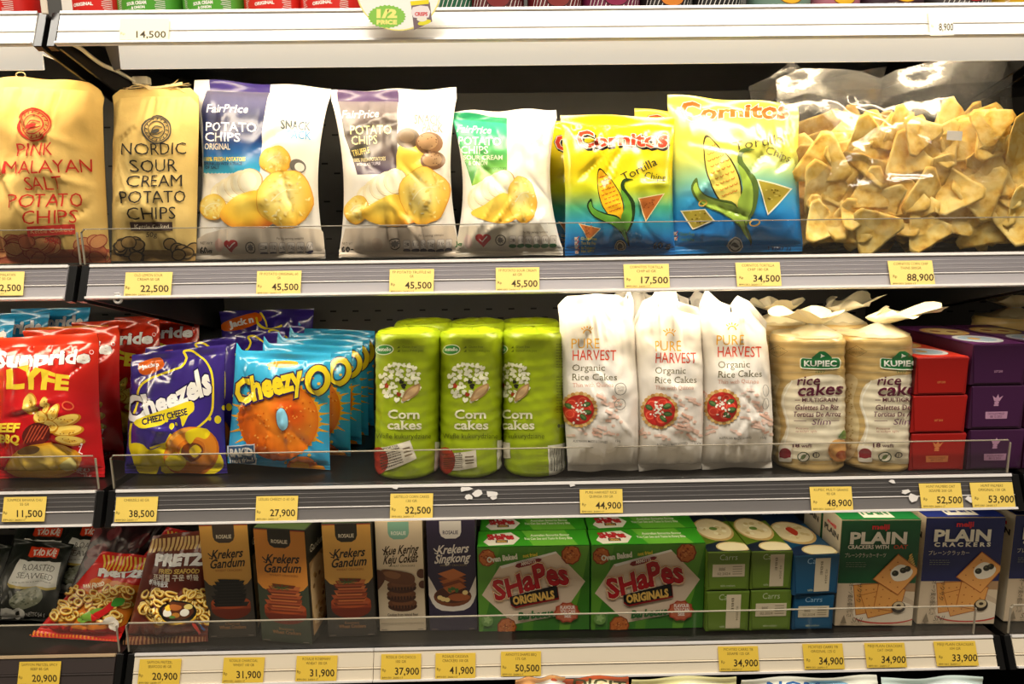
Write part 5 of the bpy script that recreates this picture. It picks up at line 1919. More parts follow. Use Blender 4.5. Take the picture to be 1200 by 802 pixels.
# --- red and purple cracker boxes lying with their ends to the front
def biscuit_top(a, q, base, n=3):
    h = homography([(0, 0), (1, 0), (1, 1), (0, 1)], q)
    b = Art().rect(0, 0, 1, 1, base)
    b.ell(.5, .35, .42, .20, '#f0c46a').ell(.5, .35, .34, .14, '#f7dc9a').ell(.35, .33, .09, .05, '#b5572a').ell(.62, .38, .09, .05, '#b5572a')
    b.ell(.5, .75, .40, .18, '#dfe6ea').ell(.5, .75, .32, .13, '#a9c2d8').ell(.45, .74, .1, .05, '#d9a24a')
    a.e += [([[tuple(h([p])[0]) for p in pl] for pl in polys], c) for polys, c in b.e]


def end_art(q, col, gold, with_crest=True):
    h = homography([(0, 0), (1, 0), (1, 1), (0, 1)], q)
    b = Art()
    if with_crest:
        b.poly([(.45, .36), (.40, .22), (.47, .28), (.5, .18), (.53, .28), (.60, .22), (.55, .36)], gold).ell(.5, .40, .045, .04, gold).rect(.455, .44, .545, .48, gold)
        b.rect(.28, .62, .74, .80, gold).text('CHOCOLATE MEDLEY', .51, .70, .05, col, w=.36).text('BB 12 2023', .51, .77, .05, col, w=.25)
    else:
        b.text('LOT 2310', .52, .72, .055, gold, w=.18, bold=.03)
    a = Art()
    a.e = [([[tuple(h([p])[0]) for p in pl] for pl in polys], c) for polys, c in b.e]
    return a


unit = [(0, 0), (1, 0), (1, 1), (0, 1)]
def red_box(lb, q, zb, crest, sq, seed, top):
    sa = Art().rect(-2, -2, 3, 3, '#5a1212')
    sa.rect(.62, .35, .86, .85, '#d9d4cc')
    code_lines(sa, .65, .40, .83, .8, ver=False, seed=seed)
    # the barcode strokes are in unit scale
    sa.e = sa.e[:2]
    for k in range(14):
        sa.rect(.66, .40 + k * .029, .82, .40 + k * .029 + (.010 if k % 3 else .018), '#2a2622')
    ta = Art()
    if top:
        biscuit_top(ta, unit, '#c8301c')
    return carton('cracker_box', lb, 'box', q, zb, Y=.034, yaw=0, depth=.155, ink='#981410', side=('left', unit, sa), top=(unit, ta) if top else None, group='red cracker boxes',
                  flap=end_flap('#a31711', end_art(unit, '#6a1a14', '#d9824a', crest), unit), parts=('carton', 'top_panel'))


zr = Z3
hb = 0.0
def top_of(o):
    return max((o.matrix_world @ v.co).z if False else o.location.z + v.co.z for c in o.children for v in c.data.vertices)

rb1 = red_box('red cracker box at the bottom of the red stack, gold crest on its end', [(1067, 509), (1131, 508), (1130, 552), (1066, 554)], Z3, True, None, 1, False)
z = top_of(rb1) + .0006
rb2 = red_box('plain-ended red cracker box in the middle of the red stack', [(1069, 465), (1133, 463), (1131, 507), (1068, 508)], z, False, None, 2, False)
z = top_of(rb2) + .0006
rb3 = red_box('creased red cracker box on top of the red stack', [(1074, 420), (1136, 418), (1132, 462), (1072, 464)], z, False, None, 3, True)

def purple_box(lb, q, zb, crest, top, yaw=0, Y=.034):
    sa = Art().rect(-2, -2, 3, 3, '#4a1836')
    sa.rect(.80, .45, .94, .70, '#d9cfd4').ring(.66, .5, .035, .10, .008, '#cdbcc6', 16).ell(.66, .5, .02, .05, '#cdbcc6')
    for k in range(6):
        sa.rect(.25, .30 + k * .07, .25 + .18 - .02 * (k % 3), .325 + k * .07, '#a890a0')
    ta = Art()
    if top:
        biscuit_top(ta, unit, '#5c2460')
    return carton('cracker_box', lb, 'box', q, zb, Y=Y, yaw=yaw, depth=.175, ink='#3a1636', side=('left', unit, sa), top=(unit, ta) if top else None, group='purple cracker boxes',
                  flap=end_flap('#401840', end_art(unit, '#3a1438', '#b98aa8', crest), unit), parts=('carton', 'top_panel'))

pb1 = purple_box('purple cracker box at the bottom of the purple stack', [(1135, 505), (1199, 503), (1198, 552), (1134, 553)], Z3, True, False)
z = top_of(pb1) + .0006
pb2 = purple_box('purple cracker box in the middle of the purple stack, crest on its end', [(1137, 453), (1201, 452), (1199, 502), (1136, 504)], z, True, False)
z = top_of(pb2) + .0006
pb3 = purple_box('wide-topped purple cracker box on top of the purple stack', [(1139, 404), (1204, 404), (1201, 450), (1138, 452)], z, False, True)
dup(pb1, 'purple cracker box at the edge of view, bottom of the second purple stack', (.078, .002, 0), 0)
dup(pb2, 'purple cracker box at the edge of view, middle of the second purple stack', (.078, .002, 0), 0)
dup(pb3, 'purple cracker box at the edge of view, top of the second purple stack', (.078, .002, 0), 0)

# ================================================================== FOURTH SHELF
Z4 = ZS[4]
# --- seaweed bags lying back at an angle
a = Art()
a.poly([(24, 655), (72, 659), (66, 688), (9, 683)], '#e6e6e0')
a.poly([(9, 683), (66, 688), (65, 691), (8, 686)], '#c8b25a')
a.text('ROASTED', 45, 669, 7, '#55554f', w=36, bold=-.005, rot=5, shear=.25, slab=True).text('SEAWEED', 40, 679, 7, '#55554f', w=42, bold=-.005, rot=5, shear=.25, slab=True)
small_lines(a, 14, 681, 60, 685, 1, '#8a8a80', 3)
a.poly([(37, 641), (70, 644), (66, 655), (33, 652)], '#e0401c')
a.text('TAO KAE', 51.5, 652, 6.5, '#f6ece0', w=26, bold=.05, rot=5, shear=.2)
a.poly([(12, 706), (22, 694), (40, 690), (50, 698), (44, 708), (26, 714)], '#8d927c', smooth=4)
for k in range(50):
    a.ell(rnd.uniform(16, 46), rnd.uniform(694, 709), 1.3, 1, rnd.choice(('#5f6652', '#a9ad98', '#747a64')), n=6)
a.rect(2, 713, 16, 725, '#d9d9d4').ell(22, 719, 8, 7, '#e4e4de').ell(22, 719, 3.5, 3, '#33352e').text('NETTO 54 g', 42, 722, 4, '#d9d9d4', w=22)
SW = dict(mat=FILM, vb=.05, vt=.06, pinch=.02, thick=.018, wave=.004, wr=1.5, ink='#1c211b')
sea = bag('seaweed_bag', 'front black seaweed bag with a white roasted seaweed panel', 'snack bag', [(20, 634), (86, 640), (62, 731), (-20, 728)], Z4, lean=42, art=a, seed=71, group='black seaweed bags', **SW)
dup(sea, 'black seaweed bag at the very edge of the view, half a white panel showing', (-.095, .0, .0), .02, 'black seaweed bags')
dup(sea, 'black seaweed bag behind the front one, red tag near the rail', (.046, .050, .010), -.05, 'black seaweed bags')
dup(sea, 'black seaweed bag behind at the edge, red tag beside the rail', (-.026, .052, .010), .03, 'black seaweed bags')
a = Art()
for k in range(30):
    x, y = rnd.uniform(90, 170), rnd.uniform(600, 720)
    a.poly([(x, y), (x + 14, y - 10), (x + 18, y - 3), (x + 5, y + 8)], rnd.choice(('#5a2428', '#6d2c30', '#3a1a1c')), smooth=3)
bag('seaweed_bag', 'dark maroon glossy bag leaning between the seaweed and the red pretzels', 'snack bag', [(120, 600), (200, 605), (120, 728), (66, 728)], Z4, Y=.085, lean=30, yaw=25, art=a, seed=75, free=False, **{**SW, 'ink': '#2c1416'})

# --- pretzel bags
def squiggles(a, region, n, dark, lite, seed):
    r = random.Random(seed)
    for k in range(n):
        x, y = r.uniform(region[0], region[2]), r.uniform(region[1], region[3])
        x += (region[3] - y) * region[4]
        rx, ry, rt = r.uniform(5, 7.5), r.uniform(3.6, 5.2), r.uniform(-60, 60)
        a.ring(x, y + .7, rx + .5, ry + .5, 3.4, dark, 14, rot=rt).ring(x, y, rx, ry, 2.4, lite, 14, rot=rt).ring(x, y - .4, rx - .6, ry - .5, .9, '#f7e6a0', 12, rot=rt)


a = Art()
for k in range(14):
    x = 122 + k * 4.6
    a.poly([(x, 651 + k * .3), (x + 2.4, 651 + k * .3), (x + .6, 666 + k * .2), (x - 1.8, 666 + k * .2)], '#f4cf4a')
a.text('PRETZEL', 146, 676, 8, '#ffffff', w=64, bold=.08, shear=.2, rot=1, out=[(.04, '#8a1418')])
a.poly([(100, 690), (112, 678), (150, 684), (168, 690), (160, 716), (140, 735), (80, 735), (72, 722)], '#e8801c', smooth=3)
squiggles(a, (62, 690, 140, 728, .5), 70, '#a85a14', '#f6c43c', 3)
a.text('PAN FRIED', 112, 690, 4.5, '#fff2d0', w=24, bold=.04, rot=-8)
a.poly([(92, 727), (108, 716), (124, 714), (116, 724), (102, 729)], '#7aa83a', smooth=3)
a.line([(108, 724), (122, 718), (134, 708)], 7, '#d81c1c', smooth=4, taper=False).poly([(131, 711), (136, 702), (147, 703), (142, 710)], '#3f9a2c', smooth=3)
a.poly([(122, 728), (132, 722), (140, 730), (136, 738)], '#f4ead8', smooth=3)
for k in range(26):
    x = 38 + k * 4.2
    a.poly([(x, 741 + k * .35), (x + 2.1, 741 + k * .35), (x + 1.6, 752 + k * .2), (x - .5, 752 + k * .2)], '#e8801c')
PZ = dict(mat=FILM, wave=.004, wr=1.5)
rp = bag('pretzel_bag', 'red pretzel ring bag slumped sideways in front of the gap', 'snack bag', [(122, 650), (184, 656), (140, 756), (38, 750)], Z4, lean=36, thick=.024, vb=.10, vt=.14, pinch=.0, ink='#dd1f18', art=a, seed=72, **PZ)
dup(rp, 'red pretzel ring bag lying behind, between the slumped red and the brown one', (.060, .055, .012), -.15, 'hidden pretzel bags')

a = Art()
for k in range(16):
    x = 178 + k * 4.8
    a.poly([(x, 632 - k * .4), (x + 3, 632 - k * .4), (x - 1, 648 - k * .4), (x - 4, 648 - k * .4)], '#e3c27e')
a.text('PRETZEL', 219, 662, 12, '#ffffff', w=78, bold=.07, shear=.2, rot=-2, out=[(.04, '#5a1414')])
a.text('FRIED SEAFOOD', 210, 672, 5, '#f2d06a', w=48, bold=.03, shear=.15, rot=-1)
a.text('프레첼 구운 해물', 206, 680, 5.5, '#f7ecd8', w=54, bold=.03)
a.text('해물볶음맛', 186, 687, 5, '#ffffff', w=24, bold=.04)
squiggles(a, (164, 694, 244, 728, .25), 80, '#9a5a14', '#f6c648', 5)
a.ell(209, 718, 21, 13, '#f0c03a', rot=4).ell(209, 716, 20.5, 12.5, '#16120e', rot=4).ell(209, 715, 17, 9.6, '#5a2c14', rot=4)
for (x, y, rx, ry, c) in ((198, 717, 5, 4, '#f0ead8'), (199, 712, 4, 3, '#f2c93a'), (207, 711, 6, 3, '#b0622a'), (216, 717, 5, 4, '#f4efe0'), (220, 711, 5, 3, '#e9d27a'), (207, 719, 4, 3, '#c9822e'), (203, 721, 3, 1.6, '#5f8a3a')):
    a.ell(x, y, rx, ry, c, n=12)
a.line([(222, 728), (236, 740)], 4.6, '#16120e').line([(222, 728), (236, 740)], 2.6, '#b02c1c').line([(228, 726), (240, 737)], 1.6, '#2f4f7a')
for k in range(24):
    x = 146 + k * 4.2
    a.poly([(x, 746 - k * .1), (x + 2.1, 746 - k * .1), (x + 1.3, 756), (x - .8, 756)], '#a5744a')
bp_ = bag('pretzel_bag', 'brown seafood pretzel ring bag leaning against the first cracker box', 'snack bag', [(178, 630), (250, 622), (243, 754), (146, 758)], Z4, lean=22, thick=.026, vb=.09, vt=.12, pinch=.0, ink='#6d2a1c', art=a, seed=73, **PZ)


# --- tall cracker boxes
def rosalie(q, body, tab, tabtxt, cream, l1, l2, ink, kind, foot):
    """q: front corners; art laid out on a 60 x 140 frame"""
    b = Art()
    b.rect(-5, -5, 65, 145, body)
    if cream:
        b.poly([(-2, -2), (62, -2), (62, 58), (60, 66), (54, 73), (46, 76), (14, 76), (6, 73), (0, 66), (-2, 58)], cream)
    b.rect(0, 0, 60, 1.2, '#a8402a' if kind in ('charcoal', 'rosemary') else body)
    b.poly([(16, 0), (43, 0), (43, 14), (41, 19), (36, 22), (23, 22), (18, 19), (16, 14)], tab)
    b.text('ROSALIE', 29.5, 16.5, 4.4, tabtxt, w=19, bold=.02)
    two = isinstance(ink, tuple)
    b.text(l1, 31, 40.5, 10.5, ink[0] if two else ink, w=39 if not two else 44, bold=.025, shear=.35, rot=-3)
    b.text(l2, 30, 52, 10.5, ink[0] if two else ink, w=44, bold=.025, shear=.35, rot=-3)
    b.line([(8, 34), (12, 38), (17, 37)], 1.3, ink[0] if two else ink, smooth=3).line([(9, 40), (13, 41)], 1.1, ink[0] if two else ink)
    b.text('WHEAT CRACKERS', 32, 57, 2.4, '#a8642a' if cream else '#8a7a5a', w=34, bold=.01)
    r = random.Random(len(kind) * 7)
    if kind in ('charcoal', 'rosemary'):
        b.ell(31, 104, 25, 13, '#6a2410').rect(6, 96, 56, 104, '#8a3416').ell(31, 96, 25, 8, '#a8481e')
        y = 98
        cols = ('#0d0c0b', '#1d1a17') if kind == 'charcoal' else ('#6d2c12', '#a8502a', '#8a3a1a', '#c06a34')
        for k in range(17):
            w = 21 + r.uniform(-3, 2) - max(0, k - 9) * .6
            x = 31 + r.uniform(-2.5, 2.5)
            b.poly([(x - w, y - r.uniform(0, 3)), (x + w, y - r.uniform(0, 3)), (x + w - 3, y + 3), (x - w + 3, y + 3)], cols[k % len(cols)])
            y -= 1.85
        if kind == 'rosemary':
            for k in range(9):
                b.line([(28, y + 5), (28 + 12 * math.cos(k * .7), y + 4 + 4 * math.sin(k * .7))], .9, '#3f5a2a')
        b.text(foot, 31, 124, 3.2, '#9a6a3a', w=18).text('Wheat Crackers', 31, 129, 4.2, '#9a6a3a', w=34, bold=.02)
    elif kind == 'choco':
        for k, (x, y) in enumerate(((31, 104), (30, 92), (31, 80))):
            b.ell(x, y + 4, 19, 7, '#4a2816').ell(x, y, 19, 7, '#6d4024').ell(x, y - 1, 14, 4, '#7d4c2c')
            for j in range(9):
                b.ell(x - 16 + j * 4, y + 5, 1.4, 2.4, '#3a1e10', n=8)
        b.poly([(4, 62), (14, 60), (44, 66), (48, 76), (40, 80), (22, 78), (8, 72)], '#6d4024', smooth=4).poly([(8, 64), (16, 62), (30, 66), (26, 72), (14, 70)], '#8d5c38', smooth=4)
        b.ell(57, 66, 6, 6, '#5a3018').ell(58, 80, 5, 5, '#5a3018').poly([(-2, 62), (6, 62), (10, 72), (2, 84), (-2, 84)], '#5a3018', smooth=3)
        b.text('Cookies from natural flour', 31, 120, 3, '#3a2a20', w=40, bold=.02)
        b.line([(2, 130), (58, 130)], .5, '#8a7a5a')
    else:
        b.poly([(-2, 66), (6, 80), (18, 98), (44, 98), (55, 82), (62, 66), (62, 84), (56, 104), (44, 114), (16, 114), (4, 104), (-2, 84)], '#e9dfd0', smooth=2)
        b.ell(30, 96, 24, 13, '#7a4020').ell(30, 94, 22, 10.5, '#4a2412').ell(38, 97, 14, 5, '#a8582c')
        for (x, y) in ((14, 97), (18, 99), (23, 100), (46, 91)):
            b.ell(x, y, 3.6, 3, '#f0d48a', n=12)
        for k in range(4):
            b.poly([(12 + k * 2, 72 + k * 4), (34 + k * 2, 66 + k * 4), (48, 72 + k * 4), (26, 80 + k * 4)], ('#7d3a18', '#b5622c')[k % 2])
        b.poly([(12, 66), (32, 60), (48, 68), (28, 75)], '#c4703a')
        for k in range(8):
            b.ell(26 + r.uniform(0, 12), 88 + r.uniform(-5, 3), 3, 1.5, '#3f6a2c', rot=r.uniform(0, 180), n=8)
        b.text('CASSAVA', 30, 124, 2.6, '#8a7a9a', w=20)
    b.line([(2, 138), (10, 138)], .8, '#8a7a6a').line([(50, 138), (57, 138)], .8, '#8a7a6a')
    h = homography([(0, 0), (60, 0), (60, 140), (0, 140)], q)
    a = Art()
    a.e = [([[tuple(h([p])[0]) for p in pl] for pl in polys], c) for polys, c in b.e]
    return a


TAN, DKG = '#d9a24a', '#3c352c'
RB = dict(depth=.062, group='tall narrow cracker boxes')
def rose_side(seed):
    s = Art().rect(-1, -1, 2, 2, '#2b2a22')
    s.poly([(.1, .3), (.9, .28), (.95, .9), (.1, .95)], '#a88458').poly([(.15, .36), (.8, .34), (.85, .8), (.2, .86)], '#d0b080', smooth=3)
    r = random.Random(seed)
    for k in range(30):
        s.ell(r.uniform(.2, .85), r.uniform(.35, .85), .06, .02, r.choice(('#8a6438', '#e0c898', '#b58c54')), n=8)
    s.text('Gandum', .5, .22, .06, '#e8dcc0', w=.7, shear=.3)
    return s
TT = (unit, Art().rect(-1, -1, 2, 2, '#3a4a22').text('Krekers Gandum', .5, .6, .2, '#c8b878', w=.7, shear=.3))

q = [(235, 614), (292, 615), (299, 748), (243, 749)]
carton('cracker_box', 'tall tan and brown cracker box with charcoal-black crackers, first in its row', 'box', q, Z4, Y=.0485, yaw=1, ink='#3c352c', art=rosalie(q, DKG, '#453a30', '#e8dcc0', TAN, 'Krekers', 'Gandum', '#2a2118', 'charcoal', 'Charcoal'), side=('right', unit, rose_side(1)), top=TT, top_ink='#3a4a22', **RB)
q = [(299, 620), (359, 621), (364, 755), (305, 755)]
carton('cracker_box', 'tall tan and green cracker box pulled forward, its side showing', 'box', q, Z4, Y=.034, yaw=-9, ink='#2f3426', art=rosalie(q, '#38402e', '#2f2a20', '#e8dcc0', '#da8c34', 'Krekers', 'Gandum', '#2a2118', 'rosemary', 'Rosemary'), side=('right', unit, rose_side(2)), top=TT, top_ink='#3a4a22', **RB)
q = [(377, 614), (435, 613), (440, 746), (384, 748)]
rz = carton('cracker_box', 'tall tan and dark cracker box of copper crackers, next to the white cookie box', 'box', q, Z4, Y=.045, yaw=1, ink='#33302a', art=rosalie(q, '#332e28', '#2f2a20', '#e8dcc0', '#dfa850', 'Krekers', 'Gandum', '#2a2118', 'rosemary', 'Rosemary'), side=('left', unit, rose_side(3)), top=TT, top_ink='#3a4a22', **RB)
dup(rz, 'tall cracker box set back in the gap between the second and third tall boxes', (-.030, .072, 0), .0)
q = [(440, 611), (496, 611), (498, 740), (444, 741)]
carton('cracker_box', 'tall white cookie box with a mint tab and stacked brown cookies', 'box', q, Z4, Y=.056, ink='#c9b08a', art=rosalie(q, '#e3cfae', '#86b8a0', '#f0f0e4', None, 'Kue Kering', 'Keju Coklat', ('#3a2616',), 'choco', ''), depth=.062, group='tall narrow cracker boxes', top_ink='#d9c8a8')
q = [(500, 611), (557, 609), (559, 740), (503, 741)]
carton('cracker_box', 'tall plum cassava cracker box with a white tab, beside the green boxes', 'box', q, Z4, Y=.054, ink='#2e2638', art=rosalie(q, '#332a42', '#e6e0d8', '#3a3048', None, 'Krekers', 'Singkong', '#e6ddd0', 'cassava', ''), depth=.062, group='tall narrow cracker boxes', top_ink='#2e2638')


# --- green baked snack boxes
def shapes_art(q):
    b = Art()
    b.rect(-5, -5, 137, 105, vgrad([(0, '#4f8a24'), (50, '#3f7d22'), (100, '#3a7a26')]))
    for k, (x0, x1) in enumerate(((0, 26), (60, 80), (104, 132))):
        b.poly([(x0, 0), (x1, 0), (x1 - 12, 60), (x0 + 4, 100), (x0 - 8, 100)], ('#5d962c', '#548e28', '#67a032')[k])
    b.poly([(26, 22), (92, 6), (127, 42), (100, 82), (42, 92), (4, 56)], '#e4cdb0', smooth=0)
    b.poly([(26, 22), (92, 6), (94, 8), (28, 25)], '#f8f0e2')
    def cracker(cx, cy, r, rt=0):
        b.star(cx, cy, r * .93, r, 9, '#8a3a14').star(cx, cy, r * .8, r * .88, 9, '#c26a2c')
        rr = random.Random(int(cx + cy * 3))
        for k in range(26):
            an, d = rr.uniform(0, 6.28), rr.uniform(0, r * .8)
            b.ell(cx + d * math.cos(an), cy + d * math.sin(an), 1.3, 1, rr.choice(('#8a3a14', '#d98a44', '#a84e1c')), n=6)
    cracker(11, 12, 10.5); cracker(110, 10, 12); cracker(33, 95, 12)
    b.text('Oven Baked', 29, 15, 6, '#e6e2c8', w=36, bold=.05, rot=-6)
    b.text('not fried', 62, 11, 4, '#e8c83a', w=17, bold=.03, rot=-6)
    b.poly([(46, 19), (72, 13), (73, 17), (48, 24)], '#7d1a1c', smooth=2).text('ARNOTTS', 60, 19.5, 4, '#f0e2d0', w=18, bold=.03, rot=-12)
    w = lambda t, x, y: (x, y * (1.0 - .15 * math.sin(6.5 * t)) + 2.2 * math.cos(5.2 * t))
    b.text('SHaPes', 64, 51, 24, '#b01a20', w=90, bold=.03, rot=-11, warp=w, out=[(.05, '#d98a3a'), (.032, '#f0e0c0'), (.012, '#6d1216')])
    b.poly([(38, 60), (94, 47), (96, 62), (58, 69), (44, 72), (38, 68)], '#8a1c1c').poly([(37, 58), (93, 45), (95, 60), (57, 67), (43, 70), (38, 66)], '#1d1a18')
    b.text('ORIGINALS', 66, 64, 9, '#e0b45a', w=50, bold=.05, rot=-8)
    b.text('Barbecue', 68, 84, 8.5, '#2f6a34', w=43, bold=.05, shear=.2, rot=-5)
    b.star(105, 78, 14, 16, 10, '#a84028', .8).star(105, 78, 12, 14, 10, '#c66a48', .8)
    b.text('FLAVOUR', 106, 74, 4, '#f4e6d8', w=18, bold=.04).text('YOU CAN', 106, 79, 4, '#f4e6d8', w=18, bold=.04).text('SEE', 106, 84, 4, '#f4e6d8', w=8, bold=.04)
    b.ell(10, 86, 7, 7, '#6d9a4a').star(10, 85, 3, 5.5, 5, '#9abf74')
    h = homography([(0, 0), (132, 0), (132, 100), (0, 100)], q)
    a = Art()
    def tr(c):
        return c
    for polys, c in b.e:
        a.e.append(([[tuple(h([p])[0]) for p in pl] for pl in polys], (lambda P, c=c: c(np.c_[P[:, 0], P[:, 1] - min(q[0][1], q[1][1])])) if callable(c) else c))
    return a


st = Art().rect(-1, -1, 2, 2, '#3a9a22').poly([(.4, 0), (.8, 0), (.9, 1), (.5, 1)], '#6db83a').poly([(.05, .7), (.12, .2), (.3, .1), (.38, .5), (.32, .9), (.1, .95)], '#ece6d8')
st.text('SHaPes', .21, .55, .32, '#c4242a', w=.24, bold=.05, rot=-3, out=[(.03, '#6d1216')]).rect(.16, .60, .27, .78, '#1d1a18').text('ORIGINALS', .215, .75, .12, '#e0b45a', w=.09, bold=.04)
st.text('Australian favourite flavour', .66, .40, .14, '#eef2dc', w=.36, bold=.02).text('You Can See and Taste In Every Bite', .64, .62, .14, '#eef2dc', w=.44, bold=.02)
q = [(559.5, 641), (691, 640), (691.5, 740), (560.5, 740)]
shp = carton('snack_box', 'green baked snack box beside the plum cassava box', 'box', q, Z4, Y=.050, depth=.048, ink='#2f7a1e', art=shapes_art(q), top=(unit, st), group='green baked snack boxes')
dup(shp, 'green baked snack box behind the first one, only its top showing', (.002, .0495, 0), 0, 'green baked snack boxes')
q = [(692.5, 638.5), (826, 638), (825, 737), (692.5, 738)]
shp2 = carton('snack_box', 'green baked snack box beside the stacked olive cracker packs', 'box', q, Z4, Y=.0485, depth=.048, ink='#2f7a1e', art=shapes_art(q), top=(unit, st), group='green baked snack boxes')
dup(shp2, 'green baked snack box behind the second one, only its top showing', (.002, .0495, 0), 0, 'green baked snack boxes')


# --- slim packs lying end-on
def slim(lb, q, zb, ink, endc, vertical, lid, word='Carrs', Y=.039, yaw=0, group='olive cracker packs', navy='#1a2433'):
    ea = Art()
    ea.text(word, .5, .2, .15, '#c9d2a8' if endc[1] > '9' or ink != '#174a6e' else '#9ac0d8', w=.42, bold=-.005)
    ea.text('table crackers', .5, .94, .06, '#c9d2a8', w=.4)
    ta = Art().rect(-1, -1, 2, 2, navy)
    if lid:
        ta.poly([(-.1, .38), (.5, .45), (1.1, .38), (1.1, .9), (.5, .8), (-.1, .9)], ink)
        ta.text('table', .45, .16, .10, '#c9d0d8', w=.5, bold=.02)
        ta.ell(.5, .57, .47, .24, '#c9a86a').ell(.5, .56, .43, .21, '#ecdcb0')
        r = random.Random(int(q[0][0]))
        for k in range(14):
            ta.ell(.5 + r.uniform(-.3, .3), .55 + r.uniform(-.12, .12), .06, .03, r.choice(('#f6ecc8', '#d9c48a', '#e8d8a4')), n=8)
        if ink == '#174a6e':
            ta.poly([(.4, .5), (.55, .46), (.62, .56), (.48, .64)], '#c4402a', smooth=3)
        else:
            ta.ell(.5, .56, .10, .035, '#6a8a3a')
        ta.ell(.66, .93, .40, .10, '#d9c48a').ell(.66, .93, .36, .08, '#f0e4bc')
    o = carton('cracker_pack', lb, 'box', q, zb, Y=Y, yaw=yaw, depth=.16, ink=ink, top=(unit, ta) if lid else None, top_ink=navy, group=group, flap=end_flap(endc, ea, unit), parts=('carton', 'top_panel'))
    f = [c for c in o.children if c.name.startswith('end_flap')][0]
    vs = np.array([v.co for v in f.data.vertices])
    x0, x1, z0, z1, y = vs[:, 0].min(), vs[:, 0].max(), vs[:, 2].min(), vs[:, 2].max(), vs[:, 1].min() - .0001
    if vertical:
        a0, a1, b0, b1 = .46, .80, .06, .96
        la = small_lines(Art(), .2, .1, .45, .9, 9, '#6a5a44', 3, .03)
        la = Art().text('BBE', .35, .3, .16, '#6a5a44', w=.4, rot=90).text('02.2024', .7, .55, .13, '#6a5a44', w=.42, rot=90)
    else:
        a0, a1, b0, b1 = .12, .88, .32, .66
        la = Art().text('BBE', .3, .5, .24, '#6a5a44', w=.2).text('02.2024', .35, .85, .2, '#6a5a44', w=.4)
        for k in range(4):
            la.rect(.62, .15 + k * .2, .92, .2 + k * .2, '#8a7a60')
    X = lambda t: x0 + (x1 - x0) * t
    Zc = lambda t: z1 - (z1 - z0) * t
    sticker(o, 'date_label', [(X(a0), y, Zc(b0)), (X(a1), y, Zc(b0)), (X(a1), y, Zc(b1)), (X(a0), y, Zc(b1))], '#d8c8a8', la, unit)
    return o


OL, BL_ = '#5f7a22', '#174a6e'
s1 = slim('olive cracker pack at the bottom beside the green snack box, upright date label', [(827, 694), (878, 693), (877, 741), (828, 742)], Z4, OL, '#66802a', True, False)
s2 = slim('olive cracker pack on top beside the green snack box, level date label', [(829, 647), (879, 647), (878, 692), (828, 693)], top_of(s1) + .0004, OL, '#6a862c', False, True)
s3 = slim('olive cracker pack at the bottom beside the blue packs, level date label', [(879, 693), (928, 691), (926, 739), (879, 741)], Z4, OL, '#66802a', False, False)
s4 = slim('olive cracker pack on top beside the blue packs, upright date label', [(880, 647), (929, 646), (927, 691), (879, 692)], top_of(s3) + .0004, OL, '#6a862c', True, True)
s5 = slim('blue cracker pack at the bottom of the blue pair', [(929, 697), (977, 697), (976, 739), (929, 740)], Z4, BL_, '#1a5478', False, False, group='blue cracker packs', navy='#162a4a')
s6 = slim('blue cracker pack on top, turned a little, upright date label', [(930, 652), (983, 650), (982, 696), (930, 697)], top_of(s5) + .0004, BL_, '#1a5478', True, True, group='blue cracker packs', navy='#162a4a', Y=.036, yaw=3)


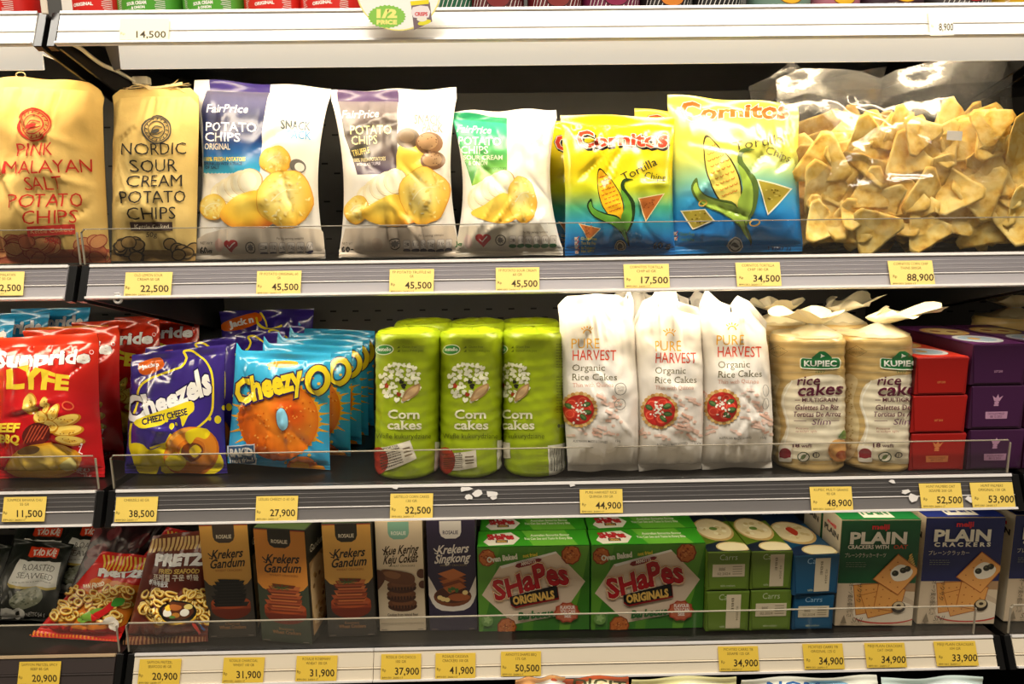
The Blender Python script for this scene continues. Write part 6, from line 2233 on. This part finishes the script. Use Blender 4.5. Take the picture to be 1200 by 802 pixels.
# --- upright plain cracker boxes
def meiji(q, col, sub, jp, oat):
    b = Art()
    b.rect(-5, -5, 105, 145, '#d9c4a4')
    b.rect(-5, -5, 105, 84, col)
    b.poly([(-5, 84), (105, 84), (105, 96), (-5, 90)], '#b08a62')
    b.rect(-5, 84, 30, 145, '#dcc6a6')
    b.ell(62, 120, 44, 22, '#c9b294').ell(64, 124, 42, 17, '#e6d6bc')
    b.ell(64, 130, 40, 10, '#c4362a', n=28).ell(64, 128, 41, 10, '#e8d8be', n=28)
    def crk(pts, c1='#d9893a', c2='#e6a252'):
        b.poly(pts, '#b5642a').poly([(p[0] + (sum(x for x, _ in pts) / 4 - p[0]) * .05, p[1] + (sum(y for _, y in pts) / 4 - p[1]) * .05) for p in pts], c2)
        for i in range(3):
            for j in range(3):
                u, v = .2 + .3 * i, .2 + .3 * j
                x = (pts[0][0] * (1 - u) + pts[1][0] * u) * (1 - v) + (pts[3][0] * (1 - u) + pts[2][0] * u) * v
                y = (pts[0][1] * (1 - u) + pts[1][1] * u) * (1 - v) + (pts[3][1] * (1 - u) + pts[2][1] * u) * v
                b.ell(x, y, 1.1, .9, '#b5642a', n=6)
    crk([(20, 86), (52, 84), (58, 122), (26, 128)])
    crk([(30, 100), (62, 92), (74, 124), (42, 132)])
    crk([(52, 84), (88, 92), (82, 124), (48, 118)])
    if oat:
        for k in range(7):
            b.line([(84, 66), (90 + k, 46 + k * 3)], 1.2, '#c9a04a')
            b.ell(90 + k, 46 + k * 3, 3, 1.3, '#d9b45c', rot=-50, n=8)
    crk([(44, 78), (74, 44), (104, 66), (78, 100)], c2='#e9a456')
    b.poly([(66, 68), (78, 58), (94, 66), (88, 78), (72, 80)], '#f0e6d0', smooth=4)
    for (x, y) in ((72, 70), (82, 66), (87, 64)):
        b.ell(x, y, 4.5, 4, '#2c2a1e', n=12).ell(x - 1, y - 1, 1.6, 1.3, '#5a5a3a', n=8)
    b.ell(80, 116, 9, 8, '#2a1e16').ell(80, 114, 7, 5.5, '#cdb890').ell(80, 114, 3, 2, '#3a2c1e')
    b.text('meiji', 49, 11, 6.5, '#d8323a', w=22, bold=.035)
    b.text('PLAIN', 47, 30, 14.5, '#f4ecd8', w=72, bold=.04)
    if oat:
        b.text('CRACKERS WITH', 35, 37, 5, '#f4ecd8', w=52, bold=.03).text('OAT', 76, 37, 5, '#c8502a', w=18, bold=.03)
    else:
        b.text('C R A C K E R S', 48, 37, 5, '#f4ecd8', w=72, bold=.05)
    b.text(jp, 32, 48, 4.6, '#e6dcc4', w=52)
    small_lines(b, 8, 54, 34, 62, 3, '#9aa088', 3, .5)
    b.text('サクサク', 25, 96, 5, '#4a3a2a', w=26, rot=90).text('オーツ麦の香ばしさ', 14, 106, 5, '#4a3a2a', w=46, rot=90)
    b.poly([(6, 138), (10, 126), (14, 138)], '#8a7a62').text('SNI', 26, 137, 7, '#4a4236', w=13, bold=-.01, shear=.3)
    small_lines(b, 20, 138, 34, 142, 2, '#8a7a62', 5, .5)
    h = homography([(0, 0), (100, 0), (100, 142), (0, 142)], q)
    a = Art()
    a.e = [([[tuple(h([p])[0]) for p in pl] for pl in polys], c) for polys, c in b.e]
    return a


def mj_top(col):
    return Art().rect(-1, -1, 2, 2, col).rect(.3, .2, .7, .9, '#f0ead8').text('PLAIN', .5, .7, .4, col, w=.34, bold=.05)


mside = Art().rect(-1, -1, 2, 2, '#d8ccb4').text('meiji', .5, .12, .03, '#d8323a', w=.5, bold=.05).text('PLAIN', .5, .2, .05, '#2a2a2a', w=.8, bold=.05)
q = [(984, 610), (1078, 609), (1071, 734), (980, 735)]
mo = carton('cracker_box', 'green upright plain cracker box with oats, next to the blue packs', 'box', q, Z4, Y=.0445, yaw=-2, depth=.055, ink='#cbb894', art=meiji(q, '#1d5a34', 'oat', 'プレーンクラッカーオーツ', True), side=('left', unit, mside), top=(unit, mj_top('#1d7a3a')), top_ink='#1d7a3a', group='upright plain cracker boxes')
dup(mo, 'green plain cracker box standing behind the first, its pale side showing', (.0, .0585, .0), .0, 'upright plain cracker boxes')
q = [(1082, 607), (1175, 606), (1169, 732), (1077, 734)]
mp = carton('cracker_box', 'blue upright plain cracker box near the end of the shelf', 'box', q, Z4, Y=.0445, yaw=-2, depth=.055, ink='#cbb894', art=meiji(q, '#20275e', '', 'プレーンクラッカー', False), side=('left', unit, mside), top=(unit, mj_top('#23307a')), top_ink='#23307a', group='upright plain cracker boxes')
dup(mp, 'blue upright plain cracker box cut off by the edge of the view', (.127, .002, 0), .0, 'upright plain cracker boxes')

# ================================================================== TOP SHELF: CRISP CANISTERS
Z1 = ZS[1]
METAL = material('bare_tin', '#b9b6b0', rough=.3, metal=.9)
LIDM = material('clear_lid', '#d8d4cc', rough=.3)


def canister(lb, xpx, rpx, Y, ink, words, band, kind):
    P = at_y(xpx, 10, Y)
    rr = rpx * (Y + .81) / FOC
    O = np.array([P[0], Y, Z1])
    t = thing('crisp_canister', lb, 'canister', O, 0, 'crisp canisters on the top shelf')
    h = .225
    n = 40
    A = math.radians(110)
    U, V = np.meshgrid(np.linspace(0, 1, n + 1), np.linspace(0, 1, 3))
    f = lambda a0, a1: Patch(np.stack([rr * np.sin(a0 + (a1 - a0) * U), -rr * np.cos(a0 + (a1 - a0) * U), .004 + (h - .008) * V], axis=-1))
    mb = MB()
    fp = f(-A, A)
    fp.base(mb, ink)
    f(A, 2 * PI - A).base(mb, ink)
    a = Art()
    # art in millimetres of the unrolled label: x across from the middle, y up from the foot
    if kind == 'word':
        a.text(words[0], -2, -6.5, 3.4, '#f4efe4', w=24, bold=.05, rot=-4)
        if len(words) > 1:
            a.text(words[1], 0, -2.0, 2.8, '#f4efe4', w=16, bold=.05, rot=-4)
        r = random.Random(int(xpx))
        for k in range(7):
            a.line([(18 + r.uniform(0, 3), -1 - k * 2.2), (30, -1.5 - k * 2.2)], .7, '#f0e6dc')
            a.line([(-30, -1 - k * 2.2), (-22 - r.uniform(0, 4), -1.5 - k * 2.2)], .7, '#f0e6dc')
    elif kind == 'stripe':
        for k in range(13):
            a.line([(-34 + k * 5.5, 0), (-29 + k * 5.5, -14)], .9, '#e8e2da')
    if band:
        a.ell(2, -12, 15, 11, '#7a4a1a' if band == '#e7b42c' else '#3a0e12').ell(2, -12, 14, 10, band).ell(0, -13, 9, 6, '#f6dc7a' if band == '#e7b42c' else band)
    a.text('NET WT 107 g', -14 if kind != 'word' else -12, -.8, 1.2, '#e8e2da', w=11)
    uvf = lambda P: np.stack([.5 + P[:, 0] / 1000 / rr / (2 * A), (-P[:, 1] / 1000) / (h - .008)], axis=1)
    a2 = a.moved(lambda p: (p[0], p[1]))
    fp.print(mb, a2, uvf)
    mb.build('body', CARTON, t)
    mb = MB(); mb.lathe([(rr * .9, .003), (rr * 1.0, 0.0006), (rr * 1.018, .002), (rr * 1.0, .0045)], 40); mb.build('bottom_rim', METAL, t)
    mb = MB(); mb.lathe([(rr * 1.0, h - .005), (rr * 1.03, h - .005), (rr * 1.03, h + .003), (rr * .98, h + .005), (rr * .3, h + .005), (0.0005, h + .005)], 40); mb.build('lid', LIDM, t)
    return t


CAN = [(8, 34, '#cf2016', ['ORIGINAL'], None, 'word', 'red crisp canister at the end of the neighbouring shelf'), (120, 33, '#d2231a', ['ORIGINAL'], None, 'word', 'red crisp canister partly behind the white card'),
       (181, 35, '#4d9a2c', ['SOUR CREAM', '& ONION'], None, 'word', 'green crisp canister beside the red one behind the card'), (255, 34, '#52a02e', ['SOUR CREAM', '& ONION'], None, 'word', 'green crisp canister second of the two green ones'),
       (323, 32, '#d8281c', ['ORIGINAL'], None, 'word', 'red crisp canister right after the green pair'), (388, 32, '#d4241a', ['ORIGINAL'], None, 'word', 'red crisp canister tucked by the round half price sign'),
       (530, 26, '#1f5a3e', ['ONION'], None, 'stripe', 'dark green crisp canister on the far side of the half price sign'), (582, 30, '#5a1a1e', ['BBQ'], '#7d2a2a', 'stripe', 'maroon crisp canister next to the dark green one'),
       (650, 30, '#641c20', ['BBQ'], '#82302c', 'stripe', 'maroon crisp canister in the middle of the dark ones'), (715, 32, '#6a1a3e', ['BBQ'], '#8a2448', 'stripe', 'wine-coloured crisp canister before the black ones'),
       (779, 29, '#24201e', ['HOT'], '#d9822c', 'stripe', 'black crisp canister with an orange chip'), (838, 28, '#1c1a1a', ['HOT'], None, 'stripe', 'black and white striped crisp canister'),
       (911, 33, '#6d8a7a', ['SALT'], '#e7b42c', '', 'grey-green crisp canister with a yellow chip'), (974, 28, '#b06a7a', ['HAM'], '#e7b42c', '', 'dusty pink crisp canister with a yellow chip'),
       (1039, 35, '#3a2630', ['PAPRIKA'], '#e7b42c', '', 'dark plum crisp canister with a yellow chip'), (1116, 35, '#4a4444', ['HOT'], '#b02a2a', 'stripe', 'charcoal crisp canister with a red mark'),
       (1185, 32, '#c99a1c', ['CHEESE & ONION'], None, 'word', 'mustard yellow crisp canister at the shelf end')]
for (x, r, ink, w, band, kind, lb) in CAN:
    canister(lb, x, r, .066, ink, w, band, kind)

# white card standing at the rail, price pole, round half-price sign
m = MB()
c0, c1 = at_y(73, 13, .032), at_y(103, 13, .032)
p = [np.array([c0[0], .032, Z1 + .07]), np.array([c1[0], .032, Z1 + .07]), np.array([c1[0], .032, Z1 + .0008]), np.array([c0[0], .032, Z1 + .0008])]
m.hexa([p[3], p[2], p[2] + np.array([0, .0012, 0]), p[3] + np.array([0, .0012, 0]), p[0], p[1], p[1] + np.array([0, .0012, 0]), p[0] + np.array([0, .0012, 0])], lin('#efe8dc'), .0002)
print_flat(m, p, Art().text('g', .5, .955, .09, '#4a4440', w=.22).text('8', .5, .70, .2, '#4a4440', w=.3), unit)
o = m.build('shelf_card', LABELM, None, (c0 + c1) / 2 * np.array([1, 1, 0]) + np.array([0, 0, Z1]))
tag(o, 'white paper card standing in front of the red canister by the bracket', 'card')
m = MB()
c0 = at_y(52.5, 10, .012)
m.box((c0[0] - .0035, .010, Z1 - .004), (c0[0] + .0035, .013, Z1 + .16), col=lin('#e6d8c4'), bev=.0008)
o = m.build('divider_strip', LABELM, None, (c0[0], .012, Z1 - .004))
tag(o, 'thin cream divider strip standing in the gap between the two top shelves', 'divider')

t = thing('promo_sign', 'round white half price sign with a green oval hung on the top rail', 'sign', at_y(467, 5, -.012))
L = np.array(t.location)
ctr = at_y(467, -14, -.012)
sx = at_y(517, -14, -.012)[0] - ctr[0]
sz = ctr[2] - at_y(467, 36, -.012)[2]
N = 64
P = [(ctr[0] + sx * math.cos(2 * PI * k / N), -.012, ctr[2] + sz * math.sin(2 * PI * k / N)) for k in range(N)]
m = MB()
nrm = np.array([0, -1., 0])
m.add(P, nrm, lin('#fbf8ee'), [tuple(range(N))])
m.add([(x, y + .001, z) for x, y, z in P], -nrm, lin('#f0ece0'), [tuple(range(N))[::-1]])
Q = P + [(x, y + .001, z) for x, y, z in P]
m.add(Q, [(math.cos(2 * PI * k / N), 0, math.sin(2 * PI * k / N)) for k in range(N)] * 2, lin('#f0e4a8'), [(k, N + k, N + (k + 1) % N, (k + 1) % N) for k in range(N)])
pq = [at_y(x, y, -.012) for x, y in ((400, -60), (540, -60), (540, 45), (400, 45))]
a = Art()
a.ring(467, -14, 50, 50, 1.6, '#f2e68c', 48)
a.star(453, 19, 20.5, 22.5, 26, '#8fca54', .62)
a.text('1/2', 453, 20, 9, '#f4f08a', w=24, bold=.07).text('PRICE', 453, 28, 4.6, '#f4f08a', w=24, bold=.08)
# small plain can drawn on the sign
a.poly([(481, 4), (503, 2), (506, 25), (485, 35)], '#7d6a70').poly([(480, 1), (502, -1), (502, 4), (481, 6)], '#f0dc2a').poly([(483, 8), (501, 7), (502, 20), (484, 20)], '#efe4e4', smooth=2).text('CRISPS', 493, 18, 4, '#d84a4a', w=15, bold=.05)
a.ell(497, 26, 8, 3, '#e6dc3a', rot=-14).ell(494, 22, 6, 3, '#efe8d8')
print_flat(m, pq, a, [(400, -60), (540, -60), (540, 45), (400, 45)])
m.build('disc', LABELM, t, L)
m = MB(); m.box((ctr[0] - .008, -.0108, ZS[1] - .006), (ctr[0] + .008, .012, ZS[1] + .001), bev=.0004); m.build('clip', RAIL_LIP, t, L)

# ================================================================== BOTTOM DECK: PALE SNACK BAGS
def low_bag(lb, x0, x1, ink, artf, seed, lean=6):
    q = [(x0, 795.5), (x1, 792), (x1 + 12, 950), (x0 - 6, 955)]
    a = Art()
    artf(a, x0, x1)
    return bag('snack_bag', lb, 'snack bag', q, Z5, Y=-.105, lean=lean, thick=.030, vb=.05, vt=.05, pinch=.03, ink=ink, art=a, seed=seed, mat=FILM, nu=24, nv=30, free=True, wave=.003, group='bags on the bottom deck')


def topband(c1, c2, word=None, wc='#2f5f9a', flip=False):
    def f(a, x0, x1):
        a.rect(x0 - 20, 790, x1 + 20, 806, c1).ell((x0 + x1) / 2 + 20, 806, 30, 9, c2)
        if word:
            a.text(word, x0 + 62, 800 if flip else 808, 11, wc, w=62, bold=.02, rot=180 if flip else 4)
    return f


LB = [('orange and white snack bag poking out under the white rail', 604, 662, '#e8862a', topband('#eeb070', '#f2e8d8'), 81), ('red and white snack bag under the rail, beside the orange one', 640, 736, '#e9d9c4', topband('#d8643a', '#f0e0b0', 'DIGIT', '#5a5a3a'), 82),
      ('pale yellow snack bag under the white rail', 740, 862, '#f2e88a', topband('#f4eeb0', '#f6f2c8'), 83), ('pale bag with upside-down blue lettering under the white rail', 868, 1028, '#e9ecd8', topband('#f0f0e0', '#8fc0d8', 'MON', '#3a6fb0', True), 84),
      ('pale aqua snack bag under the white rail, near its end', 1034, 1150, '#cfe6e2', topband('#d8ece6', '#e6f2ee'), 85)]
for lb, x0, x1, ink, f, sd in LB:
    low_bag(lb, x0, x1, ink, f, sd)

# ================================================================== PRICE TAGS
TAGM = material('yellow_tag_paper', rough=.6, spec=.3)


def price_tag(k, x0, x1, y0, y1, lines, price, label, ink='#f0cf6a', skew=0.0, txt='#5a4a22'):
    O, s, n, Lr = rail_frame(k)
    q = [(x0 + skew, y0), (x1 + skew, y0 - .6), (x1, y1 - .6), (x0, y1)]
    P = on_plane(q, O + n * .0016, n)
    a = Art()
    w = x1 - x0
    h = y1 - y0
    cx = (x0 + x1) / 2 + skew * .7
    for i, l in enumerate(lines):
        a.text(l, cx, y0 + h * (.17 + .17 * i), h * .105, txt, w=min(w * .86, len(l) * w * .043), bold=-.002)
    a.text('Rp', x0 + w * .09, y0 + h * .68, h * .11, txt, w=w * .09)
    a.text(price, x0 + w * .66, y0 + h * .80, h * .27, '#3a2e16', w=w * .60, bold=.015)
    a.text('8991001 2600117', x0 + w * .30, y0 + h * .955, h * .07, txt, w=w * .52)
    c = sum(P) / 4
    m = MB()
    th = .0003
    m.hexa([P[3] + n * th, P[2] + n * th, P[2], P[3], P[0] + n * th, P[1] + n * th, P[1], P[0]], lin(ink), .0001)
    print_flat(m, [p + n * th for p in P], a, q)
    o = m.build('price_tag', TAGM, None, c)
    tag(o, label, 'price tag', 'yellow price tags on the rails')
    return o


TAGS = [
    (1, 139, 197, 22, 50, [], '14,500', 'price tag painted pale as if in glare, reading 14,500 on the bright top rail', '#f8ecc8', 2),  # cream ink imitates glare over a yellow tag
    (1, 1090, 1118, 12, 42, [], '8,900', 'price tag painted pale as if in glare, reading 8,900 on the bright top rail', '#f8f0dc', -3),  # pale ink for glare here as well
    (2, -24, 27, 319, 347, ['PINK HIMALAYAN', 'SALT 50 GR'], '22,500', 'price tag reading 22,500 below the red-lettered kraft bag', '#ecd07a', 2),
    (2, 145, 200, 319.5, 348, ['OLD LEMON SOUR', 'CREAM 50 GR'], '22,500', 'price tag reading 22,500 below the black-lettered kraft bag', '#e9cc74', 2.5),
    (2, 300, 352, 318, 346, ['FP POTATO ORIGINAL 60', 'GR'], '45,500', 'price tag reading 45,500 below the navy-panelled chip bag', '#e9cc74', 1.5),
    (2, 456, 508, 316, 344, ['FP POTATO TRUFFLE 60', 'GR'], '45,500', 'price tag reading 45,500 below the brown-panelled chip bag', '#e9cc74', .8),
    (2, 581, 632, 314, 342, ['FP POTATO SOUR CREAM', '60 GR'], '45,500', 'price tag reading 45,500 below the green-panelled chip bag', '#e9cc74', 0),
    (2, 732, 785, 310, 338, ['CORNITOS TORTILLA', 'CHIP 60 GR'], '17,500', 'price tag reading 17,500 below the smaller yellow tortilla bag', '#e9cc74', -1.5),
    (2, 864, 916, 308, 336, ['CORNITOS TORTILLA', 'CHIP 180 GR'], '34,500', 'price tag reading 34,500 below the larger yellow tortilla bag', '#e9cc74', -2.5),
    (2, 1044, 1096, 306, 335, ['CORNITOS CORN CHIP', 'THINS 500GR'], '88,900', 'price tag reading 88,900 below the big clear bag of chips', '#e9cc74', -4),
    (3, 2, 52, 583, 612, ['SUNPRIDE BANANA CHU', '55 GR'], '11,500', 'price tag reading 11,500 below the red banana chip bags', '#e0c25c', 3),
    (3, 134, 183, 583, 612, ['CHEEZELS 60 GR'], '38,500', 'price tag reading 38,500 below the purple cheese ring bag', '#e0c25c', 2.5),
    (3, 299, 348, 582, 611, ['LESLIES CHEEZY O 60 GR'], '27,900', 'price tag reading 27,900 below the sky blue corn ring bag', '#e0c25c', 1.5),
    (3, 457, 507, 579, 608, ['LESTELLO CORN CAKES', '130 GR'], '32,500', 'price tag reading 32,500 below the green corn cake rolls', '#e0c25c', .6),
    (3, 680, 730, 574, 602, ['PURE HARVEST RICE', 'QUINOA 150 GR'], '44,900', 'price tag reading 44,900 below the white rice cake bags', '#e0c25c', -.8),
    (3, 951, 1000, 571, 599, ['KUPIEC MULTI GRAINS', '90 GR'], '48,900', 'price tag reading 48,900 below the cream rice cake rolls', '#e0c25c', -2.5),
    (3, 1080, 1129, 567, 596, ['HUNT PALMERS OAT', 'SESAME 200 GR'], '52,500', 'price tag reading 52,500 below the red cracker boxes', '#e0c25c', -3.5),
    (3, 1140, 1190, 566, 595, ['HUNT PALMERS', 'ORIGINAL 130 GR'], '53,900', 'price tag reading 53,900 below the purple cracker boxes', '#e0c25c', -4),
    (4, 20, 69, 776, 805, ['SAMYON PRETZEL SPICY', 'BEEF 85 GR'], '20,900', 'price tag reading 20,900 on the dark rail under the seaweed bags', '#dab742', 3),
    (4, 161, 210, 773, 803, ['SAMYON PRETZEL', 'SEAFOOD 85 GR'], '20,900', 'price tag reading 20,900 on the white rail under the brown pretzel bag', '#dab742', 3),
    (4, 260, 308, 771, 801, ['ROSALIE CHARCOAL', 'WHEAT 100 GR'], '31,900', 'price tag reading 31,900 under the first tall cracker box', '#dab742', 2.5),
    (4, 346, 394, 769, 799, ['ROSALIE ROSEMARY', 'WHEAT 100 GR'], '31,900', 'price tag reading 31,900 under the third tall cracker box', '#dab742', 1.8),
    (4, 446, 493, 767, 797, ['ROSALIE CHS CHOCO', '100 GR'], '37,900', 'price tag reading 37,900 under the white cookie box', '#dab742', .8),
    (4, 510, 557, 766, 796, ['ROSALIE CASSAVA', 'CRACKERS 100 GR'], '41,900', 'price tag reading 41,900 under the plum cassava box', '#dab742', .4),
    (4, 587, 634, 764, 793, ['ARNOTTS SHAPES BBQ', '175 GR'], '50,500', 'price tag reading 50,500 under the first green snack box', '#dab742', 0),
    (4, 843, 890, 758, 787, ['MCVITIES CARRS TB', 'SESAME 125 GR'], '34,900', 'price tag reading 34,900 under the olive cracker packs', '#dab742', -2),
    (4, 943, 990, 755, 785, ['MCVITIES CARRS TB', 'ORIGINAL 125 G'], '34,900', 'price tag reading 34,900 under the blue cracker packs', '#dab742', -3),
    (4, 1016, 1063, 754, 783, ['MEIJI PLAIN CRACKERS', 'OAT 104GR'], '34,900', 'price tag reading 34,900 under the green plain cracker box', '#dab742', -3.5),
    (4, 1098, 1147, 752, 781, ['MEIJI PLAIN CRACKERS', '104 GR'], '33,900', 'price tag reading 33,900 under the blue plain cracker box', '#dab742', -4.5),
]
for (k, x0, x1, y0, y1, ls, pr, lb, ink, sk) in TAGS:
    price_tag(k, x0, x1, y0, y1, ls, pr, lb, ink, sk, '#a8986a' if k == 1 else '#5a4a22')  # top rail lettering is lightened too, as glare painted into the ink
